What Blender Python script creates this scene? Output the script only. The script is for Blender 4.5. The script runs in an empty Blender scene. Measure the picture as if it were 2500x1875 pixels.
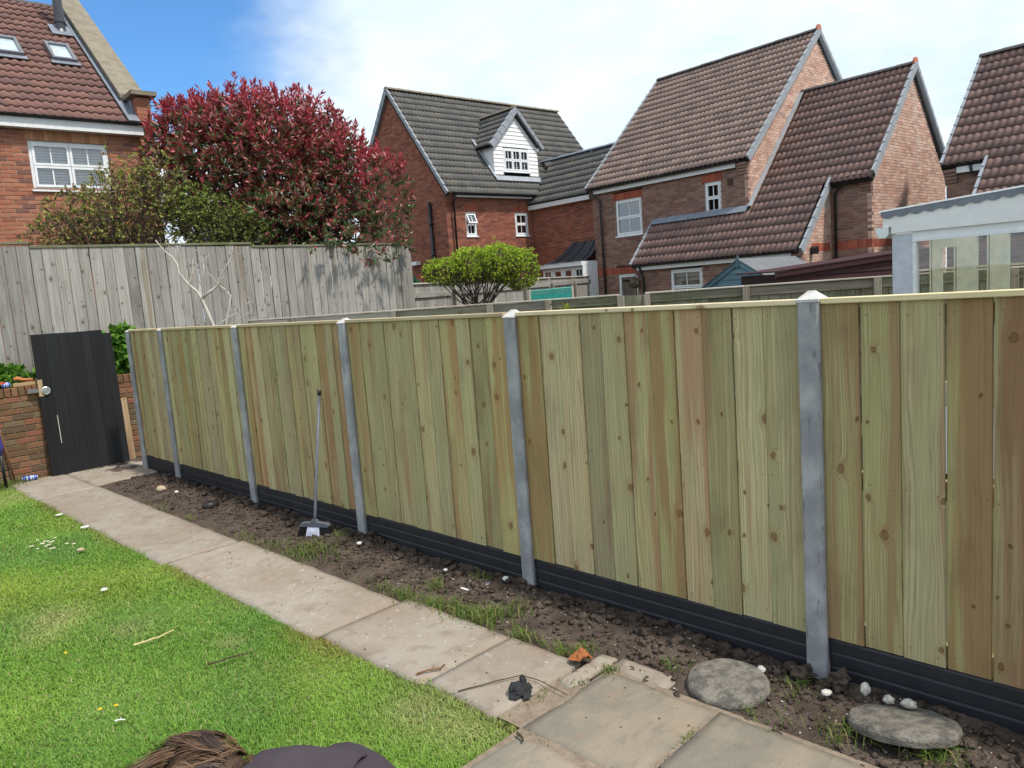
import bpy, math, random
import numpy as np
from mathutils import Vector, Matrix, noise as mnoise

random.seed(7)
rng = np.random.default_rng(11)
scene = bpy.context.scene
COL = scene.collection
R = math.radians

# ------------------------------------------------------------------ camera
cam_d = bpy.data.cameras.new('camera')
cam_d.sensor_width = 36.0
cam_d.lens = 26.666
cam_d.clip_start = 0.05
cam_d.clip_end = 2000.0
cam = bpy.data.objects.new('camera', cam_d)
COL.objects.link(cam)
scene.camera = cam


def cam_axes(pitch, roll, yaw):
    f = Vector((math.sin(yaw) * math.cos(pitch), math.cos(yaw) * math.cos(pitch), -math.sin(pitch)))
    r0 = Vector((math.cos(yaw), -math.sin(yaw), 0))
    u0 = r0.cross(f)
    return math.cos(roll) * r0 + math.sin(roll) * u0, -math.sin(roll) * r0 + math.cos(roll) * u0, f


_r, _u, _f = cam_axes(0.1235, -0.0747, 0.7845)
m4 = Matrix.Identity(4)
for i in range(3):
    m4[i][0], m4[i][1], m4[i][2] = _r[i], _u[i], -_f[i]
m4[0][3], m4[1][3], m4[2][3] = 0.0, 0.0, 1.9291
cam.matrix_world = m4

# ------------------------------------------------------------------ light
SUN_AZ = R(171.0)      # compass heading of the sun, clockwise from +Y
SUN_EL = R(60.0)
sun_d = bpy.data.lights.new('sun', 'SUN')
sun_d.energy = 3.7
sun_d.angle = R(4.0)
sun_d.color = (1.0, 0.945, 0.86)
sun = bpy.data.objects.new('sun', sun_d)
COL.objects.link(sun)
to_sun = Vector((math.sin(SUN_AZ) * math.cos(SUN_EL), math.cos(SUN_AZ) * math.cos(SUN_EL), math.sin(SUN_EL)))
sun.rotation_euler = to_sun.to_track_quat('Z', 'Y').to_euler()
sun.location = to_sun * 60

scene.view_settings.view_transform = 'Standard'
scene.view_settings.look = 'None'
scene.view_settings.gamma = 1.0
scene.view_settings.exposure = 0.22
scene.view_settings.use_curve_mapping = False
scene.render.engine = 'CYCLES'
scene.cycles.max_bounces = 6
scene.cycles.diffuse_bounces = 3
scene.cycles.glossy_bounces = 3
scene.cycles.transmission_bounces = 4
scene.cycles.transparent_max_bounces = 8
scene.cycles.caustics_reflective = False
scene.cycles.caustics_refractive = False
scene.cycles.use_adaptive_sampling = True
scene.cycles.adaptive_threshold = 0.02


# ------------------------------------------------------------------ node helpers
class NT:
    def __init__(self, nt):
        self.nt = nt
        self.l = nt.links

    def put(self, sock, v):
        if isinstance(v, bpy.types.NodeSocket):
            self.l.new(v, sock)
        elif v is not None:
            if hasattr(sock.default_value, '__len__') and not isinstance(v, (int, float)):
                v = tuple(v)
                if len(sock.default_value) == 4 and len(v) == 3:
                    v = v + (1.0,)
            sock.default_value = v

    def n(self, typ, props=None, **ins):
        nd = self.nt.nodes.new(typ)
        for k, v in (props or {}).items():
            setattr(nd, k, v)
        for k, v in ins.items():
            k = k.replace('_', ' ')
            s = nd.inputs.get(k)
            self.put(s, v)
        return nd

    def math(self, op, a, b=0.0, c=0.0, clamp=False):
        nd = self.nt.nodes.new('ShaderNodeMath')
        nd.operation = op
        nd.use_clamp = clamp
        for s, v in zip(nd.inputs, (a, b, c)):
            self.put(s, v)
        return nd.outputs[0]

    def vmath(self, op, a, b=(0, 0, 0)):
        nd = self.nt.nodes.new('ShaderNodeVectorMath')
        nd.operation = op
        self.put(nd.inputs[0], a)
        if op == 'SCALE':
            self.put(nd.inputs['Scale'], b)
        else:
            self.put(nd.inputs[1], b)
        return nd.outputs['Value'] if op in ('LENGTH', 'DOT_PRODUCT') else nd.outputs[0]

    def mix(self, fac, a, b, mode='MIX'):
        nd = self.nt.nodes.new('ShaderNodeMix')
        nd.data_type = 'RGBA'
        nd.blend_type = mode
        nd.clamp_factor = True
        self.put(nd.inputs[0], fac)
        self.put(nd.inputs[6], a)
        self.put(nd.inputs[7], b)
        return nd.outputs[2]

    def step(self, x, lo, hi):
        nd = self.nt.nodes.new('ShaderNodeMapRange')
        nd.interpolation_type = 'SMOOTHSTEP'
        self.put(nd.inputs['Value'], x)
        self.put(nd.inputs['From Min'], lo)
        self.put(nd.inputs['From Max'], hi)
        return nd.outputs[0]

    def noise(self, vec, scale=1.0, detail=3.0, rough=0.5, color=False):
        nd = self.n('ShaderNodeTexNoise', None, Scale=scale, Detail=detail, Roughness=rough)
        if vec is not None:
            self.l.new(vec, nd.inputs['Vector'])
        return nd.outputs['Color' if color else 'Fac']

    def voro(self, vec, scale=1.0, feature='F1', rand=1.0):
        nd = self.n('ShaderNodeTexVoronoi', {'feature': feature}, Scale=scale, Randomness=rand)
        if vec is not None:
            self.l.new(vec, nd.inputs['Vector'])
        return nd

    def ramp(self, fac, stops):
        nd = self.nt.nodes.new('ShaderNodeValToRGB')
        cr = nd.color_ramp
        while len(cr.elements) < len(stops):
            cr.elements.new(0.5)
        for e, (p, c) in zip(cr.elements, stops):
            e.position = p
            e.color = tuple(c) + (1.0,) if len(c) == 3 else c
        self.put(nd.inputs[0], fac)
        return nd.outputs[0]

    def obj_co(self):
        return self.n('ShaderNodeTexCoord').outputs['Object']

    def pos(self):
        return self.n('ShaderNodeNewGeometry').outputs['Position']

    def rnd(self):
        return self.n('ShaderNodeObjectInfo').outputs['Random']

    def attr(self, name):
        return self.n('ShaderNodeAttribute', {'attribute_name': name}).outputs['Color']

    def bump(self, h, strength=0.3, dist=0.01):
        return self.n('ShaderNodeBump', None, Height=h, Strength=strength, Distance=dist).outputs[0]


def mat(name, build):
    m = bpy.data.materials.new(name)
    m.use_nodes = True
    nt = m.node_tree
    nt.nodes.clear()
    t = NT(nt)
    out = nt.nodes.new('ShaderNodeOutputMaterial')
    nt.links.new(build(t), out.inputs['Surface'])
    return m


def pbsdf(t, color, rough=0.8, spec=0.3, normal=None, metal=0.0, **kw):
    nd = t.n('ShaderNodeBsdfPrincipled')
    t.put(nd.inputs['Base Color'], color)
    t.put(nd.inputs['Roughness'], rough)
    t.put(nd.inputs['Specular IOR Level'], spec)
    t.put(nd.inputs['Metallic'], metal)
    if normal is not None:
        t.put(nd.inputs['Normal'], normal)
    for k, v in kw.items():
        t.put(nd.inputs[k.replace('_', ' ')], v)
    return nd.outputs[0]


# ------------------------------------------------------------------ sky
world = bpy.data.worlds.new('World')
scene.world = world
world.use_nodes = True
wt = world.node_tree
wt.nodes.clear()
w = NT(wt)
sky = w.n('ShaderNodeTexSky', {'sky_type': 'NISHITA', 'sun_disc': False})
sky.sun_elevation = SUN_EL
sky.sun_rotation = SUN_AZ
sky.air_density = 1.0
sky.dust_density = 0.6
sky.ozone_density = 1.6
gen = w.n('ShaderNodeTexCoord').outputs['Generated']
sep = w.n('ShaderNodeSeparateXYZ', None, Vector=gen)
# project the direction on to a cloud deck
den = w.math('ADD', w.math('MAXIMUM', sep.outputs[2], 0.0), 0.22)
cu = w.math('DIVIDE', sep.outputs[0], den)
cv = w.math('DIVIDE', sep.outputs[1], den)
cvec = w.n('ShaderNodeCombineXYZ', None, X=cu, Y=cv, Z=0.0).outputs[0]
n1 = w.noise(w.vmath('ADD', cvec, (3.1, 7.7, 0.0)), 0.9, 7.0, 0.56)
n2 = w.noise(w.vmath('ADD', cvec, (11.3, 2.2, 4.0)), 2.6, 5.0, 0.55)
# a clear stretch lies towards +Y (heading 16 degrees), the deck covers the rest of the sky
clr = w.vmath('DOT_PRODUCT', gen, (0.208, 0.815, 0.541))
clear = w.step(clr, 0.872, 0.975)
cover = w.math('SUBTRACT', w.math('ADD', w.math('MULTIPLY', n1, 0.9), w.math('MULTIPLY', n2, 0.25)), w.math('MULTIPLY', clear, 0.46))
cloud = w.step(cover, 0.16, 0.46)
shade = w.step(w.noise(w.vmath('ADD', cvec, (20.0, 5.0, 1.0)), 1.7, 6.0, 0.6), 0.30, 0.72)
ccol = w.mix(shade, (6.3, 7.9, 9.5), (9.3, 9.75, 10.0))
blue = w.mix(1.0, sky.outputs[0], (0.78, 1.30, 1.72), 'MULTIPLY')
final = w.mix(cloud, blue, ccol)
bg = w.n('ShaderNodeBackground', None, Color=final, Strength=0.1)
wo = wt.nodes.new('ShaderNodeOutputWorld')
wt.links.new(bg.outputs[0], wo.inputs[0])

# ------------------------------------------------------------------ mesh helpers
F4A = R(4.0)
C4, S4 = math.cos(F4A), math.sin(F4A)


def f4w(p):
    return Vector((p[0] * C4 + p[1] * S4, -p[0] * S4 + p[1] * C4, p[2]))


BASE = {}


def link(o, parent=None):
    COL.objects.link(o)
    if parent is not None:
        o.parent = parent
        BASE[o.name] = BASE.get(parent.name, Vector((0, 0, 0)))
    return o


def tag(o, label=None, cat=None, group=None, kind=None):
    if label:
        o['label'] = label
    if cat:
        o['category'] = cat
    if group:
        o['group'] = group
    if kind:
        o['kind'] = kind
    return o


def thing(name, label, cat, base=(0, 0, 0), f4=False, group=None):
    o = bpy.data.objects.new(name, None)
    o.empty_display_size = 0.2
    COL.objects.link(o)
    b = Vector(base)
    o.location = f4w(b) if f4 else b
    if f4:
        o.rotation_euler = (0, 0, -F4A)
    BASE[o.name] = b
    return tag(o, label, cat, group)


def mesh_of(name, verts, faces, m=None, cols=None, smooth=False):
    me = bpy.data.meshes.new(name)
    me.from_pydata([tuple(v) for v in verts], [], faces)
    if cols is not None:
        ca = me.color_attributes.new('col', 'FLOAT_COLOR', 'POINT')
        a = np.ones((len(verts), 4), dtype=np.float32)
        a[:, :3] = np.asarray(cols, dtype=np.float32)
        ca.data.foreach_set('color', a.ravel())
    if m:
        me.materials.append(m)
    if smooth:
        me.polygons.foreach_set('use_smooth', [True] * len(me.polygons))
    me.update()
    return me


def np_mesh(name, V, loops, nside, m, cols=None, smooth=False):
    """V (n,3); loops flat index array; all faces have nside corners"""
    me = bpy.data.meshes.new(name)
    V = np.ascontiguousarray(V, dtype=np.float32)
    loops = np.ascontiguousarray(loops, dtype=np.int32)
    nf = len(loops) // nside
    me.vertices.add(len(V))
    me.vertices.foreach_set('co', V.ravel())
    me.loops.add(len(loops))
    me.loops.foreach_set('vertex_index', loops)
    me.polygons.add(nf)
    me.polygons.foreach_set('loop_start', np.arange(nf, dtype=np.int32) * nside)
    me.update(calc_edges=True)
    if cols is not None:
        ca = me.color_attributes.new('col', 'FLOAT_COLOR', 'POINT')
        a = np.ones((len(V), 4), dtype=np.float32)
        a[:, :3] = cols
        ca.data.foreach_set('color', a.ravel())
    if smooth:
        me.polygons.foreach_set('use_smooth', np.ones(nf, dtype=bool))
    if m:
        me.materials.append(m)
    me.validate()
    return me


class Frame:
    def __init__(self, O, U, N, V=(0, 0, 1)):
        self.O, self.U, self.N, self.V = Vector(O), Vector(U).normalized(), Vector(N).normalized(), Vector(V).normalized()

    def p(self, u, v, d=0.0):
        return self.O + self.U * u + self.V * v + self.N * d


WORLD = Frame((0, 0, 0), (1, 0, 0), (0, 1, 0))      # u = x, v = z, d = y


class MB:
    def __init__(self):
        self.v, self.f, self.c = [], [], []
        self.col = None

    def add(self, vs, fs):
        o = len(self.v)
        self.v += [Vector(p) for p in vs]
        self.f += [[i + o for i in f] for f in fs]
        if self.col is not None:
            self.c += [self.col] * len(vs)
        return self

    def fbox(self, fr, u0, u1, v0, v1, d0, d1):
        P = [fr.p(u, v, d) for d in (d0, d1) for v in (v0, v1) for u in (u0, u1)]
        return self.add(P, [(0, 2, 3, 1), (4, 5, 7, 6), (0, 1, 5, 4), (2, 6, 7, 3), (0, 4, 6, 2), (1, 3, 7, 5)])

    def box(self, x0, x1, y0, y1, z0, z1):
        return self.fbox(WORLD, x0, x1, z0, z1, y0, y1)

    def prism(self, fr, poly, d0, d1):
        n = len(poly)
        P = [fr.p(u, v, d0) for u, v in poly] + [fr.p(u, v, d1) for u, v in poly]
        fs = [tuple(range(n))[::-1], tuple(range(n, 2 * n))]
        fs += [(i, (i + 1) % n, n + (i + 1) % n, n + i) for i in range(n)]
        return self.add(P, fs)

    def tube(self, pts, rad, seg=8, cap=True):
        pts = [Vector(p) for p in pts]
        if not hasattr(rad, '__len__'):
            rad = [rad] * len(pts)
        V, Fs = [], []
        prev = None
        for i, p in enumerate(pts):
            t = (pts[min(i + 1, len(pts) - 1)] - pts[max(i - 1, 0)])
            t = t.normalized() if t.length > 1e-9 else Vector((0, 0, 1))
            if prev is None:
                a = t.orthogonal().normalized()
            else:
                a = prev - t * prev.dot(t)
                a = a.normalized() if a.length > 1e-6 else t.orthogonal().normalized()
            prev = a
            b = t.cross(a)
            for k in range(seg):
                an = 2 * math.pi * k / seg
                V.append(p + (a * math.cos(an) + b * math.sin(an)) * rad[i])
        for i in range(len(pts) - 1):
            for k in range(seg):
                k2 = (k + 1) % seg
                Fs.append((i * seg + k, i * seg + k2, (i + 1) * seg + k2, (i + 1) * seg + k))
        if cap:
            Fs.append(tuple(range(seg))[::-1])
            Fs.append(tuple(range((len(pts) - 1) * seg, len(pts) * seg)))
        return self.add(V, Fs)

    def build(self, name, m, parent=None, smooth=False, kind=None, label=None):
        b = BASE.get(parent.name, Vector((0, 0, 0))) if parent is not None else Vector((0, 0, 0))
        me = mesh_of(name, [p - b for p in self.v], self.f, m, self.c if self.c else None, smooth)
        o = link(bpy.data.objects.new(name, me), parent)
        return tag(o, label, None, None, kind)


def put(name, me, parent, loc, rot=None, scale=None, m4=None):
    """a piece sharing mesh data, placed in the frame of its thing"""
    o = link(bpy.data.objects.new(name, me), parent)
    b = BASE.get(parent.name, Vector((0, 0, 0))) if parent is not None else Vector((0, 0, 0))
    if m4 is not None:
        mm = m4.copy()
        mm.translation = mm.translation - b
        o.matrix_local = mm
    else:
        o.location = Vector(loc) - b
        if rot:
            o.rotation_euler = rot
        if scale:
            o.scale = scale
    return o


def lump(rx, ry, rz, seed, sub=2, rough=0.25, fq=1.6):
    """an uneven stone or clod as verts, faces"""
    import bmesh
    bm = bmesh.new()
    bmesh.ops.create_icosphere(bm, subdivisions=sub, radius=1.0)
    vs = []
    for v in bm.verts:
        p = v.co.copy()
        k = 1.0 + rough * mnoise.noise(p * fq + Vector((seed * 3.7, seed * 1.3, seed * 9.1)))
        vs.append(Vector((p.x * rx * k, p.y * ry * k, p.z * rz * k)))
    fs = [[v.index for v in f.verts] for f in bm.faces]
    bm.free()
    return vs, fs
# ------------------------------------------------------------------ materials
def wood_mat(name, pale, mid, heart, dark, bias=0.0, grey=0.0, algae=0.0, rough=0.75, streak=1.0, knotcol=(0.10, 0.045, 0.02), kn=0.52, line=0.0, val=0.42):
    def b(t):
        co = t.obj_co()
        r = t.rnd()
        off = t.n('ShaderNodeCombineXYZ', None, X=t.math('MULTIPLY', r, 41.3), Y=t.math('MULTIPLY', r, 17.7), Z=t.math('MULTIPLY', r, 89.1)).outputs[0]
        r2 = t.math('FRACT', t.math('MULTIPLY', r, 7.31))
        r3 = t.math('FRACT', t.math('MULTIPLY', r, 23.17))
        v = t.vmath('ADD', co, off)
        s = t.n('ShaderNodeSeparateXYZ', None, Vector=v)
        # knots
        kv = t.n('ShaderNodeCombineXYZ', None, X=t.math('MULTIPLY', s.outputs[0], 6.0), Y=t.math('MULTIPLY', s.outputs[2], 4.6), Z=0.0).outputs[0]
        kv = t.vmath('ADD', kv, t.vmath('SCALE', t.vmath('SUBTRACT', t.noise(v, 22.0, 2.0, 0.5, True), (0.5, 0.5, 0.5)), 0.12))
        vo = t.voro(kv, 1.0)
        vo.voronoi_dimensions = '2D'
        kd = vo.outputs['Distance']
        ksep = t.n('ShaderNodeSeparateColor', None, Color=vo.outputs['Color'])
        kon = t.math('GREATER_THAN', ksep.outputs[0], kn)
        ksz = t.math('ADD', 0.030, t.math('MULTIPLY', t.math('POWER', ksep.outputs[1], 3.0), 0.085))
        core = t.math('MULTIPLY', t.math('SUBTRACT', 1.0, t.step(kd, t.math('MULTIPLY', ksz, 0.55), ksz)), kon)
        halo = t.math('MULTIPLY', t.math('SUBTRACT', 1.0, t.step(kd, ksz, t.math('MULTIPLY', ksz, 3.4))), kon)
        ring = t.math('MULTIPLY', t.math('SUBTRACT', 1.0, t.step(t.math('ABSOLUTE', t.math('SUBTRACT', kd, t.math('MULTIPLY', ksz, 0.95))), 0.0, 0.022)), kon)
        # wavy lengthwise grain
        wv = t.noise(t.vmath('MULTIPLY', v, (5.0, 5.0, 1.5)), 1.0, 3.0, 0.55)
        xw = t.math('ADD', s.outputs[0], t.math('MULTIPLY', t.math('SUBTRACT', wv, 0.5), 0.055))
        xw = t.math('ADD', xw, t.math('MULTIPLY', halo, 0.02))
        gv = t.n('ShaderNodeCombineXYZ', None, X=xw, Y=t.math('MULTIPLY', r, 9.0), Z=s.outputs[2]).outputs[0]
        fine = t.noise(t.vmath('MULTIPLY', gv, (170.0, 1.0, 3.0)), 1.0, 3.0, 0.6)
        mid_g = t.noise(t.vmath('MULTIPLY', gv, (46.0, 1.0, 1.1)), 1.0, 3.0, 0.55)
        broad = t.noise(t.vmath('MULTIPLY', gv, (13.0, 1.0, 0.55)), 1.0, 2.0, 0.5)
        blot = t.noise(t.vmath('MULTIPLY', v, (5.0, 5.0, 2.2)), 1.0, 4.0, 0.6)
        c = t.mix(t.step(mid_g, 0.30, 0.72), mid, pale)
        if line > 0:
            # bands of late wood, lying closer together towards the edges of the board
            ph_ = t.math('ADD', t.math('MULTIPLY', xw, t.math('ADD', 38.0, t.math('MULTIPLY', r3, 34.0))), t.math('MULTIPLY', broad, 5.0))
            fr_ = t.math('FRACT', ph_)
            lm = t.math('MULTIPLY', t.step(fr_, 0.35, 0.90), t.math('SUBTRACT', 1.0, t.step(fr_, 0.90, 1.0)))
            lm = t.math('MULTIPLY', lm, t.step(mid_g, 0.25, 0.65))
            c = t.mix(t.math('MULTIPLY', lm, line), c, dark)
            grn = t.noise(t.vmath('MULTIPLY', v, (9.0, 9.0, 0.9)), 1.0, 2.0, 0.5)
            c = t.mix(t.math('MULTIPLY', t.step(grn, 0.42, 0.68), 0.45), c, (0.37, 0.40, 0.17))
        hb = t.math('SUBTRACT', 0.66 - bias, t.math('MULTIPLY', r2, 0.24))
        hm = t.step(broad, hb, t.math('ADD', hb, 0.16))
        c = t.mix(t.math('MULTIPLY', hm, 0.84), c, heart)
        c = t.mix(t.math('MULTIPLY', t.step(fine, 0.47, 0.78), 0.55 * streak), c, dark)
        c = t.mix(t.math('MULTIPLY', t.step(blot, 0.48, 0.82), 0.52), c, dark)
        hsv = t.n('ShaderNodeHueSaturation', None, Hue=t.math('ADD', 0.490, t.math('MULTIPLY', r3, 0.020)), Saturation=t.math('ADD', 0.80, t.math('MULTIPLY', r2, 0.18)), Value=t.math('ADD', 1.01 - val * 0.5, t.math('MULTIPLY', r, val)), Color=c)
        c = hsv.outputs[0]
        if algae > 0:
            al = t.noise(t.vmath('MULTIPLY', v, (3.0, 3.0, 2.0)), 1.0, 5.0, 0.65)
            c = t.mix(t.math('MULTIPLY', t.step(al, 0.42, 0.70), algae), c, (0.085, 0.105, 0.035))
        c = t.mix(t.math('MULTIPLY', halo, 0.35), c, heart)
        rings = t.math('ADD', 0.5, t.math('MULTIPLY', t.math('SINE', t.math('DIVIDE', t.math('MULTIPLY', kd, 15.0), ksz)), 0.5))
        c = t.mix(t.math('MULTIPLY', core, 0.80), c, t.mix(rings, t.mix(0.65, knotcol, heart), t.mix(0.15, knotcol, heart)))
        c = t.mix(t.math('MULTIPLY', ring, 0.8), c, t.mix(0.6, (0.02, 0.012, 0.008), knotcol))
        # short drying cracks
        cr = t.noise(t.vmath('MULTIPLY', gv, (260.0, 1.0, 5.0)), 1.0, 1.0, 0.5)
        crm = t.step(cr, 0.77, 0.82)
        c = t.mix(t.math('MULTIPLY', crm, 0.6), c, (0.03, 0.02, 0.012))
        h = t.math('SUBTRACT', t.math('ADD', t.math('MULTIPLY', fine, 0.6), t.math('MULTIPLY', mid_g, 0.5)), t.math('MULTIPLY', crm, 0.8))
        return pbsdf(t, c, rough, 0.25, t.bump(h, 0.35, 0.004))
    return mat(name, b)


M = {}
M['new_wood'] = wood_mat('new_wood', (0.555, 0.490, 0.225), (0.435, 0.355, 0.142), (0.36, 0.205, 0.085), (0.20, 0.135, 0.055), 0.05, kn=0.52, line=0.66, val=0.32)
M['new_wood_tan'] = wood_mat('new_wood_tan', (0.545, 0.440, 0.215), (0.44, 0.315, 0.135), (0.38, 0.205, 0.085), (0.20, 0.12, 0.05), 0.09, kn=0.52, line=0.66, val=0.32)
M['new_wood_brown'] = wood_mat('new_wood_brown', (0.40, 0.31, 0.155), (0.31, 0.215, 0.10), (0.26, 0.145, 0.065), (0.15, 0.095, 0.045), 0.06, kn=0.52, line=0.55, val=0.2)
M['new_wood_olive'] = wood_mat('new_wood_olive', (0.46, 0.41, 0.185), (0.365, 0.295, 0.12), (0.32, 0.19, 0.08), (0.18, 0.125, 0.052), 0.04, kn=0.52, line=0.62, val=0.2)
M['cap_wood'] = wood_mat('cap_wood', (0.66, 0.55, 0.33), (0.56, 0.46, 0.25), (0.45, 0.30, 0.15), (0.36, 0.26, 0.12), -0.2, kn=0.8)
M['grey_wood'] = wood_mat('grey_wood', (0.355, 0.335, 0.31), (0.265, 0.248, 0.226), (0.22, 0.175, 0.13), (0.105, 0.10, 0.092), -0.08, rough=0.9, streak=1.2, knotcol=(0.025, 0.022, 0.02), kn=0.30)
M['old_wood'] = wood_mat('old_wood', (0.33, 0.29, 0.235), (0.235, 0.20, 0.155), (0.17, 0.12, 0.085), (0.08, 0.07, 0.055), -0.05, algae=0.0, rough=0.92, streak=1.3, knotcol=(0.03, 0.025, 0.02))
M['mossy_wood'] = wood_mat('mossy_wood', (0.30, 0.28, 0.20), (0.21, 0.20, 0.13), (0.15, 0.12, 0.08), (0.07, 0.07, 0.045), -0.05, algae=0.65, rough=0.92, streak=1.3, knotcol=(0.03, 0.025, 0.02))
M['bleached_wood'] = wood_mat('bleached_wood', (0.60, 0.55, 0.46), (0.48, 0.43, 0.34), (0.36, 0.29, 0.21), (0.22, 0.19, 0.15), -0.1, rough=0.9, kn=0.7)
M['black_wood'] = wood_mat('black_wood', (0.0150, 0.0155, 0.0180), (0.0085, 0.009, 0.0108), (0.012, 0.0115, 0.011), (0.0035, 0.0035, 0.004), -0.1, rough=0.7, knotcol=(0.01, 0.01, 0.01))
M['raw_wood'] = wood_mat('raw_wood', (0.42, 0.30, 0.16), (0.33, 0.21, 0.11), (0.24, 0.12, 0.06), (0.12, 0.07, 0.035), 0.05)
M['blue_wood'] = wood_mat('blue_wood', (0.115, 0.215, 0.27), (0.10, 0.19, 0.245), (0.09, 0.175, 0.23), (0.06, 0.12, 0.16), -0.2, knotcol=(0.07, 0.13, 0.17), kn=0.8)
M['maroon_wood'] = wood_mat('maroon_wood', (0.048, 0.014, 0.016), (0.040, 0.012, 0.014), (0.036, 0.011, 0.012), (0.02, 0.007, 0.008), -0.2, knotcol=(0.05, 0.012, 0.012), kn=0.8)


def speck(name, c1, c2, c3, sc=6.0, rough=0.9, bumpy=0.4, spec=0.25, fine=90.0, dist=0.006):
    def b(t):
        v = t.pos()
        a = t.noise(v, sc, 6.0, 0.62)
        f = t.noise(v, fine, 4.0, 0.6)
        c = t.mix(t.step(a, 0.34, 0.66), c1, c2)
        c = t.mix(t.math('MULTIPLY', t.step(f, 0.52, 0.74), 0.6), c, c3)
        return pbsdf(t, c, rough, spec, t.bump(t.math('ADD', f, t.math('MULTIPLY', a, 0.5)), bumpy, dist))
    return mat(name, b)


def b_path(t):
    v = t.pos()
    r = t.rnd()
    a = t.noise(v, 1.7, 6.0, 0.62)
    m2 = t.noise(v, 9.0, 6.0, 0.65)
    f = t.noise(v, 120.0, 4.0, 0.6)
    c = t.mix(t.step(a, 0.36, 0.64), (0.262, 0.213, 0.168), (0.312, 0.272, 0.228))
    c = t.mix(t.math('MULTIPLY', t.step(m2, 0.48, 0.70), 0.6), c, (0.195, 0.15, 0.118))
    c = t.mix(t.math('MULTIPLY', t.step(t.noise(v, 23.0, 5.0, 0.7), 0.60, 0.69), 0.65), c, (0.50, 0.465, 0.42))
    c = t.mix(t.math('MULTIPLY', t.step(t.noise(t.vmath('ADD', v, (9, 4, 2)), 4.0, 5.0, 0.65), 0.54, 0.74), 0.5), c, (0.27, 0.165, 0.105))
    # stones showing at the surface
    vo = t.voro(v, 26.0)
    st = t.math('MULTIPLY', t.math('SUBTRACT', 1.0, t.step(vo.outputs['Distance'], 0.14, 0.30)), t.math('GREATER_THAN', t.n('ShaderNodeSeparateColor', None, Color=vo.outputs['Color']).outputs[0], 0.94))
    c = t.mix(t.math('MULTIPLY', st, 0.5), c, (0.46, 0.40, 0.34))
    c = t.mix(t.math('MULTIPLY', t.step(f, 0.55, 0.75), 0.35), c, (0.16, 0.12, 0.09))
    hs = t.n('ShaderNodeHueSaturation', None, Value=t.math('ADD', 0.92, t.math('MULTIPLY', r, 0.14)), Color=c)
    h = t.math('ADD', t.math('ADD', t.math('MULTIPLY', m2, 0.7), t.math('MULTIPLY', f, 0.3)), t.math('MULTIPLY', st, 0.2))
    return pbsdf(t, hs.outputs[0], 0.88, 0.25, t.bump(h, 0.5, 0.008))


M['path'] = mat('path_concrete', b_path)


def b_slab(t):
    v = t.pos()
    r = t.rnd()
    a = t.noise(t.vmath('ADD', v, (3, 1, 0)), 2.6, 6.0, 0.62)
    m2 = t.noise(t.vmath('MULTIPLY', v, (1.0, 2.2, 1.0)), 7.0, 6.0, 0.66)
    f = t.noise(v, 140.0, 4.0, 0.6)
    c = t.mix(t.step(a, 0.38, 0.62), (0.220, 0.198, 0.160), (0.305, 0.252, 0.190))
    c = t.mix(t.math('MULTIPLY', t.step(t.noise(t.vmath('ADD', v, (5, 5, 5)), 5.0, 5.0, 0.6), 0.55, 0.72), 0.55), c, (0.30, 0.20, 0.135))
    c = t.mix(t.math('MULTIPLY', t.step(m2, 0.5, 0.75), 0.55), c, (0.125, 0.125, 0.118))
    c = t.mix(t.math('MULTIPLY', t.step(f, 0.54, 0.76), 0.4), c, (0.15, 0.13, 0.11))
    hs = t.n('ShaderNodeHueSaturation', None, Value=t.math('ADD', 0.85, t.math('MULTIPLY', r, 0.25)), Color=c)
    h = t.math('ADD', t.math('MULTIPLY', m2, 1.0), t.math('MULTIPLY', f, 0.15))
    return pbsdf(t, hs.outputs[0], 0.85, 0.25, t.bump(h, 0.55, 0.014))


M['slab'] = mat('riven_slab', b_slab)
M['soil'] = speck('soil', (0.070, 0.052, 0.042), (0.122, 0.093, 0.075), (0.026, 0.019, 0.016), 5.0, 0.97, 0.9, 0.1, 60.0, 0.02)
M['ground'] = speck('ground_earth', (0.07, 0.09, 0.03), (0.10, 0.09, 0.05), (0.04, 0.04, 0.02), 1.2, 0.95, 0.4)
M['lawn_soil'] = speck('lawn_soil', (0.11, 0.165, 0.035), (0.15, 0.20, 0.05), (0.14, 0.11, 0.05), 5.0, 0.95, 0.5)
M['concrete_post'] = speck('concrete_post', (0.32, 0.325, 0.345), (0.38, 0.385, 0.40), (0.22, 0.22, 0.24), 4.0, 0.85, 0.25, 0.25, 80.0, 0.003)


def b_post(t):
    co = t.obj_co()
    r = t.rnd()
    v = t.vmath('ADD', co, t.n('ShaderNodeCombineXYZ', None, X=t.math('MULTIPLY', r, 31.0), Y=0.0, Z=t.math('MULTIPLY', r, 57.0)).outputs[0])
    a = t.noise(v, 5.0, 5.0, 0.6)
    f = t.noise(v, 150.0, 3.0, 0.6)
    c = t.mix(t.step(a, 0.35, 0.68), (0.25, 0.255, 0.272), (0.40, 0.405, 0.42))
    chip = t.noise(t.vmath('MULTIPLY', v, (34.0, 34.0, 8.0)), 1.0, 3.0, 0.6)
    chm = t.step(chip, 0.61, 0.70)
    c = t.mix(t.math('MULTIPLY', chm, 0.6), c, (0.13, 0.13, 0.14))
    c = t.mix(t.math('MULTIPLY', t.step(f, 0.60, 0.8), 0.3), c, (0.2, 0.2, 0.21))
    return pbsdf(t, c, 0.82, 0.25, t.bump(t.math('SUBTRACT', t.math('MULTIPLY', f, 0.3), t.math('MULTIPLY', chm, 0.7)), 0.4, 0.004))


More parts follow.
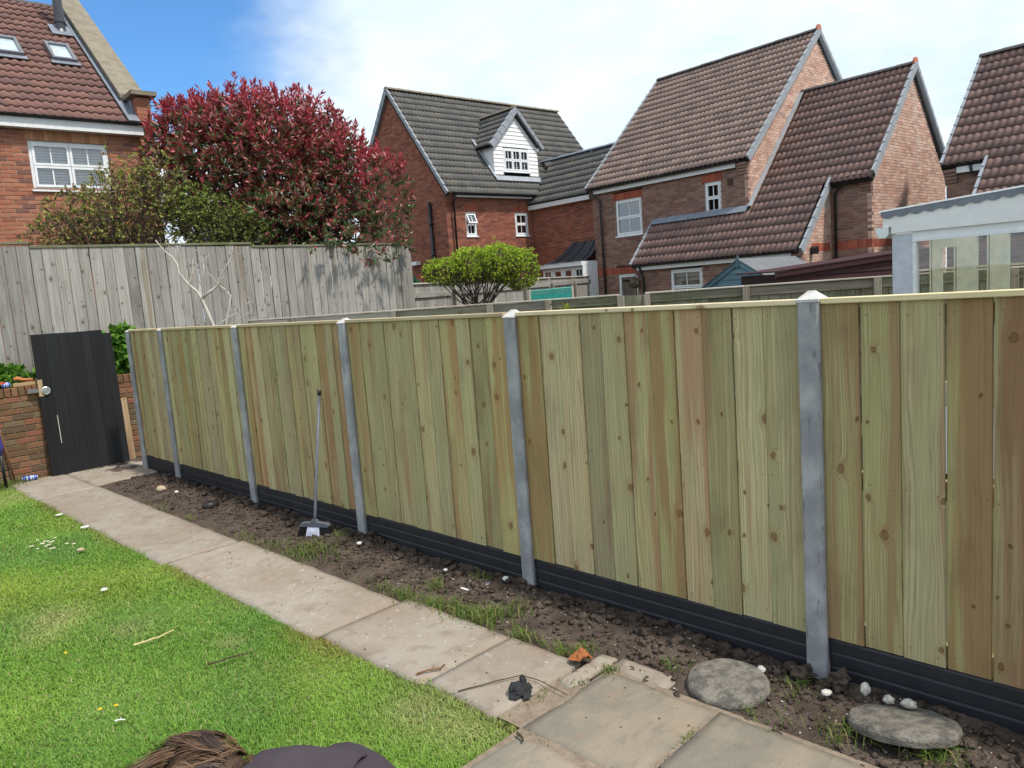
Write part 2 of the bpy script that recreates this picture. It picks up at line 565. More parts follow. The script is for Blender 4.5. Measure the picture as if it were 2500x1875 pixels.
M['post'] = mat('concrete_post_face', b_post)
M['post_cap'] = speck('post_cap_concrete', (0.47, 0.46, 0.44), (0.56, 0.55, 0.53), (0.30, 0.29, 0.28), 20.0, 0.85, 0.3)
M['gravel_board'] = speck('gravel_board_composite', (0.015, 0.016, 0.021), (0.021, 0.022, 0.027), (0.029, 0.027, 0.026), 9.0, 0.55, 0.3, 0.4, 120.0, 0.002)
M['stone_disc'] = speck('disc_stone', (0.095, 0.088, 0.08), (0.225, 0.205, 0.175), (0.06, 0.05, 0.042), 16.0, 0.9, 1.0, 0.2, 70.0, 0.012)
M['coping'] = speck('coping_concrete', (0.185, 0.16, 0.12), (0.245, 0.215, 0.165), (0.12, 0.10, 0.07), 5.0, 0.9, 0.7, 0.2, 60.0)
M['lead'] = speck('lead_flashing', (0.155, 0.175, 0.215), (0.21, 0.235, 0.28), (0.11, 0.12, 0.15), 4.0, 0.5, 0.2, 0.5)
M['verge'] = speck('verge_cement', (0.27, 0.29, 0.32), (0.33, 0.355, 0.39), (0.22, 0.235, 0.24), 5.0, 0.8, 0.3)
M['mortar'] = speck('mortar', (0.36, 0.28, 0.22), (0.42, 0.34, 0.28), (0.28, 0.21, 0.16), 9.0, 0.95, 0.4)
M['felt'] = speck('roof_felt', (0.135, 0.14, 0.148), (0.165, 0.17, 0.178), (0.10, 0.105, 0.11), 4.0, 0.95, 0.3)
M['black_canopy'] = speck('black_canopy', (0.020, 0.022, 0.030), (0.028, 0.031, 0.040), (0.014, 0.015, 0.02), 3.0, 0.45, 0.1, 0.5)


def plain(name, c, rough=0.5, spec=0.5, metal=0.0, var=0.12, sc=12.0):
    def b(t):
        a = t.noise(t.obj_co(), sc, 4.0, 0.6)
        d = tuple(x * (1 - var) for x in c)
        e = tuple(min(1, x * (1 + var)) for x in c)
        return pbsdf(t, t.mix(t.step(a, 0.3, 0.7), d, e), rough, spec, t.bump(a, 0.06, 0.004), metal)
    return mat(name, b)


M['upvc'] = plain('white_upvc', (0.78, 0.80, 0.82), 0.35, 0.5, var=0.05)
M['fascia'] = plain('white_fascia', (0.74, 0.75, 0.76), 0.45, 0.4, var=0.06)
M['clapboard'] = plain('white_clapboard', (0.84, 0.84, 0.84), 0.5, 0.4, var=0.04)
M['cream'] = plain('cream_frame', (0.86, 0.82, 0.62), 0.5, 0.4, var=0.07)
M['gutter'] = plain('black_gutter', (0.014, 0.0145, 0.017), 0.4, 0.5)
M['dark_room'] = plain('dark_room', (0.03, 0.028, 0.026), 0.9, 0.1)
M['curtain'] = plain('curtain', (0.55, 0.54, 0.50), 0.9, 0.1)
M['blind'] = plain('blind', (0.70, 0.70, 0.70), 0.6, 0.3)
M['red_clay'] = plain('red_clay', (0.46, 0.17, 0.12), 0.8, 0.2)
M['grey_metal'] = plain('grey_metal', (0.17, 0.175, 0.19), 0.4, 0.5, 0.2)
M['steel'] = plain('bright_steel', (0.62, 0.63, 0.65), 0.3, 0.5, 0.9)
M['rust'] = speck('rusted_steel', (0.16, 0.075, 0.035), (0.22, 0.12, 0.07), (0.09, 0.05, 0.03), 30.0, 0.85, 0.4)
M['grey_plastic'] = plain('grey_plastic', (0.105, 0.115, 0.14), 0.45, 0.4)
M['black_plastic'] = plain('black_plastic', (0.012, 0.012, 0.014), 0.45, 0.4)
M['white_bristle'] = plain('white_bristle', (0.62, 0.64, 0.78), 0.7, 0.2, var=0.15)
M['black_bristle'] = plain('black_bristle', (0.012, 0.012, 0.015), 0.8, 0.2)
M['blue_print'] = plain('blue_print', (0.045, 0.11, 0.38), 0.35, 0.5)
M['red_print'] = plain('red_print', (0.55, 0.05, 0.04), 0.4, 0.5)
M['yellow_print'] = plain('yellow_print', (0.75, 0.55, 0.08), 0.4, 0.5)
M['purple_plastic'] = plain('purple_plastic', (0.055, 0.05, 0.26), 0.45, 0.5)
M['terracotta'] = plain('terracotta', (0.48, 0.19, 0.075), 0.8, 0.2)
M['white_paint_chip'] = plain('white_chip', (0.66, 0.65, 0.61), 0.7, 0.2)
M['straw'] = plain('straw', (0.60, 0.48, 0.25), 0.8, 0.2)
M['dead_leaf'] = plain('dead_leaf', (0.27, 0.095, 0.035), 0.75, 0.2, var=0.35, sc=60.0)
M['twig'] = plain('twig_bark', (0.075, 0.05, 0.035), 0.9, 0.1)
M['bark'] = speck('bark', (0.075, 0.058, 0.045), (0.11, 0.088, 0.07), (0.04, 0.03, 0.024), 14.0, 0.95, 0.8, 0.1, 60.0, 0.01)
M['pale_bark'] = speck('pale_dead_bark', (0.40, 0.37, 0.32), (0.52, 0.49, 0.43), (0.24, 0.22, 0.18), 14.0, 0.9, 0.4, 0.1, 60.0)
M['pale_stone'] = speck('pale_stone', (0.52, 0.49, 0.44), (0.62, 0.59, 0.54), (0.36, 0.33, 0.29), 20.0, 0.9, 0.4)
M['tan_stone'] = speck('tan_stone', (0.40, 0.30, 0.21), (0.48, 0.38, 0.28), (0.28, 0.20, 0.14), 20.0, 0.9, 0.4)
M['glove'] = speck('black_glove', (0.016, 0.016, 0.018), (0.026, 0.026, 0.029), (0.010, 0.010, 0.011), 30.0, 0.75, 0.5, 0.3, 220.0, 0.003)
M['teal'] = speck('teal_mesh', (0.02, 0.26, 0.23), (0.04, 0.36, 0.31), (0.005, 0.06, 0.06), 20.0, 0.6, 0.8, 0.4, 30.0, 0.01)
M['wicker'] = speck('wicker', (0.05, 0.035, 0.028), (0.20, 0.15, 0.11), (0.02, 0.015, 0.012), 40.0, 0.9, 0.9, 0.1, 40.0, 0.01)
M['fleece'] = speck('charcoal_fleece', (0.052, 0.042, 0.050), (0.064, 0.052, 0.060), (0.042, 0.034, 0.041), 6.0, 0.95, 0.35, 0.1, 300.0, 0.002)
M['denim'] = speck('dark_denim', (0.03, 0.035, 0.06), (0.04, 0.045, 0.075), (0.02, 0.022, 0.04), 8.0, 0.95, 0.3, 0.1, 300.0, 0.002)
M['skin'] = plain('skin', (0.56, 0.33, 0.24), 0.55, 0.4)
M['conc_dash'] = speck('pebbledash_white', (0.52, 0.55, 0.62), (0.60, 0.63, 0.70), (0.42, 0.45, 0.50), 12.0, 0.9, 0.6, 0.2, 45.0, 0.008)


def b_attr(rough=0.85, spec=0.25, bump=0.35, sc=60.0, amp=0.45, lichen=0.0, lcol=(0.42, 0.33, 0.12), dist=0.004, white=0.0):
    def b(t):
        c = t.attr('col')
        v = t.pos()
        f = t.noise(v, sc, 4.0, 0.6)
        g = t.noise(v, 3.0, 5.0, 0.6)
        c = t.mix(t.math('MULTIPLY', t.step(f, 0.35, 0.75), amp), c, t.mix(0.55, c, (0.02, 0.015, 0.012)))
        c = t.mix(t.math('MULTIPLY', t.step(g, 0.35, 0.75), 0.25), c, t.mix(0.5, c, (0.03, 0.025, 0.02)))
        if lichen > 0:
            li = t.math('MULTIPLY', t.noise(v, 2.1, 6.0, 0.7), t.noise(t.vmath('ADD', v, (5, 3, 1)), 15.0, 4.0, 0.7))
            c = t.mix(t.math('MULTIPLY', t.step(li, 0.30, 0.40), lichen), c, lcol)
        if white > 0:
            wn = t.noise(t.vmath('ADD', v, (1, 8, 3)), 1.1, 5.0, 0.65)
            c = t.mix(t.math('MULTIPLY', t.step(wn, 0.54, 0.70), white), c, (0.62, 0.57, 0.51))
        return pbsdf(t, c, rough, spec, t.bump(f, bump, dist))
    return b


M['brick'] = mat('brick_face', b_attr(0.9, 0.2, 0.5, 70.0, 0.5))
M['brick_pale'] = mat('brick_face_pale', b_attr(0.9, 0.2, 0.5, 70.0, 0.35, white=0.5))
M['tile'] = mat('clay_tile', b_attr(0.85, 0.25, 0.4, 50.0, 0.35, 0.18, (0.33, 0.25, 0.18)))
M['tile_grey'] = mat('grey_tile', b_attr(0.85, 0.25, 0.4, 50.0, 0.4, 0.38, (0.34, 0.27, 0.09)))
M['brick_old'] = mat('old_brick', b_attr(0.92, 0.15, 0.8, 40.0, 0.6, 0.5, (0.16, 0.15, 0.06), 0.012))


def b_leaf(rough=0.45, spec=0.4, trans=0.25):
    def b(t):
        c = t.attr('col')
        return _mixsh(t, trans, pbsdf(t, c, rough, spec), t.n('ShaderNodeBsdfTranslucent', None, Color=c).outputs[0])
    return b


def _mixsh(t, fac, a, b):
    nd = t.nt.nodes.new('ShaderNodeMixShader')
    t.put(nd.inputs[0], fac)
    t.l.new(a, nd.inputs[1])
    t.l.new(b, nd.inputs[2])
    return nd.outputs[0]


M['leaf'] = mat('leaf', b_leaf(0.38, 0.5, 0.25))
M['leaf_matt'] = mat('leaf_matt', b_leaf(0.65, 0.25, 0.35))
M['grass'] = mat('grass_blade', b_leaf(0.6, 0.25, 0.35))
M['hair'] = mat('brown_hair', lambda t: pbsdf(t, t.attr('col'), 0.42, 0.5))


def b_glass(t):
    fr = t.n('ShaderNodeFresnel', None, IOR=1.5).outputs[0]
    fac = t.math('ADD', t.math('MULTIPLY', fr, 1.5), 0.14, clamp=True)
    tr = t.n('ShaderNodeBsdfTransparent', None, Color=(0.90, 0.93, 0.93, 1)).outputs[0]
    wob = t.bump(t.noise(t.pos(), 1.3, 1.0, 0.5), 0.02, 0.05)
    gl = t.n('ShaderNodeBsdfGlossy', None, Color=(1, 1, 1, 1), Roughness=0.02, Normal=wob).outputs[0]
    return _mixsh(t, fac, tr, gl)


M['glass'] = mat('window_glass', b_glass)
M['sky_pane'] = plain('skylight_pane', (0.42, 0.50, 0.56), 0.08, 0.8)

M['mortar_old'] = speck('old_mortar', (0.155, 0.125, 0.085), (0.21, 0.175, 0.125), (0.09, 0.075, 0.05), 7.0, 0.95, 0.6)
M['mortar_sunlit'] = speck('sunlit_mortar', (0.47, 0.39, 0.32), (0.54, 0.46, 0.39), (0.38, 0.30, 0.25), 9.0, 0.95, 0.4)  # lighter copy of the mortar, gable sunlight put into its colour
M['ridge'] = speck('ridge_tile_dark', (0.085, 0.075, 0.078), (0.12, 0.105, 0.105), (0.05, 0.045, 0.045), 9.0, 0.85, 0.4)

M['joint_sand'] = speck('joint_sand', (0.20, 0.155, 0.115), (0.27, 0.215, 0.165), (0.12, 0.09, 0.065), 14.0, 0.95, 0.6, 0.1, 120.0)
M['flue'] = plain('dark_flue', (0.045, 0.05, 0.065), 0.4, 0.5)
M['chip'] = speck('stone_chip', (0.34, 0.32, 0.29), (0.48, 0.46, 0.42), (0.22, 0.20, 0.18), 30.0, 0.9, 0.3)
M['brick_crumb'] = speck('brick_crumb', (0.17, 0.10, 0.07), (0.22, 0.15, 0.11), (0.10, 0.07, 0.05), 30.0, 0.9, 0.3)


def b_poly(t):
    return _mixsh(t, 0.7, pbsdf(t, (0.8, 0.82, 0.84), 0.4, 0.4), t.n('ShaderNodeBsdfTranslucent', None, Color=(0.85, 0.87, 0.88)).outputs[0])


M['polycarbonate'] = mat('translucent_roof_sheet', b_poly)


def b_clear(t):
    fr = t.n('ShaderNodeFresnel', None, IOR=1.45).outputs[0]
    tr = t.n('ShaderNodeBsdfTransparent', None, Color=(0.88, 0.92, 0.90, 1)).outputs[0]
    gl = t.n('ShaderNodeBsdfGlossy', None, Color=(1, 1, 1, 1), Roughness=0.02, Normal=t.bump(t.noise(t.pos(), 1.1, 1.0, 0.5), 0.02, 0.05)).outputs[0]
    return _mixsh(t, t.math('ADD', fr, 0.07, clamp=True), tr, gl)


M['clear_glass'] = mat('clear_glass', b_clear)
# ------------------------------------------------------------------ ground, lawn, path, soil
def structure(o):
    return tag(o, kind='structure')


def sheet(name, x0, x1, y0, y1, z, m, step=None, fn=None, smooth=True):
    nx = max(1, int((x1 - x0) / step)) if step else 1
    ny = max(1, int((y1 - y0) / step)) if step else 1
    xs = np.linspace(x0, x1, nx + 1)
    ys = np.linspace(y0, y1, ny + 1)
    V = np.zeros(((nx + 1) * (ny + 1), 3))
    for j, y in enumerate(ys):
        for i, x in enumerate(xs):
            V[j * (nx + 1) + i] = (x, y, z + (fn(x, y) if fn else 0.0))
    idx = np.arange((nx + 1) * (ny + 1)).reshape(ny + 1, nx + 1)
    L = np.stack([idx[:-1, :-1], idx[:-1, 1:], idx[1:, 1:], idx[1:, :-1]], -1).reshape(-1)
    o = link(bpy.data.objects.new(name, np_mesh(name, V, L, 4, m, smooth=smooth)))
    return o


structure(sheet('ground', -150, 150, -150, 150, -0.06, M['ground']))


def lawn_h(x, y):
    return 0.012 * mnoise.noise(Vector((x * 1.7, y * 1.7, 3.0))) + 0.004 * mnoise.noise(Vector((x * 9, y * 9, 1.0)))


def lawn_edge(y):
    return 2.13 + 0.035 * mnoise.noise(Vector((y * 1.3, 4.0, 0.0))) + 0.02 * mnoise.noise(Vector((y * 6.0, 9.0, 0.0))) + (0.06 if y < 3.2 else 0.0) - max(0.0, y - 6.0) * 0.012


structure(sheet('lawn', -3.0, 2.12, 2.27, 10.85, -0.012, M['lawn_soil'], 0.12, lawn_h))


def soil_h(x, y):
    v = Vector((x, y, 0.0))
    k = min(1.0, max(0.0, (x - 2.78) / 0.35))
    h = 0.018 * mnoise.noise(v * 4.0) + 0.014 * mnoise.noise(v * 13.0) + 0.011 * mnoise.noise(v * 31.0)
    return h * (0.5 + k) + 0.030 * k * (0.6 + 0.8 * mnoise.noise(v * 1.7))


soil = structure(sheet('soil_bed', 2.70, 3.62, -1.0, 10.9, -0.012, M['soil'], 0.025, soil_h))

# the concrete path: cast bays as separate slabs
path = structure(link(bpy.data.objects.new('path', None)))
BASE[path.name] = Vector((0, 0, 0))


def slab_mesh(x0, x1, y0, y1, z0, z1, seed, jag=0.012):
    """a bay with a slightly irregular outline, rounded arris and an uneven top"""
    nx = max(6, int((x1 - x0) / 0.05))
    ny = max(6, int((y1 - y0) / 0.05))
    V, Fs = [], []
    for j in range(ny + 1):
        for i in range(nx + 1):
            a, b_ = i / nx, j / ny
            x, y = x0 + (x1 - x0) * a, y0 + (y1 - y0) * b_
            e = min(a, 1 - a) * (x1 - x0), min(b_, 1 - b_) * (y1 - y0)
            if i in (0, nx):
                x += jag * mnoise.noise(Vector((seed, y * 7.0, i)))
            if j in (0, ny):
                y += jag * 0.5 * mnoise.noise(Vector((x * 7.0, seed, j)))
            z = z1 + 0.004 * mnoise.noise(Vector((x * 5, y * 5, seed)))
            if min(e) < 1e-6:
                z -= 0.008
            V.append((x, y, z))
    n = (nx + 1)
    for j in range(ny):
        for i in range(nx):
            Fs.append((j * n + i, j * n + i + 1, (j + 1) * n + i + 1, (j + 1) * n + i))
    rim = [i for i in range(nx + 1)] + [j * n + nx for j in range(1, ny + 1)] + [ny * n + i for i in range(nx - 1, -1, -1)] + [j * n for j in range(ny - 1, 0, -1)]
    o = len(V)
    for k in rim:
        V.append((V[k][0], V[k][1], z0))
    m_ = len(rim)
    for k in range(m_):
        Fs.append((rim[k], o + k, o + (k + 1) % m_, rim[(k + 1) % m_]))
    return V, Fs


bays = [(2.03, 2.66, 9.62, 10.985), (2.04, 2.68, 6.06, 9.615), (2.08, 2.71, 3.872, 6.055), (2.13, 2.765, 2.945, 3.865), (2.17, 2.775, 2.43, 2.935), (2.675, 3.56, 9.75, 10.985)]
for k, (x0, x1, y0, y1) in enumerate(bays):
    V, Fs = slab_mesh(x0, x1, y0, y1, -0.06, 0.014 if k < 5 else 0.012, 3.1 * k)
    o = link(bpy.data.objects.new('slab', mesh_of('slab', V, Fs, M['path'], smooth=True)), path)
patio = structure(link(bpy.data.objects.new('patio', None)))
BASE[patio.name] = Vector((0, 0, 0))
pk = 0
for ix, (x0, x1) in enumerate([(0.32, 0.92), (0.94, 1.54), (1.56, 2.155), (2.175, 2.80)]):
    for iy, (y0, y1) in enumerate([(1.675, 2.275), (1.055, 1.655), (0.435, 1.035), (-0.2, 0.415)]):
        pk += 1
        V, Fs = slab_mesh(x0, x1, y0, y1, -0.06, 0.012 + 0.004 * random.uniform(-1, 1), 50 + 2.3 * pk, 0.008)
        link(bpy.data.objects.new('slab', mesh_of('slab', V, Fs, M['slab'], smooth=True)), patio)
for x0, x1, y0, y1 in ((2.56, 2.93, 2.315, 2.415), (2.82, 2.95, 1.95, 2.30)):
    V, Fs = slab_mesh(x0, x1, y0, y1, -0.06, 0.010, 90 + x0, 0.014)
    link(bpy.data.objects.new('slab', mesh_of('slab', V, Fs, M['path'], smooth=True)), patio)
structure(sheet('joint_sand', 0.2, 2.83, -0.3, 2.282, 0.0035, M['joint_sand']))
structure(sheet('joint_sand', 2.17, 2.60, 2.272, 2.44, 0.0030, M['joint_sand'], 0.03, lambda x, y: 0.004 * mnoise.noise(Vector((x * 20, y * 20, 0)))))

# raised bed behind the retaining wall
mb = MB()
mb.fbox(Frame((0, 0, 0), (1, 0, 0), (0, 1, 0)), -2.0, 9.0, -0.05, 1.08, 11.17, 18.0)
rb = structure(mb.build('raised_terrace', M['soil']))

# ------------------------------------------------------------------ brick, tile and window builders
PAL_ORANGE = [(0.419, 0.165, 0.097), (0.383, 0.148, 0.089), (0.438, 0.192, 0.117), (0.328, 0.126, 0.08), (0.401, 0.175, 0.11), (0.227, 0.11, 0.091)]
PAL_RED = [(0.34, 0.12, 0.077), (0.3, 0.104, 0.068), (0.37, 0.14, 0.092), (0.27, 0.091, 0.064), (0.22, 0.083, 0.064), (0.33, 0.128, 0.083)]
PAL_BROWN = [(0.29, 0.170, 0.135), (0.25, 0.148, 0.12), (0.33, 0.20, 0.16), (0.22, 0.130, 0.108), (0.31, 0.185, 0.15), (0.27, 0.135, 0.105)]
PAL_BROWN_SUNLIT = [(0.631, 0.42, 0.33), (0.573, 0.368, 0.292), (0.688, 0.471, 0.384), (0.516, 0.324, 0.262), (0.66, 0.442, 0.353), (0.603, 0.353, 0.276)]  # the brown brick again, with sunlight on the gables put into the colour
PAL_SOLDIER = [(0.38, 0.095, 0.06), (0.34, 0.085, 0.055), (0.42, 0.12, 0.07)]
PAL_BUFF = [(0.50, 0.26, 0.14), (0.46, 0.22, 0.12), (0.42, 0.19, 0.10)]
PAL_OLD = [(0.21, 0.105, 0.06), (0.25, 0.135, 0.075), (0.17, 0.10, 0.055), (0.20, 0.145, 0.085), (0.145, 0.095, 0.06), (0.27, 0.115, 0.07)]
BR_CACHE = {}


def brick_meshes(key, pal, m, H=0.065, D=0.10):
    if key in BR_CACHE:
        return BR_CACHE[key]
    out = []
    for c in pal:
        q = MB()
        q.col = c
        e = 0.005
        # unit length in x (scaled per brick), front arris slightly rounded
        P = [(-0.5, 0, 0), (0.5, 0, 0), (0.5, 0, H), (-0.5, 0, H), (-0.5, e, 0), (0.5, e, 0), (0.5, e, H), (-0.5, e, H)]
        P = [(-0.47, 0, e), (0.47, 0, e), (0.47, 0, H - e), (-0.47, 0, H - e), (-0.5, e, 0), (0.5, e, 0), (0.5, e, H), (-0.5, e, H), (-0.5, D, 0), (0.5, D, 0), (0.5, D, H), (-0.5, D, H)]
        F_ = [(0, 1, 2, 3), (0, 4, 5, 1), (1, 5, 6, 2), (2, 6, 7, 3), (3, 7, 4, 0), (4, 8, 9, 5), (5, 9, 10, 6), (6, 10, 11, 7), (7, 11, 8, 4)]
        out.append(mesh_of('brick', P, F_, m, [c] * len(P)))
    BR_CACHE[key] = out
    return out


def intervals(poly, v):
    xs = []
    n = len(poly)
    for i in range(n):
        (a, b), (c, d) = poly[i], poly[(i + 1) % n]
        if (b <= v < d) or (d <= v < b):
            xs.append(a + (c - a) * (v - b) / (d - b))
    xs.sort()
    return [(xs[i], xs[i + 1]) for i in range(0, len(xs) - 1, 2)]


def brick_wall(parent, fr, poly, holes=(), pal=PAL_RED, key='red', m=None, single=None, mortar='mortar', course=0.075, blen=0.225, darkfrac=0.0):
    """stretcher bond laid brick by brick; single(u, v) says which bricks become objects of their own"""
    m = m or M['brick']
    v0 = min(p[1] for p in poly)
    v1 = max(p[1] for p in poly)
    rows = int((v1 - v0) / course)
    mort, bulk = MB(), MB()
    singles = []
    for k in range(rows):
        va = v0 + k * course
        vm = va + course * 0.45
        segs = intervals(poly, vm)
        for h in holes:
            if h[2] < vm < h[3]:
                ns = []
                for a, b in segs:
                    if h[1] <= a or h[0] >= b:
                        ns.append((a, b))
                    else:
                        if h[0] - a > 0.01:
                            ns.append((a, h[0]))
                        if b - h[1] > 0.01:
                            ns.append((h[1], b))
                segs = ns
        for a, b in segs:
            mort.add([fr.p(a, va, -0.009), fr.p(b, va, -0.009), fr.p(b, va + course, -0.009), fr.p(a, va + course, -0.009)], [(0, 1, 2, 3)])
            u = math.floor((a - 0.0) / blen) * blen - (blen / 2 if k % 2 else 0)
            while u < b:
                s0, s1 = max(u, a), min(u + blen - 0.010, b)
                if s1 - s0 > 0.035:
                    dj = random.uniform(-0.0025, 0.0025)
                    if single and single(0.5 * (s0 + s1), vm):
                        singles.append((s0, s1, va, dj))
                    else:
                        c = random.choice(pal)
                        g = random.uniform(0.86, 1.12)
                        bulk.col = (c[0] * g, c[1] * g, c[2] * g)
                        P = [fr.p(s0, va, dj), fr.p(s1, va, dj), fr.p(s1, va + course - 0.01, dj), fr.p(s0, va + course - 0.01, dj),
                             fr.p(s0, va, -0.1), fr.p(s1, va, -0.1), fr.p(s1, va + course - 0.01, -0.1), fr.p(s0, va + course - 0.01, -0.1)]
                        bulk.add(P, [(0, 1, 2, 3), (0, 4, 5, 1), (1, 5, 6, 2), (2, 6, 7, 3), (3, 7, 4, 0)])
                u += blen
    wall = mort.build('wall', M[mortar], parent)
    if bulk.v:
        bulk.build('brickwork', m, parent, kind='stuff')
    ms = brick_meshes(key, pal, m, course - 0.01)
    random.shuffle(singles)
    extra = MB()
    b = BASE.get(parent.name, Vector((0, 0, 0)))
    ux, ny = fr.U, -fr.N
    for i, (s0, s1, va, dj) in enumerate(singles[:300]):
        mm = Matrix.Identity(4)
        c = fr.p(0.5 * (s0 + s1), va, dj)
        for r_ in range(3):
            mm[r_][0] = ux[r_] * (s1 - s0)
            mm[r_][1] = ny[r_]
            mm[r_][2] = fr.V[r_]
            mm[r_][3] = c[r_]
        put('brick', random.choice(ms), wall, None, m4=mm)
    for s0, s1, va, dj in singles[300:]:
        extra.col = random.choice(pal)
        P = [fr.p(s0, va, dj), fr.p(s1, va, dj), fr.p(s1, va + course - 0.01, dj), fr.p(s0, va + course - 0.01, dj), fr.p(s0, va, -0.1), fr.p(s1, va, -0.1), fr.p(s1, va + course - 0.01, -0.1), fr.p(s0, va + course - 0.01, -0.1)]
        extra.add(P, [(0, 1, 2, 3), (0, 4, 5, 1), (1, 5, 6, 2), (2, 6, 7, 3), (3, 7, 4, 0)])
    if extra.v:
        extra.build('brickwork', m, parent, kind='stuff')
    return wall


def soldier(parent, fr, u0, u1, v0, h=0.215, pal=PAL_SOLDIER, d=0.004, name='lintel'):
    q = MB()
    n = max(1, round((u1 - u0) / 0.075))
    s = (u1 - u0) / n
    for i in range(n):
        c = random.choice(pal)
        g = random.uniform(0.85, 1.12)
        q.col = (c[0] * g, c[1] * g, c[2] * g)
        q.fbox(fr, u0 + i * s + 0.004, u0 + (i + 1) * s - 0.004, v0 + 0.003, v0 + h - 0.003, -0.05, d)
    q.col = (0.36, 0.28, 0.22)
    q.fbox(fr, u0, u1, v0, v0 + h, -0.06, d - 0.007)
    return q.build(name, M['brick'], parent)


TILE_CACHE = {}


def tile_arrays(w, g):
    nseg = 12
    lap, th, hr = 0.04, 0.022, 0.034
    top_f, top_b, low = [], [], []
    for i in range(nseg + 1):
        x = w * i / nseg
        z = hr * 0.5 * (1 - math.cos(2 * math.pi * i / (nseg / 2)))
        top_f.append((x, 0.0, z + 0.040))
        top_b.append((x, g + lap, z + 0.008))
        low.append((x, 0.004, z + 0.040 - th))
    V = top_f + top_b + low
    n = nseg + 1
    F_ = [(i, i + 1, n + i + 1, n + i) for i in range(nseg)] + [(2 * n + i, 2 * n + i + 1, i + 1, i) for i in range(nseg)]
    return np.array(V), F_


def tile_meshes(key, w, g, pal, m):
    k = (key, round(w, 3), round(g, 3))
    if k not in TILE_CACHE:
        V, F_ = tile_arrays(w, g)
        TILE_CACHE[k] = [mesh_of('roof_tile', V, F_, m, [c] * len(V), smooth=True) for c in pal]
    return TILE_CACHE[k]


PAL_TILE = [(0.208, 0.13, 0.115), (0.193, 0.121, 0.108), (0.228, 0.144, 0.125), (0.177, 0.115, 0.104), (0.216, 0.134, 0.116), (0.166, 0.11, 0.101)]
PAL_TILE3 = [(0.293, 0.206, 0.176), (0.272, 0.192, 0.168), (0.318, 0.225, 0.191), (0.249, 0.177, 0.156), (0.301, 0.21, 0.178), (0.234, 0.168, 0.151)]
PAL_TILE1 = [(0.2, 0.108, 0.091), (0.182, 0.098, 0.085), (0.214, 0.118, 0.099), (0.168, 0.094, 0.082), (0.207, 0.111, 0.093), (0.158, 0.09, 0.082)]
PAL_GREY = [(0.146, 0.14, 0.135), (0.132, 0.129, 0.127), (0.157, 0.15, 0.138), (0.125, 0.122, 0.121), (0.142, 0.136, 0.124), (0.118, 0.117, 0.116)]


def roof(parent, fr, L, S, pal, key, m, keep=None, w=0.30, g=0.31, limit=300, cam=None, deck=True, name='roof'):
    """fr.O is the eave corner, fr.U along the eave, fr.V up the slope, fr.N out of the roof"""
    nc = max(1, round(L / w))
    w = L / nc
    nr = max(1, round(S / g))
    g = S / nr
    pl = None
    if deck:
        q = MB()
        if keep is None:
            q.fbox(fr, 0.0, L, 0.0, S, -0.10, -0.006)
        else:
            for r_ in range(nr):
                cs = [c for c in range(nc) if keep((c + 0.5) * w, (r_ + 0.5) * g)]
                if cs:
                    q.fbox(fr, min(cs) * w, (max(cs) + 1) * w, r_ * g, (r_ + 1) * g, -0.10, -0.006)
        pl = q.build(name, M['dark_room'], parent)
    ms = tile_meshes(key, w, g, pal, m)
    spots = []
    for r_ in range(nr):
        for c in range(nc):
            if keep is None or keep((c + 0.5) * w, (r_ + 0.5) * g):
                p = fr.p(c * w, r_ * g, 0.0)
                spots.append((p.x * 0.65 + p.y * 0.75, r_, c))
    spots.sort()
    bulkV, bulkF, bulkC = [], [], []
    TV, TF = tile_arrays(w, g)
    for i, (_, r_, c) in enumerate(spots):
        jit = random.uniform(-0.004, 0.004)
        p = fr.p(c * w, r_ * g + jit, random.uniform(-0.002, 0.003))
        tw = random.uniform(-0.006, 0.006)
        U = (fr.U + fr.V * tw).normalized()
        V_ = (fr.V - fr.U * tw).normalized()
        if i < limit:
            mm = Matrix.Identity(4)
            for k in range(3):
                mm[k][0], mm[k][1], mm[k][2], mm[k][3] = U[k], V_[k], fr.N[k], p[k]
            put('roof_tile', random.choice(ms), pl or parent, None, m4=mm)
        else:
            o = len(bulkV) * len(TV)
            W_ = TV @ np.array([list(U), list(V_), list(fr.N)]) + np.array(p)
            bulkV.append(W_)
            bulkF += [tuple(k + o for k in f) for f in TF]
            bulkC += [random.choice(pal)] * len(TV)
    if bulkV:
        b = BASE.get(parent.name, Vector((0, 0, 0)))
        me = mesh_of('roof_tiles', np.concatenate(bulkV) - np.array(b), bulkF, m, bulkC, smooth=True)
        tag(link(bpy.data.objects.new('roof_tiles', me), parent), kind='stuff')
    return pl


def ridge_tiles(parent, p0, p1, rad=0.11, m=None, pl=0.45, name='ridge_tile'):
    p0, p1 = Vector(p0), Vector(p1)
    L = (p1 - p0).length
    n = max(1, round(L / pl))
    d = (p1 - p0).normalized()
    side = d.cross(Vector((0, 0, 1))).normalized()
    up = side.cross(d)
    seg = 8
    V, F_ = [], []
    ln = L / n - 0.006
    for e, s in ((0.0, 1.0), (ln, 0.97)):
        for i in range(seg + 1):
            a = math.pi * i / seg
            V.append((e, math.cos(a) * rad * s * 1.05, math.sin(a) * rad * s * 0.8))
    F_ = [(i, i + 1, seg + 2 + i, seg + 1 + i) for i in range(seg)] + [tuple(range(seg + 1)), tuple(range(seg + 1, 2 * seg + 2))]
    me = mesh_of(name, V, F_, m)
    for k in range(n):
        p = p0 + d * (L / n * k) + up * random.uniform(-0.004, 0.004)
        mm = Matrix.Identity(4)
        for r_ in range(3):
            mm[r_][0], mm[r_][1], mm[r_][2], mm[r_][3] = d[r_], side[r_], up[r_], p[r_]
        put(name, me, parent, None, m4=mm)


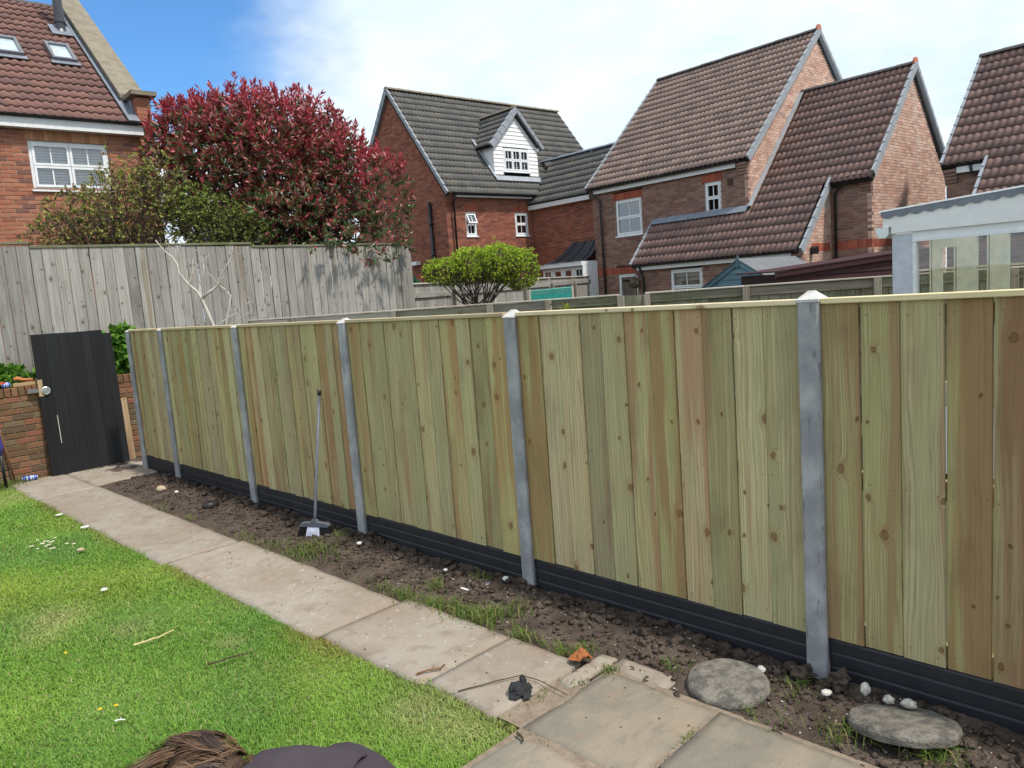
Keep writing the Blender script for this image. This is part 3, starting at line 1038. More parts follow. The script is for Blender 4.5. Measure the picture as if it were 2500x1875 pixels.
def verge(parent, fr, u, S, g=0.31, sgn=1, wid=0.062, m=None):
    """L shaped verge units up the edge of a roof at fr.U = u; sgn = +1 when the gable lies on +U"""
    n = max(1, round(S / g))
    g = S / n
    q = MB()
    F0 = Frame((0, 0, 0), (1, 0, 0), (0, 0, 1), (0, 1, 0))
    a, b_ = (-wid * 0.55, wid * 0.35) if sgn > 0 else (-wid * 0.35, wid * 0.55)
    P = [(a, 0, 0.095), (b_, 0, 0.095), (b_, g + 0.02, 0.070), (a, g + 0.02, 0.070), (a, 0, -0.02), (b_, 0, -0.10), (b_, g + 0.02, -0.10), (a, g + 0.02, -0.02)]
    me = mesh_of('verge_tile', P, [(0, 1, 2, 3), (4, 7, 6, 5), (0, 4, 5, 1), (1, 5, 6, 2), (2, 6, 7, 3), (3, 7, 4, 0)], m or M['verge'])
    for k in range(n):
        p = fr.p(u, k * g, random.uniform(-0.003, 0.003))
        mm = Matrix.Identity(4)
        for r_ in range(3):
            mm[r_][0], mm[r_][1], mm[r_][2], mm[r_][3] = fr.U[r_], fr.V[r_], fr.N[r_], p[r_]
        put('verge_tile', me, parent, None, m4=mm)


def window(parent, fr, u0, u1, v0, v1, sashes, set_back=0.035, inside='dark', sill=True, m=None, bars=(1, 0), vent=None):
    """sashes: cells (a0, a1, b0, b1) in fractions of the opening; bars: glazing bars per cell"""
    m = m or M['upvc']
    W_, H_ = u1 - u0, v1 - v0
    q = MB()
    d1, d0 = -set_back, -set_back - 0.07
    t = 0.05
    q.fbox(fr, u0, u0 + t, v0, v1, d0, d1)
    q.fbox(fr, u1 - t, u1, v0, v1, d0, d1)
    q.fbox(fr, u0 + t, u1 - t, v1 - t, v1, d0, d1)
    q.fbox(fr, u0 + t, u1 - t, v0, v0 + t, d0, d1)
    wo = q.build('window', m, parent)
    iu0, iu1, iv0, iv1 = u0 + t, u1 - t, v0 + t, v1 - t
    for ci, (a0, a1, b0, b1) in enumerate(sashes):
        x0, x1 = iu0 + (iu1 - iu0) * a0 + 0.004, iu0 + (iu1 - iu0) * a1 - 0.004
        z0, z1 = iv0 + (iv1 - iv0) * b0 + 0.004, iv0 + (iv1 - iv0) * b1 - 0.004
        f2 = fr
        if vent == ci:
            # top hung light, pushed open at the bottom
            ang = R(24)
            f2 = Frame(fr.p(0, z1, 0), fr.U, fr.N * math.cos(ang) + fr.V * math.sin(ang), fr.V * math.cos(ang) - fr.N * math.sin(ang))
            z0, z1 = z0 - z1, 0.0
        s = 0.042
        q = MB()
        dd1, dd0 = d1 + 0.012, d0 + 0.01
        q.fbox(f2, x0, x0 + s, z0, z1, dd0, dd1)
        q.fbox(f2, x1 - s, x1, z0, z1, dd0, dd1)
        q.fbox(f2, x0 + s, x1 - s, z1 - s, z1, dd0, dd1)
        q.fbox(f2, x0 + s, x1 - s, z0, z0 + s, dd0, dd1)
        for k in range(bars[0]):
            c = x0 + s + (x1 - x0 - 2 * s) * (k + 1) / (bars[0] + 1)
            q.fbox(f2, c - 0.011, c + 0.011, z0 + s, z1 - s, dd0 + 0.02, dd1 - 0.02)
        for k in range(bars[1]):
            c = z0 + s + (z1 - z0 - 2 * s) * (k + 1) / (bars[1] + 1)
            q.fbox(f2, x0 + s, x1 - s, c - 0.010, c + 0.010, dd0 + 0.022, dd1 - 0.022)
        q.build('sash', m, wo)
        q = MB()
        q.add([f2.p(x0 + s, z0 + s, dd1 - 0.03), f2.p(x1 - s, z0 + s, dd1 - 0.03), f2.p(x1 - s, z1 - s, dd1 - 0.03), f2.p(x0 + s, z1 - s, dd1 - 0.03)], [(0, 1, 2, 3)])
        q.build('pane', M['glass'], wo)
    # the room behind
    q = MB()
    e = 0.02
    P = [fr.p(u, v, d) for d in (d0 - 0.35, d0 - 0.005) for v in (v0 - e, v1 + e) for u in (u0 - e, u1 + e)]
    q.add(P, [(0, 1, 3, 2), (0, 4, 5, 1), (2, 3, 7, 6), (0, 2, 6, 4), (1, 5, 7, 3)])
    q.build('reveal', M['dark_room'], wo)
    if inside == 'blind':
        q = MB()
        n = int((iv1 - iv0) / 0.05)
        for k in range(n):
            z = iv0 + (k + 0.5) * (iv1 - iv0) / n
            q.add([fr.p(iu0, z - 0.024, d0 - 0.035), fr.p(iu1, z - 0.024, d0 - 0.035), fr.p(iu1, z + 0.024, d0 - 0.062), fr.p(iu0, z + 0.024, d0 - 0.062)], [(0, 1, 2, 3)])
        q.build('blind', M['blind'], wo)
    elif inside == 'curtain':
        q = MB()
        for a, b_ in ((iu0, iu0 + 0.2 * W_), (iu1 - 0.16 * W_, iu1)):
            n = 10
            P = []
            for k in range(n + 1):
                uu = a + (b_ - a) * k / n
                dd = d0 - 0.08 - 0.025 * (k % 2)
                P += [fr.p(uu, v0, dd), fr.p(uu, v1, dd)]
            q.add(P, [(2 * k, 2 * k + 2, 2 * k + 3, 2 * k + 1) for k in range(n)])
        q.add([fr.p(iu0, iv1 - 0.3 * H_, d0 - 0.06), fr.p(iu1, iv1 - 0.3 * H_, d0 - 0.06), fr.p(iu1, iv1, d0 - 0.06), fr.p(iu0, iv1, d0 - 0.06)], [(0, 1, 2, 3)])
        q.build('curtain', M['curtain'], wo)
    if sill:
        q = MB()
        q.fbox(fr, u0 - 0.03, u1 + 0.03, v0 - 0.035, v0 - 0.002, d0, 0.035)
        q.build('sill', m, wo)
    return wo


def half_gutter(parent, p0, p1, rad=0.055):
    p0, p1 = Vector(p0), Vector(p1)
    d = (p1 - p0).normalized()
    side = d.cross(Vector((0, 0, 1))).normalized()
    V, F_ = [], []
    seg = 8
    q = MB()
    for e in (p0, p1):
        for rr in (rad, rad * 0.86):
            for i in range(seg + 1):
                a = math.pi + math.pi * i / seg
                V.append(e + side * math.cos(a) * rr + Vector((0, 0, math.sin(a) * rr)))
    n = seg + 1
    for i in range(seg):
        F_ += [(i, i + 1, 2 * n + i + 1, 2 * n + i), (n + i, 3 * n + i, 3 * n + i + 1, n + i + 1), (i, n + i, n + i + 1, i + 1), (2 * n + i, 2 * n + i + 1, 3 * n + i + 1, 3 * n + i)]
    F_ += [(0, 2 * n, 3 * n, n), (seg, n + seg, 3 * n + seg, 2 * n + seg)]
    q.add(V, F_)
    # brackets
    k = 0.5
    while k < (p1 - p0).length:
        c = p0 + d * k
        q.tube([c + side * (rad + 0.004) * math.cos(a) + Vector((0, 0, (rad + 0.004) * math.sin(a))) for a in [math.pi + math.pi * i / 6 for i in range(7)]], 0.008, 5)
        k += 0.95
    return q.build('gutter', M['gutter'], parent)


def kneeler(parent, fr, u0, u1, vtop, pal=PAL_BROWN, n=4, sgn=1, out=0.05):
    """corbelled brick steps under a verge; each course steps out past the wall face"""
    q = MB()
    for k in range(n):
        c = random.choice(pal)
        q.col = c
        q.fbox(fr, u0, u1, vtop - 0.075 * (k + 1) + 0.008, vtop - 0.075 * k, -0.08, out * (n - k) + 0.006)
    return q.build('corbel', M['brick'], parent)


def pitched(O, U, V):
    U, V = Vector(U).normalized(), Vector(V).normalized()
    return Frame(O, U, U.cross(V), V)
# ------------------------------------------------------------------ houses
HALF = [(0, 0.5, 0.5, 1), (0.5, 1, 0.5, 1), (0, 0.5, 0, 0.5), (0.5, 1, 0, 0.5)]
STACK = [(0, 1, 0.5, 1), (0, 1, 0, 0.5)]

# --- house at the left, behind the tall grey fence
H = thing('brick_house', 'orange brick house with two skylights and a flue pipe, behind the tall grey fence', 'house', (4.0, 16.0, 0.0), True)
fr = Frame((0, 16.0, 0), (1, 0, 0), (0, -1, 0))
win = (2.92, 4.22, 4.34, 5.205)
poly = [(-1.5, 1.0), (5.06, 1.0), (5.06, 5.44), (-1.5, 5.44)]
brick_wall(H, fr, poly, [win, (win[0] - 0.03, win[1] + 0.01, 5.20, 5.42)], PAL_ORANGE, 'orange', single=lambda u, v: u > 2.45 and v > 3.05)
window(H, fr, *win, HALF, inside='blind')
soldier(H, fr, win[0] - 0.03, win[1] + 0.01, 5.205, 0.215, PAL_BUFF)
q = MB()
q.fbox(fr, -1.6, 4.86, 5.39, 5.565, 0.15, 0.172)
q.fbox(fr, -1.6, 4.86, 5.39, 5.41, 0.002, 0.148)
q.build('fascia', M['fascia'], H)
half_gutter(H, (-1.6, 15.785, 5.605), (4.99, 15.785, 5.605), 0.040)
pt = R(38.3)
rf = pitched((0.0, 15.82, 5.57), (1, 0, 0), (0, math.cos(pt), math.sin(pt)))
rS = (20.24 - 15.82) / math.cos(pt)
roof(H, rf, 4.78, rS, PAL_TILE1, 'clay1', M['tile'], keep=lambda u, v: True, g=0.29)
q = MB()
q.prism(Frame((0, 0, 0), (0, 1, 0), (1, 0, 0)), [(20.2, 8.9), (24.6, 5.5), (24.6, 5.3), (20.2, 8.7)], -1.5, 5.0)
q.build('rear_roof', M['dark_room'], H)
ridge_tiles(H, (0.0, 20.24, 9.02), (4.72, 20.24, 9.02), 0.12, M['ridge'])
# parapet gable with coping
fg = Frame((0, 0, 0), (0, 1, 0), (1, 0, 0))
tp = math.tan(pt)


def cz(y):
    return 6.20 + (y - 16.36) * tp


q = MB()
q.col = PAL_ORANGE[1]
q.prism(fg, [(16.01, 1.0), (20.9, 1.0), (20.9, cz(20.9)), (16.36, cz(16.36)), (16.01, 6.16)], 4.80, 5.055)
q.build('parapet', M['brick'], H)
q = MB()
q.prism(fg, [(16.34, cz(16.34) + 0.004), (20.95, cz(20.95) + 0.004), (20.95, cz(20.95) + 0.085), (16.34, cz(16.34) + 0.085)], 4.66, 5.14)
q.build('coping', M['coping'], H)
fp = Frame((4.80, 15.86, 0), (1, 0, 0), (0, -1, 0))
brick_wall(H, fp, [(0, 5.20), (0.26, 5.20), (0.26, 6.125), (0, 6.125)], [], PAL_ORANGE, 'orange', single=lambda u, v: False)
q = MB()
q.col = PAL_ORANGE[0]
q.box(4.806, 5.054, 15.90, 16.3, 5.2, 6.12)
q.build('pier', M['brick'], H)
q = MB()
q.box(4.70, 5.16, 15.74, 16.42, 6.13, 6.21)
q.build('kneeler_stone', M['coping'], H)
kneeler(H, Frame((4.80, 15.995, 0), (1, 0, 0), (0, -1, 0)), 0.0, 0.27, 5.27, PAL_ORANGE, 4, out=0.034)
# lead soaker between roof and parapet
q = MB()
q.fbox(rf, 4.60, 4.80, -0.02, rS, 0.075, 0.10)
q.prism(fg, [(15.95, 5.66), (20.3, 9.1), (20.3, cz(20.3)), (16.4, cz(16.4)), (16.1, 6.12)], 4.775, 4.797)
q.build('flashing', M['lead'], H)
# skylights
for u0 in (2.96, 3.89):
    q = MB()
    va, vb = (17.74 - 15.82) / math.cos(pt), (18.36 - 15.82) / math.cos(pt)
    for a in ((u0, u0 + 0.055, va, vb), (u0 + 0.385, u0 + 0.44, va, vb), (u0 + 0.055, u0 + 0.385, va, va + 0.06), (u0 + 0.055, u0 + 0.385, vb - 0.09, vb)):
        q.fbox(rf, a[0], a[1], a[2], a[3], 0.03, 0.145)
    so = q.build('skylight', M['grey_metal'], H)
    q = MB()
    q.fbox(rf, u0 + 0.055, u0 + 0.385, va + 0.06, vb - 0.09, 0.085, 0.10)
    q.build('pane', M['sky_pane'], so)
    q = MB()
    q.fbox(rf, u0 - 0.04, u0 + 0.48, va - 0.13, va - 0.005, 0.072, 0.086)
    q.build('apron', M['lead'], so)
# flue
q = MB()
q.tube([(4.42, 19.04, 7.95), (4.42, 19.04, 9.9)], 0.095, 14)
q.tube([(4.42, 19.04, 8.34), (4.42, 19.04, 8.40)], 0.115, 14)
q.tube([(4.42, 19.04, 8.02), (4.42, 19.04, 8.20)], [0.17, 0.10], 14)
fl = q.build('flue_pipe', M['flue'], H, smooth=False)
q = MB()
q.fbox(rf, 4.2, 4.64, 3.85, 4.35, 0.078, 0.09)
q.build('flue_flashing', M['lead'], H)

# --- dormer house in the middle
H = thing('dormer_house', 'red brick house with grey tiled roof and a white boarded dormer', 'house', (16.0, 21.0, 0.0), True)
fr = Frame((14.9, 19.74, 0), (1, 0, 0), (0, -1, 0))
w1 = (0.77, 1.23, 3.76, 4.55)
w2 = (2.93, 3.55, 3.76, 4.55)
hl = [w1, w2] + [(a - 0.06, b + 0.06, d - 0.01, d + 0.20) for a, b, c, d in (w1, w2)]
brick_wall(H, fr, [(0, 0.0), (3.78, 0.0), (3.78, 5.15), (0, 5.15)], hl, PAL_RED, 'red')
for (a, b, c, d), vt in ((w1, 0), (w2, None)):
    window(H, fr, a, b, c, d, STACK, vent=vt, sill=True)
    soldier(H, fr, a - 0.06, b + 0.06, d, 0.19, PAL_SOLDIER)
fr2 = Frame((14.9, 25.12, 0), (0, -1, 0), (-1, 0, 0))
brick_wall(H, fr2, [(0, 0.0), (5.38, 0.0), (5.38, 5.2), (2.69, 8.78), (0, 5.2)], [], PAL_RED, 'red')
soldier(H, fr2, 2.2, 5.3, 2.45, 0.21, PAL_SOLDIER, 0.003, 'band')
q = MB()
q.prism(Frame((0, 0, 0), (0, 1, 0), (1, 0, 0)), [(19.86, 0.0), (25.0, 0.0), (25.0, 5.2), (22.43, 8.65), (19.86, 5.2)], 15.02, 22.7)
q.build('core', M['dark_room'], H)
pt2 = math.atan2(8.94 - 5.44, 22.43 - 19.74)
ey = 19.50
ez = 5.44 - (19.74 - ey) * math.tan(pt2) - 0.05
rf2 = pitched((14.80, ey, ez), (1, 0, 0), (0, math.cos(pt2), math.sin(pt2)))
S2 = (22.43 - ey) / math.cos(pt2)
dorm = lambda u, v: not (2.55 < u < 4.55 and 20.1 < ey + v * math.cos(pt2) < 21.0)
roof(H, rf2, 8.2, S2, PAL_GREY, 'grey', M['tile_grey'], keep=dorm)
rfb = pitched((23.0, 25.36, ez), (-1, 0, 0), (0, -math.cos(pt2), math.sin(pt2)))
q = MB()
q.fbox(rfb, 0, 8.2, 0, S2, -0.08, 0.05)
q.build('rear_roof', M['lead'], H)
ridge_tiles(H, (14.8, 22.43, 8.93), (23.0, 22.43, 8.93), 0.11, M['coping'])
verge(H, rf2, 0.0, S2, sgn=-1)
verge(H, rfb, 8.2, S2, sgn=1)
q = MB()
q.fbox(fr, 0.3, 3.62, 5.0, 5.16, 0.17, 0.195)
q.fbox(fr, 0.3, 3.62, 5.0, 5.02, 0.002, 0.168)
q.build('fascia', M['fascia'], H)
half_gutter(H, (15.0, 19.47, 5.12), (18.6, 19.47, 5.12))
kneeler(H, Frame((14.9, 19.735, 0), (1, 0, 0), (0, -1, 0)), 0.0, 0.28, 5.12, PAL_RED, 5, out=0.045)
q = MB()
q.tube([(15.14, 19.47, 5.05), (15.14, 19.62, 4.85), (15.14, 19.66, 0.0)], 0.036, 10)
q.build('downpipe', M['gutter'], H, True)
q = MB()
q.tube([(14.84, 20.54, 4.93), (14.84, 20.54, 0.0)], 0.055, 10)
for z in (4.2, 3.2, 2.2):
    q.tube([(14.84, 20.54, z), (14.84, 20.54, z + 0.07)], 0.068, 10)
q.build('soil_pipe', M['gutter'], H, True)
# dormer
DF = Frame((18.36, 20.06, 0), (1, 0, 0), (0, -1, 0))
z0, ze, za, hw = 5.86, 6.93, 8.02, 1.03
wn = (-0.60, 0.60, 5.97, 6.76)
q = MB()
q.prism(Frame((0, 0, 0), (0, 1, 0), (1, 0, 0)), [(20.10, z0 - 0.2), (20.10, ze), (20.10 + (ze - 5.9) / math.tan(pt2) + 0.05, ze), (20.10, z0)], 18.36 - hw + 0.01, 18.36 - hw + 0.05)
q.prism(Frame((0, 0, 0), (0, 1, 0), (1, 0, 0)), [(20.10, z0 - 0.2), (20.10, ze), (20.10 + (ze - 5.9) / math.tan(pt2) + 0.05, ze), (20.10, z0)], 18.36 + hw - 0.05, 18.36 + hw - 0.01)
dm = q.build('dormer', M['clapboard'], H)
bh = 0.135
k = 0
z = z0
while z < za - 0.05:
    zt = min(z + bh, za)
    a = hw if z < ze else hw * (za - z) / (za - ze)
    a2 = hw if zt < ze else max(0.005, hw * (za - zt) / (za - ze))
    segs = [(-a, a, -a2, a2)]
    if zt > wn[2] + 0.01 and z < wn[3] - 0.01:
        segs = [(-a, wn[0], -a2, wn[0]), (wn[1], a, wn[1], a2)]
    for s0, s1, t0, t1 in segs:
        q = MB()
        P = [DF.p(s0, z, 0.022), DF.p(s1, z, 0.022), DF.p(t1, zt, 0.004), DF.p(t0, zt, 0.004), DF.p(s0, z, -0.03), DF.p(s1, z, -0.03), DF.p(t1, zt, -0.03), DF.p(t0, zt, -0.03)]
        q.add(P, [(0, 1, 2, 3), (0, 4, 5, 1), (1, 5, 6, 2), (2, 6, 7, 3), (3, 7, 4, 0)])
        q.build('board', M['clapboard'], dm)
    z += bh
window(H, Frame(DF.p(0, 0, 0.06), DF.U, DF.N), *wn, [(0, .333, .5, 1), (.333, .667, .5, 1), (.667, 1, .5, 1), (0, .333, 0, .5), (.333, .667, 0, .5), (.667, 1, 0, .5)], inside='blind')  # blind slats added here to pale the panes like reflected sky
dp = math.atan2(za - ze, hw)
dl = Frame((18.36 - hw - 0.16, 19.95, ze - 0.16 * math.tan(dp)), (0, -1, 0), (0, 0, 1))
for sgn in (-1, 1):
    o_ = Vector((18.36 + sgn * (hw + 0.16), 21.85 if sgn < 0 else 19.93, ze - 0.16 * math.tan(dp) + 0.03))
    U = (0, -1, 0) if sgn < 0 else (0, 1, 0)
    V_ = (-sgn * math.cos(dp), 0, math.sin(dp))
    f_ = pitched(o_, U, V_)
    Sd = (hw + 0.16) / math.cos(dp)

    def kp(u, v, sgn=sgn, o_=o_):
        y = o_.y - u if sgn < 0 else o_.y + u
        zz = o_.z + v * math.sin(dp)
        return zz + 0.12 > 5.44 + (y - 19.74) * math.tan(pt2)
    roof(H, f_, 1.92, Sd, PAL_GREY, 'grey', M['tile_grey'], keep=kp, limit=300, name='dormer_roof')
    verge(H, f_, 1.92 if sgn < 0 else 0.0, Sd, sgn=1 if sgn < 0 else -1, wid=0.12)
    q = MB()
    q.fbox(DF, min(sgn * (hw - 0.02), sgn * (hw + 0.10)), max(sgn * (hw - 0.02), sgn * (hw + 0.10)), ze - 0.2, ze - 0.06, -0.9, 0.10)
    q.build('soffit', M['fascia'], dm)
ridge_tiles(H, (18.36, 19.93, za + 0.09), (18.36, 21.8, za + 0.09), 0.09, M['coping'])
q = MB()
q.fbox(rf2, 2.42, 4.68, 0.62, 0.84, 0.078, 0.10)
q.build('dormer_flashing', M['verge'], H)
q = MB()
q.fbox(rf2, 2.40, 2.50, 0.8, 2.6, 0.076, 0.098)
q.build('dormer_flashing', M['verge'], H)
# security lamp on the gable
q = MB()
q.fbox(fr2, 3.35, 3.75, 2.98, 3.10, 0.02, 0.22)
q.build('wall_lamp', M['upvc'], H)

# --- link wing between the dormer house and the big house
H = thing('link_building', 'low red brick link with grey tiles joining the dormer house to its neighbour', 'building', (18.65, 18.3, 0.0), True)
fr = Frame((18.65, 19.74, 0), (0, -1, 0), (-1, 0, 0))
brick_wall(H, fr, [(0, 0.0), (3.05, 0.0), (3.05, 4.72), (0, 4.72)], [], PAL_RED, 'red')
ptl = math.atan2(6.42 - 4.80, 20.05 - 18.45)
rl = pitched((18.45, 19.95, 4.78), (0, -1, 0), (math.cos(ptl), 0, math.sin(ptl)))
roof(H, rl, 3.15, (20.05 - 18.45) / math.cos(ptl), PAL_GREY, 'grey', M['tile_grey'])
ridge_tiles(H, (20.05, 20.6, 6.45), (20.05, 16.8, 6.45), 0.10, M['lead'])
q = MB()
q.fbox(fr, 0.0, 2.9, 4.62, 4.78, 0.16, 0.185)
q.fbox(fr, 0.0, 2.9, 4.62, 4.64, 0.002, 0.158)
q.build('fascia', M['fascia'], H)
q = MB()
q.prism(Frame((0, 0, 0), (1, 0, 0), (0, 1, 0)), [(18.8, 0.0), (21.4, 0.0), (21.4, 4.7), (20.05, 6.25), (18.8, 4.8)], 16.75, 20.3)
q.build('core', M['dark_room'], H)
# bay canopy with French doors
q = MB()
n = 14
prof = []
for k in range(n + 1):
    a = k / n
    prof.append((18.60 - 0.95 * (1 - a) ** 1.0, 2.66 + 0.68 * a ** 2.2))
ya, yb = 18.68, 16.62
for j in range(4):
    pass
V, F_ = [], []
cols = [(0.0), (0.16), (0.30), (0.5), (0.7), (0.84), (1.0)]
for a, (x, z) in zip([k / n for k in range(n + 1)], prof):
    inset = 0.85 * a
    for c in cols:
        y = (ya - inset) + ((yb) - (ya - inset)) * c
        V.append((x, y, z - 0.02 * math.sin(c * math.pi * 3) ** 2))
m_ = len(cols)
for k in range(n):
    for c in range(m_ - 1):
        F_.append((k * m_ + c, k * m_ + c + 1, (k + 1) * m_ + c + 1, (k + 1) * m_ + c))
q.add(V, F_)
q.build('bay_canopy', M['black_canopy'], H, True)
q = MB()
for c in (1, 3, 5):
    q.tube([Vector(V[k * m_ + c]) + Vector((-0.01, 0, 0.015)) for k in range(n + 1)], 0.018, 6)
q.build('canopy_rib', M['black_canopy'], H, True)
q = MB()
q.box(17.66, 18.64, 16.60, 18.66, 2.52, 2.655)
q.build('bay_fascia', M['upvc'], H)
bf = Frame((17.78, 18.55, 0), (0, -1, 0), (-1, 0, 0))
for k in range(4):
    window(H, bf, 0.03 + k * 0.475, 0.03 + (k + 1) * 0.475 - 0.01, 1.2, 2.50, [(0, 1, 0, 1)], inside='dark', sill=False, bars=(1 if k in (0, 3) else 0, 0))
q = MB()
q.box(17.80, 18.64, 16.65, 18.52, 0.0, 1.19)
q.box(17.72, 18.39, 16.60, 16.64, 0.0, 2.515)
q.build('bay_plinth', M['upvc'], H)

# --- big brown brick house with the catslide wing
H = thing('catslide_house', 'large brown brick house with brown tiled roof sweeping low over a side wing', 'house', (20.5, 12.5, 0.0), True)
fr = Frame((18.4, 16.65, 0), (0, -1, 0), (-1, 0, 0))
yu = lambda y: 16.65 - y
wa = (yu(15.73), yu(14.70), 3.31, 4.40)
wb = (yu(12.48), yu(11.96), 3.60, 4.45)
wd = (yu(15.76), yu(14.95), 0.95, 2.15)
hl = [wa, wb, wd] + [(a - 0.07, b + 0.07, d - 0.01, d + 0.22) for a, b, c, d in (wa, wb, wd)]
brick_wall(H, fr, [(0, 0.0), (5.53, 0.0), (5.53, 4.80), (0, 4.80)], hl, PAL_BROWN, 'brown', M['brick'])
window(H, fr, *wa, [(0, 1, 0.5, 1), (0, 1, 0, 0.5)], inside='curtain')
window(H, fr, *wb, STACK, inside='curtain')
window(H, fr, *wd, [(0, 1, 0, 1)], inside='dark', sill=False, bars=(0, 0))
for a, b, c, d in (wa, wb, wd):
    soldier(H, fr, a - 0.07, b + 0.07, d, 0.21, PAL_SOLDIER)
soldier(H, fr, 0.0, yu(15.83) - 0.01, 2.15, 0.21, PAL_SOLDIER, 0.003, 'band')
q = MB()
q.fbox(fr, yu(11.65) - 0.08, yu(11.65) + 0.08, 4.28, 4.44, 0.002, 0.03)
q.build('vent', M['twig'], H)
fr2 = Frame((18.4, 11.12, 0), (1, 0, 0), (0, -1, 0))
brick_wall(H, fr2, [(0, 0.0), (7.8, 0.0), (7.8, 4.8), (3.9, 8.52), (0, 4.8)], [], PAL_BROWN_SUNLIT, 'pink', M['brick_pale'], mortar='mortar_sunlit')
p3 = math.atan2(8.70 - 4.89, 22.3 - 18.28)
r3 = pitched((18.28, 16.80, 4.87), (0, -1, 0), (math.cos(p3), 0, math.sin(p3)))
S3 = (22.3 - 18.28) / math.cos(p3)
roof(H, r3, 5.78, S3, PAL_TILE3, 'clay3', M['tile'])
r3b = pitched((26.32, 11.02, 4.87), (0, 1, 0), (-math.cos(p3), 0, math.sin(p3)))
q = MB()
q.fbox(r3b, 0, 5.78, 0, S3, -0.06, 0.06)
q.build('rear_roof', M['lead'], H)
ridge_tiles(H, (22.3, 16.8, 8.70), (22.3, 11.06, 8.70), 0.11, M['ridge'])
q = MB()
q.tube([(22.3, 11.06, 8.74), (22.3, 11.01, 8.74)], 0.13, 12)
q.build('ridge_end', M['red_clay'], H)
verge(H, r3, 5.78, S3, sgn=1)
verge(H, r3, 0.0, S3, sgn=-1, wid=0.06)
verge(H, r3b, 0.0, S3, sgn=-1)
q = MB()
q.fbox(fr, 0.12, 5.22, 4.70, 4.85, 0.075, 0.10)
q.build('fascia', M['fascia'], H)
half_gutter(H, (18.24, 16.7, 4.86), (18.24, 11.3, 4.86), 0.05)
kneeler(H, fr, 5.25, 5.535, 4.80, PAL_BROWN, 4, out=0.03)
kneeler(H, fr, -0.02, 0.12, 4.80, PAL_BROWN, 3, out=0.03)
q = MB()
q.tube([(18.24, 16.55, 4.82), (18.24, 16.50, 4.70), (18.33, 16.28, 4.5), (18.34, 16.25, 0.0)], 0.034, 10)
q.build('downpipe', M['gutter'], H, True)
q = MB()
q.prism(Frame((0, 0, 0), (1, 0, 0), (0, 1, 0)), [(18.52, 0.0), (26.1, 0.0), (26.1, 4.75), (22.3, 8.4), (18.52, 4.8)], 11.24, 16.6)
q.build('core', M['dark_room'], H)
# catslide wing
pw = R(47.6)
cw, sw = math.cos(pw), math.sin(pw)
rw = pitched((17.25, 14.27, 2.34), (0, -1, 0), (cw, 0, sw))
SW = (21.37 - 17.25) / cw
vU, vT = (18.80 - 17.25) / cw, (18.36 - 17.25) / cw


def kw(u, v):
    y = 14.27 - u
    if y > 11.12:
        return v < vT
    if y > 9.08:
        return True
    return v > vU - 0.02


roof(H, rw, 6.23, SW, PAL_TILE, 'clay', M['tile'], keep=kw)
rwU = pitched(rw.p(0, vU), (0, -1, 0), (cw, 0, sw))
verge(H, rwU, 6.23, SW - vU, sgn=1)
verge(H, rw, 14.27 - 9.08, vU, sgn=1)
verge(H, rw, 0.0, vT, sgn=-1, wid=0.06)
ridge_tiles(H, (21.37, 11.1, 6.86), (21.37, 8.08, 6.86), 0.11, M['ridge'])
q = MB()
q.tube([(21.37, 8.08, 6.90), (21.37, 8.03, 6.90)], 0.13, 12)
q.build('ridge_end', M['red_clay'], H)
rwb = pitched((25.49, 8.04, 2.34), (0, 1, 0), (-cw, 0, sw))
q = MB()
q.fbox(rwb, 0, 3.1, 2.2, SW, -0.06, 0.06)
q.build('rear_roof', M['lead'], H)
rwbu = pitched(rwb.p(0, 2.2), (0, 1, 0), (-cw, 0, sw))
verge(H, rwbu, 0.0, SW - 2.2, sgn=-1)
# stepped flashing against the tall gable and along the front wall
q = MB()
q.fbox(rw, 14.27 - 11.10 - 0.02, 14.27 - 11.10 + 0.10, vT + 0.05, SW, 0.078, 0.09)
fgb = Frame((18.4, 11.115, 0), (1, 0, 0), (0, -1, 0))
n = 15
for k in range(n):
    x0 = k * (21.3 - 18.42) / n
    x1 = (k + 1) * (21.3 - 18.42) / n
    zb = 2.34 + (18.4 + x0 - 17.25) * math.tan(pw) + 0.05
    zt = 2.34 + (18.4 + x1 - 17.25) * math.tan(pw) + 0.05
    q.prism(fgb, [(x0, zb), (x1, zt), (x1, zt + 0.10 + 0.02 * (k % 2)), (x0, zb + 0.10 + 0.02 * (k % 2))], 0.004, 0.016)
q.build('flashing', M['verge'], H)
q = MB()
q.fbox(rw, 0.02, 14.27 - 11.12, vT - 0.14, vT + 0.08, 0.078, 0.098)
q.fbox(fr, yu(14.25), 5.53, 3.50, 3.66, 0.004, 0.02)
q.build('flashing', M['lead'], H)
# wing walls
fl_ = Frame((17.42, 14.2, 0), (0, -1, 0), (-1, 0, 0))
wl = (14.2 - 13.04, 14.2 - 11.99, 1.25, 2.14)
brick_wall(H, fl_, [(0, 0.0), (5.05, 0.0), (5.05, 2.3), (0, 2.3)], [wl], PAL_BROWN, 'brown', M['brick'])
window(H, fl_, *wl, [(0, 1, 0.45, 1), (0, 1, 0, 0.45)], inside='curtain')
q = MB()
q.fbox(fl_, 0.1, 4.82, 2.20, 2.33, 0.10, 0.125)
q.build('fascia', M['fascia'], H)
half_gutter(H, (17.22, 14.25, 2.35), (17.22, 9.2, 2.35), 0.045)
q = MB()
q.tube([(17.24, 13.98, 2.3), (17.28, 13.95, 2.18), (17.36, 13.93, 2.0), (17.36, 13.93, 0.0)], 0.032, 8)
q.build('downpipe', M['gutter'], H, True)
kneeler(H, fl_, -0.03, 0.16, 2.28, PAL_BROWN, 3, out=0.035)
kneeler(H, fl_, 4.84, 5.055, 2.28, PAL_BROWN, 3, out=0.035)
fr_ = Frame((17.42, 9.15, 0), (1, 0, 0), (0, -1, 0))
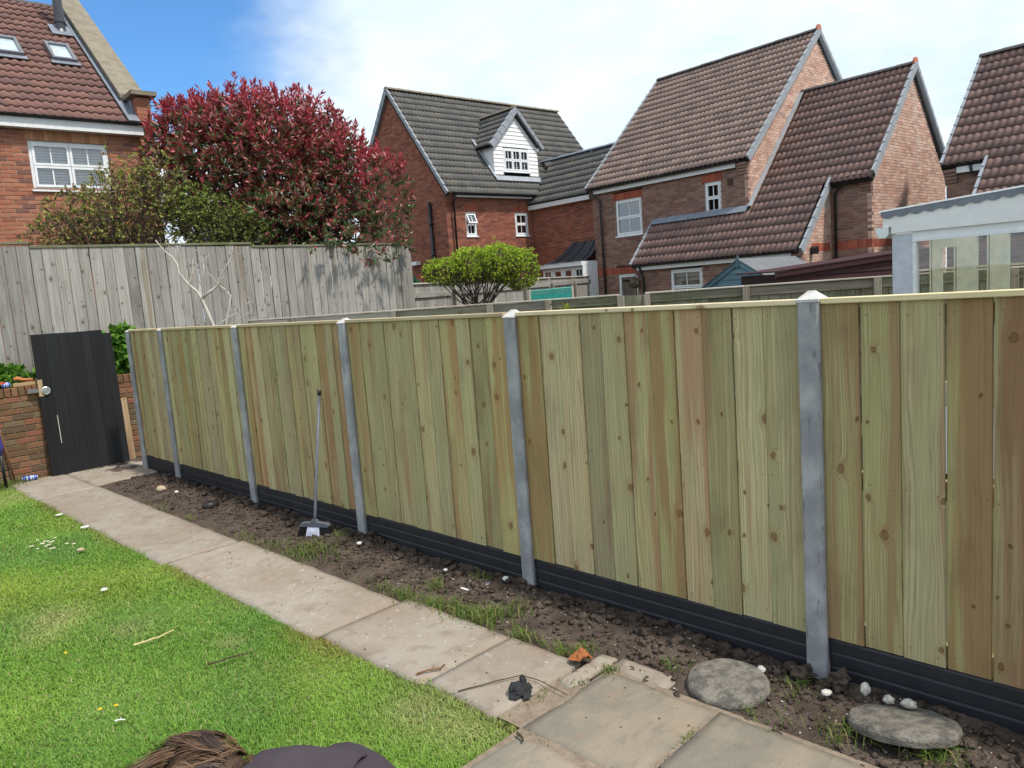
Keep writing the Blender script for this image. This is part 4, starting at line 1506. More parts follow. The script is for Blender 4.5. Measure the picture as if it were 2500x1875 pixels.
brick_wall(H, fr_, [(0, 0.0), (1.5, 0.0), (1.5, 3.98), (0.0, 2.36)], [], PAL_BROWN_SUNLIT, 'pink', M['brick_pale'], mortar='mortar_sunlit')
soldier(H, fr_, 0.45, 1.40, 2.30, 0.21, PAL_SOLDIER, 0.003, 'band')
q = MB()
q.prism(Frame((17.85, 9.149, 2.33), (1, 0, 0), (0, -1, 0)), [(-0.06, -0.09), (0.06, -0.09), (0.07, 0.05), (0.0, 0.10), (-0.07, 0.05)], 0.0, 0.16)
q.build('flue_cowl', M['gutter'], H)
fu = Frame((18.92, 9.15, 0), (0, -1, 0), (-1, 0, 0))
brick_wall(H, fu, [(0, 0.0), (1.0, 0.0), (1.0, 3.98), (0, 3.98)], [], PAL_BROWN, 'brown', M['brick'])
soldier(H, fu, 0.05, 1.0, 2.30, 0.21, PAL_SOLDIER, 0.003, 'band')
q = MB()
q.fbox(fu, 0.08, 0.72, 3.88, 4.03, 0.08, 0.105)
q.build('fascia', M['fascia'], H)
half_gutter(H, (18.78, 9.12, 4.05), (18.78, 8.2, 4.05), 0.045)
q = MB()
q.tube([(18.78, 8.84, 4.0), (18.80, 8.86, 3.84), (18.86, 9.02, 3.70), (18.87, 9.03, 0.0)], 0.034, 8)
q.build('downpipe', M['gutter'], H, True)
kneeler(H, fu, 0.74, 1.005, 3.96, PAL_BROWN, 4, out=0.03)
fgw = Frame((18.92, 8.15, 0), (1, 0, 0), (0, -1, 0))
brick_wall(H, fgw, [(0, 0.0), (4.75, 0.0), (4.75, 4.05), (2.45, 6.72), (0, 4.05)], [], PAL_BROWN_SUNLIT, 'pink', M['brick_pale'], mortar='mortar_sunlit')
soldier(H, fgw, 0.0, 4.7, 2.30, 0.21, PAL_SOLDIER, 0.003, 'band')
q = MB()
q.prism(Frame((0, 0, 0), (1, 0, 0), (0, 1, 0)), [(19.05, 0.0), (23.5, 0.0), (23.5, 4.0), (21.37, 6.6), (19.05, 4.05)], 8.27, 11.0)
q.prism(Frame((0, 0, 0), (1, 0, 0), (0, 1, 0)), [(17.55, 0.0), (19.04, 0.0), (19.04, 4.05), (17.55, 2.4)], 9.27, 11.0)
q.build('core', M['dark_room'], H)
# hanging wicker ball by the wing
wb_ = thing('wicker_ball', 'dark wicker ball hanging at the corner of the low wing beside the white door', 'ornament', (17.25, 14.17, 1.86), True)
q = MB()
for k in range(9):
    a = k * math.pi / 9
    q.tube([Vector((17.25, 14.17, 1.86)) + Vector((math.cos(a) * math.cos(t_), math.sin(a) * math.cos(t_), math.sin(t_))) * 0.15 for t_ in [2 * math.pi * i / 18 for i in range(19)]], 0.016, 5, False)
for k in range(7):
    a = -1.2 + k * 0.4
    q.tube([Vector((17.25, 14.17, 1.86)) + Vector((math.cos(a) * math.cos(t_), math.cos(a) * math.sin(t_), math.sin(a))) * 0.152 for t_ in [2 * math.pi * i / 18 for i in range(19)]], 0.014, 5, False)
q.build('weave', M['wicker'], wb_)
q = MB()
q.tube([(17.25, 14.17, 2.0), (17.24, 14.17, 2.28)], 0.006, 5)
q.build('cord', M['twig'], wb_)

# --- house at the right edge
H = thing('end_house', 'brown brick house with steep brown tiled roof, cut by the right edge of the picture', 'house', (20.0, 5.5, 0.0), True)
p5 = math.atan2(6.60 - 3.95, 21.37 - 18.8)
r5 = pitched((17.25, 6.56, 3.95 - (18.8 - 17.25) * math.tan(p5)), (0, -1, 0), (math.cos(p5), 0, math.sin(p5)))
S5 = (21.37 - 17.25) / math.cos(p5)
v5 = (18.8 - 17.25) / math.cos(p5)
roof(H, r5, 4.2, S5, PAL_TILE, 'clay', M['tile'], keep=lambda u, v: v > v5 - 0.05 or u > 0.92)
r5u = pitched(r5.p(0, v5), (0, -1, 0), r5.V)
verge(H, r5u, 0.0, S5 - v5, sgn=-1)
verge(H, r5, 0.9, v5, sgn=-1)
ridge_tiles(H, (21.37, 6.58, 6.62), (21.37, 2.4, 6.62), 0.11, M['ridge'])
f5 = Frame((18.92, 6.50, 0), (0, -1, 0), (-1, 0, 0))
brick_wall(H, f5, [(0, 0.0), (4.1, 0.0), (4.1, 3.86), (0, 3.86)], [], PAL_BROWN, 'brown', M['brick'])
q = MB()
q.fbox(f5, 0.24, 0.92, 3.74, 3.90, 0.08, 0.105)
q.build('fascia', M['fascia'], H)
half_gutter(H, (18.78, 6.5, 3.94), (18.78, 5.66, 3.94), 0.045)
q = MB()
q.tube([(18.78, 5.98, 3.88), (18.82, 5.96, 3.72), (18.86, 5.72, 3.62), (18.87, 5.70, 0.0)], 0.034, 8)
q.build('downpipe', M['gutter'], H, True)
kneeler(H, f5, -0.02, 0.23, 3.84, PAL_BROWN, 4, out=0.03)
f5l = Frame((17.42, 5.6, 0), (0, -1, 0), (-1, 0, 0))
brick_wall(H, f5l, [(0, 0.0), (3.2, 0.0), (3.2, 2.3), (0, 2.3)], [], PAL_BROWN, 'brown', M['brick'])
q = MB()
q.prism(Frame((0, 0, 0), (1, 0, 0), (0, 1, 0)), [(19.05, 0.0), (24.0, 0.0), (24.0, 3.8), (21.37, 6.3), (19.05, 3.9)], 2.4, 6.46)
q.build('core', M['dark_room'], H)
# ------------------------------------------------------------------ boards and fences
def board_mesh(w, h, t=0.016, ch=0.003, top_skew=0.0):
    """front at -y, width along x (centred), height along z; front arrises chamfered"""
    a = w / 2
    prof = [(-a, 0), (-a, -t + ch), (-a + ch, -t), (a - ch, -t), (a, -t + ch), (a, 0)]
    n = len(prof)
    ts = [h + top_skew * (x / w) for x, _ in prof]
    V = [(x, y, 0) for x, y in prof] + [(x, y, ts[i]) for i, (x, y) in enumerate(prof)]
    F_ = [tuple(range(n)), tuple(range(2 * n - 1, n - 1, -1))] + [(i, n + i, n + (i + 1) % n, (i + 1) % n) for i in range(n)]
    return V, F_


def put_board(parent, fr, u, v, w, h, m, d=0.0, t=0.016, name='board', lean=0.0, skew=0.0, ch=0.003):
    V, F_ = board_mesh(w, h, t, ch, skew)
    me = mesh_of(name, V, F_, m)
    p = fr.p(u, v, d)
    mm = Matrix.Identity(4)
    ux = (fr.U + fr.V * lean).normalized()
    vz = (fr.V - fr.U * lean).normalized()
    for k in range(3):
        mm[k][0], mm[k][1], mm[k][2], mm[k][3] = ux[k], -fr.N[k], vz[k], p[k]
    return put(name, me, parent, None, m4=mm)


def rail(parent, fr, u0, u1, v0, v1, d0, d1, m, name='rail'):
    """a horizontal timber; its grain runs along the rail"""
    V, F_ = board_mesh(v1 - v0, u1 - u0, d1 - d0, 0.003)
    me = mesh_of(name, V, F_, m)
    p = fr.p(u0, (v0 + v1) / 2, d0)
    mm = Matrix.Identity(4)
    for k in range(3):
        mm[k][0], mm[k][1], mm[k][2], mm[k][3] = -fr.V[k], -fr.N[k], fr.U[k], p[k]
    return put(name, me, parent, None, m4=mm)


# --- the new fence: concrete posts, gravel boards, timber panels (u runs towards the camera)
NF = Frame((3.36, 10.154, 0), (0, -1, 0), (-1, 0, 0))
YL = [10.154, 9.111, 7.211, 5.311, 3.411, 1.511, -0.389]
ZT = [1.79, 1.79, 1.79, 1.79, 1.785, 1.805, 1.80]
NFT = thing('timber_fence', 'new garden fence of fresh greenish boards between grey concrete posts', 'fence', (3.40, 4.9, 0))
for k, y in enumerate(YL):
    u0 = 10.154 - y
    wd_ = 0.100
    q = MB()
    # slotted section: front flange, web, rear flange
    zt = ZT[k]
    e = 0.008
    fl = [(0.0 + e, 0), (wd_ - e, 0), (wd_, -e), (wd_, -0.024), (wd_ - 0.02, -0.030), (wd_ - 0.02, -0.078), (wd_, -0.084), (wd_, -0.11), (0, -0.11), (0, -0.084), (0.02, -0.078), (0.02, -0.030), (0, -0.024), (0, -e)]
    n = len(fl)
    V = [NF.p(u0 + a, -0.35, b) for a, b in fl] + [NF.p(u0 + a, zt - 0.03, b) for a, b in fl]
    q.add(V, [tuple(range(n)), tuple(range(2 * n - 1, n - 1, -1))] + [(i, n + i, n + (i + 1) % n, (i + 1) % n) for i in range(n)])
    sh = q.build('concrete_post', M['post'], NFT)
    q = MB()
    c = [NF.p(u0 - 0.002, zt - 0.03, 0.002), NF.p(u0 + wd_ + 0.002, zt - 0.03, 0.002), NF.p(u0 + wd_ + 0.002, zt - 0.03, -0.112), NF.p(u0 - 0.002, zt - 0.03, -0.112)]
    t_ = 0.020 if k >= 4 else (0.014 if k == 3 else 0.002)
    c2 = [p + Vector((0, 0, 0.012 if k >= 5 else 0.006)) for p in c]
    ap = [NF.p(u0 + wd_ * 0.38, zt + t_, -0.045), NF.p(u0 + wd_ * 0.62, zt + t_, -0.065)]
    q.add(c + c2 + ap, [(0, 1, 5, 4), (1, 2, 6, 5), (2, 3, 7, 6), (3, 0, 4, 7), (4, 5, 9, 8), (5, 6, 9), (6, 7, 8, 9), (7, 4, 8)])
    q.build('pointed_top', M['post_cap'], sh)

known = {3: [5.241, 5.046, 4.859, 4.728, 4.532, 4.389, 4.23, 4.077, 3.901, 3.761, 3.6, 3.44],
         4: [3.324, 3.132, 2.981, 2.815, 2.66, 2.5, 2.338, 2.18, 2.018, 1.852, 1.691, 1.50],
         5: [1.412, 1.249, 1.082, 0.913, 0.743, 0.578, 0.412, 0.248, 0.083, -0.08, -0.24, -0.40]}
G_, T2, B2, O2 = 'new_wood', 'new_wood_tan', 'new_wood_brown', 'new_wood_olive'
kinds = {4: [O2, T2, T2, O2, G_, G_, G_, T2, O2, G_, G_], 5: [O2, O2, O2, B2, B2, O2, B2, O2, B2, O2, B2]}
for k in range(6):
    ya, yb = YL[k] - 0.1, YL[k + 1]
    q = MB()
    for z in (0.20, 0.92, 1.66):
        q.fbox(NF, 10.154 - ya + 0.01, 10.154 - yb - 0.01, z, z + 0.085, -0.092, -0.056)
    Pn = q.build('panel_frame', M['new_wood'], NFT)
    if k in known:
        ed = list(known[k])
        ed[0] = ya + 0.012
        ed[-1] = yb - 0.012
    else:
        ed = [ya + 0.012]
        while ed[-1] - 0.20 > yb:
            ed.append(ed[-1] - random.uniform(0.115, 0.150))
        if ed[-1] - (yb - 0.012) < 0.06:
            ed[-1] = yb - 0.012
        else:
            ed.append(yb - 0.012)
    gap = 0.0068 if k == 5 else 0.0040
    nails = MB()
    for i in range(len(ed) - 1):
        y0, y1 = ed[i], ed[i + 1]
        gp = gap * random.uniform(0.5, 1.4)
        wdt = y0 - y1 - gp
        u = 10.154 - (y0 + y1) / 2
        dep = -0.028 - (0.007 if i % 2 else 0.0) - random.uniform(0, 0.002)
        vb = 0.193 + random.uniform(-0.006, 0.004)
        put_board(Pn, NF, u, vb, wdt, 1.762 - vb, M[kinds[k][i] if k in kinds else random.choice((G_, G_, G_, T2, O2))], dep - 0.015, 0.015, lean=random.uniform(-0.0012, 0.0012))
        for z in (0.24, 0.95, 1.71):
            for s_ in (-1, 1):
                uu = u + s_ * (wdt / 2 - random.uniform(0.015, 0.03))
                zz = z + random.uniform(-0.012, 0.012)
                nails.tube([NF.p(uu, zz, dep - 0.001), NF.p(uu, zz, dep + 0.0012)], 0.0032, 6)
    nails.build('nail', M['rust'], Pn, kind='stuff')
    rail(Pn, NF, 10.154 - ya + 0.004, 10.154 - yb - 0.004, 1.764, 1.789, -0.075, -0.012, M['cap_wood'], 'capping_rail')
    q = MB()
    prof = [(-0.25, -0.040)]
    for z0_ in (-0.25, -0.02, 0.055, 0.125):
        z1_ = {-0.25: -0.02, -0.02: 0.055, 0.055: 0.125, 0.125: 0.190}[z0_]
        prof += [(z0_ + 0.004, -0.040), (z0_ + 0.007, -0.034), (z1_ - 0.012, -0.034), (z1_ - 0.003, -0.040)]
    prof += [(0.190, -0.046), (0.190, -0.078), (-0.25, -0.078)]
    prof = sorted(set(prof[:-2]), key=lambda t_: t_[0]) + prof[-2:]
    n = len(prof)
    ua, ub = 10.154 - ya + 0.002, 10.154 - yb - 0.002
    V = [NF.p(ua, z, d) for z, d in prof] + [NF.p(ub, z, d) for z, d in prof]
    q.add(V, [tuple(range(n)), tuple(range(2 * n - 1, n - 1, -1))] + [(i, n + i, n + (i + 1) % n, (i + 1) % n) for i in range(n)])
    q.build('gravel_board', M['gravel_board'], NFT)

# --- tall weathered fence at the back
WF = Frame((-1.0, 11.7, 0), (1, 0, 0), (0, -1, 0))
T_ = thing('weathered_fence', 'tall grey weathered board fence standing above the brick retaining wall', 'fence', (3.5, 11.7, 1.08), True)
u = 0.0
ttop = lambda u: 2.985 - (u - 2.67) * 0.0172
i = 0
while u < 8.94:
    wd_ = random.uniform(0.125, 0.158)
    if u + wd_ > 8.94:
        wd_ = 8.94 - u
    if wd_ > 0.03:
        put_board(T_, WF, u + wd_ / 2, 1.02, wd_ - random.choice((0.005, 0.006, 0.008, 0.012)), ttop(u + wd_ / 2) - 1.02 - 0.025 + random.uniform(-0.004, 0.003), M['grey_wood'], -0.002 * (i % 2), 0.018, lean=random.uniform(-0.002, 0.002))
    u += wd_
    i += 1
for a in range(3):
    a0, a1 = a * 2.98, (a + 1) * 2.98 - 0.004
    z = ttop((a0 + a1) / 2)
    rail(T_, WF, a0, a1, z - 0.022, z + 0.010, -0.05, 0.032, M['mossy_wood'], 'capping_rail')
    for zz in (1.3, 2.0, 2.7):
        rail(T_, WF, a0, a1, zz, zz + 0.09, -0.085, -0.045, M['grey_wood'])
for a in (0.0, 2.95, 5.95, 8.86):
    put_board(T_, WF, a + 0.04, 0.9, 0.09, ttop(a) - 0.94, M['grey_wood'], -0.18, 0.09, 'post')

# --- neighbour's old fence, rails and posts on this side
A_, B_ = Vector((5.49, 11.57, 0)), Vector((9.87, 3.28, 0))
d_ = (B_ - A_).normalized()
OF = Frame(A_, d_, Vector((d_.y, -d_.x, 0)) if Vector((d_.y, -d_.x, 0)).x < 0 else Vector((-d_.y, d_.x, 0)))
T_ = thing('old_rail_fence', 'low greenish old fence with rails and posts, running across behind the new fence', 'fence', (7.7, 7.4, 0))
u, i = 0.0, 0
LN = 11.6
while u < LN:
    wd_ = random.uniform(0.105, 0.14)
    put_board(T_, OF, u + wd_ / 2, 0.0, wd_ - 0.004, 1.735 + random.uniform(-0.006, 0.006), M['mossy_wood'] if u > 4.0 else M['old_wood'], -0.020, 0.016)
    u += wd_
pu = [0.06, 1.03, 2.75, 4.26, 5.11, 6.11, 6.46, 7.72, 9.25, 10.7, 11.5]
for a, b in zip(pu[:-1], pu[1:]):
    if b - a < 0.5:
        continue
    mm_ = M['bleached_wood'] if a < 2.6 else (M['mossy_wood'] if random.random() < 0.75 else M['old_wood'])
    rail(T_, OF, a + 0.045, b - 0.045, 1.625, 1.735, -0.018, 0.022, mm_)
    rail(T_, OF, a + 0.045, b - 0.045, 0.30, 0.39, -0.018, 0.022, M['old_wood'])
    rail(T_, OF, a - 0.02, b - 0.022, 1.742, 1.762, -0.045, 0.042, M['bleached_wood'], 'capping_rail')
for a in pu:
    put_board(T_, OF, a, -0.1, 0.088, 1.838, M['old_wood'], -0.017, 0.085, 'post', ch=0.006)

# --- farther low fence, from the tall fence to the big house
a_, b_ = f4w((7.98, 12.1, 0)), f4w((18.3, 16.75, 0))
d_ = (b_ - a_).normalized()
LF = Frame(a_, d_, Vector((d_.y, -d_.x, 0)))
T_ = thing('far_low_fence', 'low silvery close-boarded fence in front of the dormer house', 'fence', ((a_ + b_) / 2)[:])
LN = (b_ - a_).length
u = 0.0
while u < LN:
    wd_ = random.uniform(0.12, 0.15)
    put_board(T_, LF, u + wd_ / 2, 0.0, wd_ - 0.004, 2.16 + random.uniform(-0.01, 0.01), M['grey_wood'], -0.02, 0.016)
    u += wd_
for k in range(6):
    a = k * LN / 6
    zr = 1.90 + 0.012 * k
    rail(T_, LF, a + 0.05, a + LN / 6 - 0.05, zr, zr + 0.10, -0.018, 0.03, M['grey_wood'])
    rail(T_, LF, a + 0.05, a + LN / 6 - 0.05, 2.165, 2.19, -0.045, 0.03, M['bleached_wood'], 'capping_rail')
    put_board(T_, LF, a + 0.04, -0.1, 0.10, 2.10, M['old_wood'] if k != 2 else M['bleached_wood'], -0.017, 0.1, 'post')

# --- brick retaining wall behind the black door
T_ = thing('retaining_wall', 'low mossy old brick retaining wall behind the leaning black door', 'wall', (2.2, 11.1, 0))
RW = Frame((0.3, 11.0, 0), (1, 0, 0), (0, -1, 0))
brick_wall(T_, RW, [(0, -0.05), (3.55, -0.05), (3.55, 1.075), (0, 1.075)], [], PAL_OLD, 'old', M['brick_old'], single=lambda u, v: True, mortar='mortar_old')
q = MB()
q.box(0.3, 3.85, 11.102, 11.16, -0.05, 1.07)
q.build('backing', M['mortar'], T_)
n = 46
for k in range(n):
    me = brick_meshes('cop%d' % (k % 3), [PAL_OLD[k % 6]], M['brick_old'], 0.105, 0.16)[0]
    mm = Matrix.Identity(4)
    p = Vector((0.3 + (k + 0.5) * 3.55 / n, 10.992 + random.uniform(-0.004, 0.004), 1.072 + random.uniform(-0.003, 0.003)))
    mm[0][0] = 3.55 / n - 0.009
    for r_ in range(3):
        mm[r_][3] = p[r_]
    put('coping_brick', me, T_, None, m4=mm)

# --- leaning black ledged door
T_ = thing('black_door', 'black painted wooden door leaning against the brick wall', 'door', (2.97, 10.87, 0.0))
T_.rotation_euler = (R(-4.2), R(0.6), 0)
DFm = Frame((2.505, 10.87, 0.012), (1, 0, 0), (0, -1, 0))
u = 0.0
ws = [0.145, 0.15, 0.115, 0.15, 0.12, 0.15, 0.105]
for i, wd_ in enumerate(ws):
    hh = 1.80 if i < 6 else 1.755
    if i == 5:
        hh = 1.80
    put_board(T_, DFm, u + wd_ / 2, 0.0, wd_ - 0.0012, hh + random.uniform(-0.003, 0.002), M['black_wood'], 0.0, 0.022 - 0.001 * (i % 2), ch=0.0015)
    u += wd_
for z in (0.18, 0.86, 1.55):
    rail(T_, DFm, 0.03, 0.90, z, z + 0.12, -0.03, -0.002, M['black_wood'], 'ledge')
put_board(T_, DFm, 0.022, 1.02, 0.055, 0.21, M['raw_wood'], 0.0235, 0.006, 'bare_patch')
q = MB()
c_ = DFm.p(0.075, 1.085, 0.024)
q.tube([c_ + Vector((0.042 * math.cos(a), -0.012, 0.042 * math.sin(a))) for a in [2 * math.pi * i / 20 for i in range(21)]], 0.011, 8, False)
q.tube([c_ + Vector((0, 0.0, 0)), c_ + Vector((0, -0.010, 0))], 0.036, 16)
q.tube([c_ + Vector((0, -0.008, 0)), c_ + Vector((0, -0.026, 0))], 0.015, 12)
q.build('lock_rim', M['steel'], T_)
q = MB()
q.fbox(DFm, -0.115, 0.0, 1.075, 1.125, -0.005, 0.012)
q.build('latch_bolt', M['grey_metal'], T_)
q = MB()
q.fbox(DFm, 0.155, 0.162, 0.40, 0.76, 0.0225, 0.0238)
q.build('scratch', M['pale_stone'], T_)
# plank beside the door
T_ = thing('plank_offcut', 'short weathered plank propped upright between the black door and the fence', 'plank', (3.50, 10.93, 0))
put_board(T_, Frame((3.50, 10.94, 0), (1, 0, 0), (0, -1, 0)), 0, 0.0, 0.085, 0.87, M['raw_wood'], 0, 0.02, lean=0.02)
# ------------------------------------------------------------------ plants
def leaf_mesh(name, P, D, L, Wd, cols, m, fold=0.25, droop=0.0):
    """pointed leaves: base, two side points, tip; P, D (n,3)"""
    n = len(P)
    D = D / np.linalg.norm(D, axis=1, keepdims=True)
    r = rng.normal(size=(n, 3))
    S_ = np.cross(D, r)
    S_ /= np.linalg.norm(S_, axis=1, keepdims=True) + 1e-9
    Nn = np.cross(S_, D)
    L = np.asarray(L).reshape(-1, 1) * np.ones((n, 1))
    Wd = np.asarray(Wd).reshape(-1, 1) * np.ones((n, 1))
    mid = P + D * L * 0.45
    a = mid + S_ * Wd * 0.5 + Nn * Wd * fold
    b = mid - S_ * Wd * 0.5 + Nn * Wd * fold
    tip = P + D * L - Nn * L * droop
    V = np.stack([P, a, tip, b], 1).reshape(-1, 3)
    idx = np.arange(n * 4).reshape(n, 4)
    tri = np.concatenate([idx[:, [0, 1, 2]], idx[:, [0, 2, 3]]], 0).reshape(-1)
    return np_mesh(name, V, tri, 3, m, np.repeat(cols, 4, axis=0))


def in_ellipsoids(n, ells, shell=0.5):
    """points inside a union of ellipsoids, biased to the outside; returns points and outward directions"""
    vol = np.array([e[3] * e[4] * e[5] for e in ells])
    pick = rng.choice(len(ells), n, p=vol / vol.sum())
    d = rng.normal(size=(n, 3))
    d /= np.linalg.norm(d, axis=1, keepdims=True)
    rr = rng.random(n) ** (1 / 3 * shell)
    E_ = np.array(ells)[pick]
    P = E_[:, :3] + d * rr[:, None] * E_[:, 3:]
    out = d / E_[:, 3:]
    out /= np.linalg.norm(out, axis=1, keepdims=True)
    return P, out, rr


def limbs(parent, base, tips, r0, m, name='trunk', stems=1, spread=0.25, seg=6, mid=0.5):
    q = MB()
    base = Vector(base)
    for s in range(stems):
        b = base + Vector((random.uniform(-spread, spread), random.uniform(-spread, spread), 0)) * (1 if stems > 1 else 0)
        mine = tips[s::stems]
        if not len(mine):
            continue
        cen = sum((Vector(t_) for t_ in mine), Vector()) / len(mine)
        fork = b.lerp(cen, mid)
        j = lambda k: Vector((random.uniform(-k, k), random.uniform(-k, k), random.uniform(-k, k)))
        q.tube([b, b.lerp(fork, 0.5) + j(0.05), fork], [r0, r0 * 0.8, r0 * 0.62], 8)
        for t_ in mine:
            t_ = Vector(t_)
            m1 = fork.lerp(t_, 0.45) + j(0.10 * (t_ - fork).length)
            q.tube([fork, m1, t_], [r0 * 0.5, r0 * 0.3, r0 * 0.1], 5)
            for k in range(3):
                e = m1.lerp(t_, random.uniform(0.1, 0.9)) + j(0.22 * (t_ - fork).length + 0.05)
                q.tube([m1.lerp(t_, random.uniform(0, 0.5)), e], [r0 * 0.2, r0 * 0.05], 4)
    return q.build(name, m, parent)


def shrub(name, label, cat, base, ells, ntip, per, L, Wd, colfn, m, shell=0.6, upw=0.5, bark=None, r0=0.05, stems=3, spread=0.2, group=None, nlimb=16, spreadang=(0.4, 1.25), mid=0.5, twigs=0):
    T = thing(name, label, cat, base, group=group)
    P, out, rr = in_ellipsoids(ntip, ells, shell)
    ax = out + np.array([0, 0, upw]) + rng.normal(scale=0.35, size=out.shape)
    ax /= np.linalg.norm(ax, axis=1, keepdims=True)
    PP = np.repeat(P, per, 0)
    AX = np.repeat(ax, per, 0)
    RR = np.repeat(rr, per)
    n = len(PP)
    r = rng.normal(size=(n, 3))
    pr = r - (r * AX).sum(1, keepdims=True) * AX
    pr /= np.linalg.norm(pr, axis=1, keepdims=True)
    th = rng.uniform(spreadang[0], spreadang[1], n)[:, None]
    D = AX * np.cos(th) + pr * np.sin(th)
    off = rng.uniform(-0.5, 0.5, n)[:, None] * AX * L * 1.2
    cols = colfn(PP, RR, n)
    Ls = L * rng.uniform(0.45, 1.35, n)
    me = leaf_mesh('crown', PP + off - np.array(base), D, Ls, Wd * rng.uniform(0.7, 1.2, n), cols, m, 0.2, 0.06)
    o = link(bpy.data.objects.new('crown', me), T)
    tag(o, kind='stuff')
    k = rng.choice(ntip, min(nlimb, ntip), replace=False)
    limbs(T, base, [tuple(P[i]) for i in k], r0, bark or M['bark'], 'trunk', stems, spread, mid=mid)
    if twigs:
        q = MB()
        for i in rng.choice(ntip, twigs, replace=False):
            p = Vector(P[i])
            a = Vector(ax[i])
            q.tube([p - a * L * 3.0 + Vector(rng.normal(scale=0.05, size=3)), p - a * L, p + a * L * 0.6], [0.006, 0.0045, 0.002], 4, False)
        q.build('twigs', bark or M['bark'], T, kind='stuff')
    return T


def lerp3(a, b, t_):
    return a[None, :] * (1 - t_[:, None]) + b[None, :] * t_[:, None]


def col_photinia(P, rr, n):
    c = np.zeros((n, 3))
    t_ = rng.random(n)
    red = lerp3(np.array([0.47, 0.070, 0.090]), np.array([0.26, 0.050, 0.066]), rng.random(n))
    bright = lerp3(np.array([0.66, 0.13, 0.14]), np.array([0.62, 0.30, 0.28]), rng.random(n))
    green = lerp3(np.array([0.040, 0.078, 0.030]), np.array([0.12, 0.19, 0.055]), rng.random(n))
    bronze = lerp3(np.array([0.12, 0.055, 0.03]), np.array([0.16, 0.10, 0.05]), rng.random(n))
    h = (P[:, 2] - 3.0) / 3.2
    # young shoots at the tips are red, older leaves low down and inside are green
    left_ = np.clip((7.4 - P[:, 0]) * 0.12, 0, 0.2)
    pg = np.clip(0.78 - 0.76 * h - 0.12 * (rr > 0.93) + left_, 0.10, 0.9)
    c[:] = red
    c[t_ < 0.25] = bright[t_ < 0.25]
    u = rng.random(n)
    c[u < pg] = green[u < pg]
    w_ = rng.random(n) < 0.18
    c[w_] = bronze[w_]
    return c


ph_e = [(7.5, 13.9, 4.35, 1.70, 1.35, 1.70), (6.7, 14.5, 4.55, 1.05, 0.95, 1.35), (8.4, 12.7, 3.95, 0.85, 0.85, 1.25), (8.0, 13.3, 4.5, 1.35, 1.05, 1.35), (7.6, 12.6, 3.45, 1.25, 0.75, 0.65), (6.5, 14.6, 5.1, 0.55, 0.5, 0.75), (7.2, 14.0, 5.3, 0.9, 0.8, 0.75), (8.75, 11.75, 3.80, 0.50, 0.55, 0.80), (7.35, 11.0, 2.98, 0.62, 0.28, 0.24), (7.85, 10.85, 2.82, 0.42, 0.24, 0.30), (6.75, 11.1, 3.0, 0.5, 0.25, 0.14), (8.3, 10.9, 3.05, 0.3, 0.3, 0.35), (6.25, 15.2, 4.5, 0.6, 0.6, 0.9), (6.4, 15.0, 5.35, 0.6, 0.6, 0.62), (8.3, 12.9, 4.85, 0.6, 0.6, 0.55)]
photinia = shrub('photinia_tree', 'large rounded tree with glossy red and dark green leaves above the tall grey fence', 'tree', (7.5, 13.6, 1.08), ph_e, 4900, 11, 0.122, 0.042, col_photinia, M['leaf'], shell=0.62, upw=0.7, r0=0.07, stems=3, nlimb=40, twigs=250)


# young shoots standing proud of the red crown
PT, PO = [], []
for i in range(230):
    e = ph_e[rng.choice([0, 1, 2, 3, 5, 6, 7])]
    d = rng.normal(size=3)
    d[2] = abs(d[2]) + 0.35
    d /= np.linalg.norm(d)
    p = np.array(e[:3]) + d * np.array(e[3:]) * 1.0
    a_ = d * 0.5 + np.array([0, 0, 0.9]) + rng.normal(scale=0.2, size=3)
    a_ /= np.linalg.norm(a_)
    ln = rng.uniform(0.10, 0.26)
    for k_ in range(14):
        f_ = k_ / 13
        r_ = rng.normal(size=3)
        r_ -= a_ * np.dot(r_, a_)
        r_ /= np.linalg.norm(r_)
        PT.append(p + a_ * ln * f_)
        PO.append(a_ * (0.55 + 0.6 * f_) + r_ * (0.9 - 0.35 * f_))
PT, PO = np.array(PT), np.array(PO)
cs = lerp3(np.array([0.50, 0.05, 0.07]), np.array([0.27, 0.035, 0.055]), rng.random(len(PT)))
ob_ = link(bpy.data.objects.new('young_shoots', leaf_mesh('young_shoots', PT - np.array((7.5, 13.6, 1.08)), PO, 0.115 * rng.uniform(0.6, 1.2, len(PT)), 0.036, cs, M['leaf'], 0.2, 0.05)), photinia)
tag(ob_, kind='stuff')


def col_hazel(P, rr, n):
    a = lerp3(np.array([0.25, 0.30, 0.06]), np.array([0.42, 0.46, 0.11]), rng.random(n))
    b = lerp3(np.array([0.29, 0.19, 0.10]), np.array([0.42, 0.28, 0.16]), rng.random(n))
    c = lerp3(np.array([0.06, 0.08, 0.03]), np.array([0.10, 0.11, 0.05]), rng.random(n))
    t_ = rng.random(n)
    a[t_ < 0.36] = b[t_ < 0.36]
    a[t_ > 0.80] = c[t_ > 0.80]
    return a


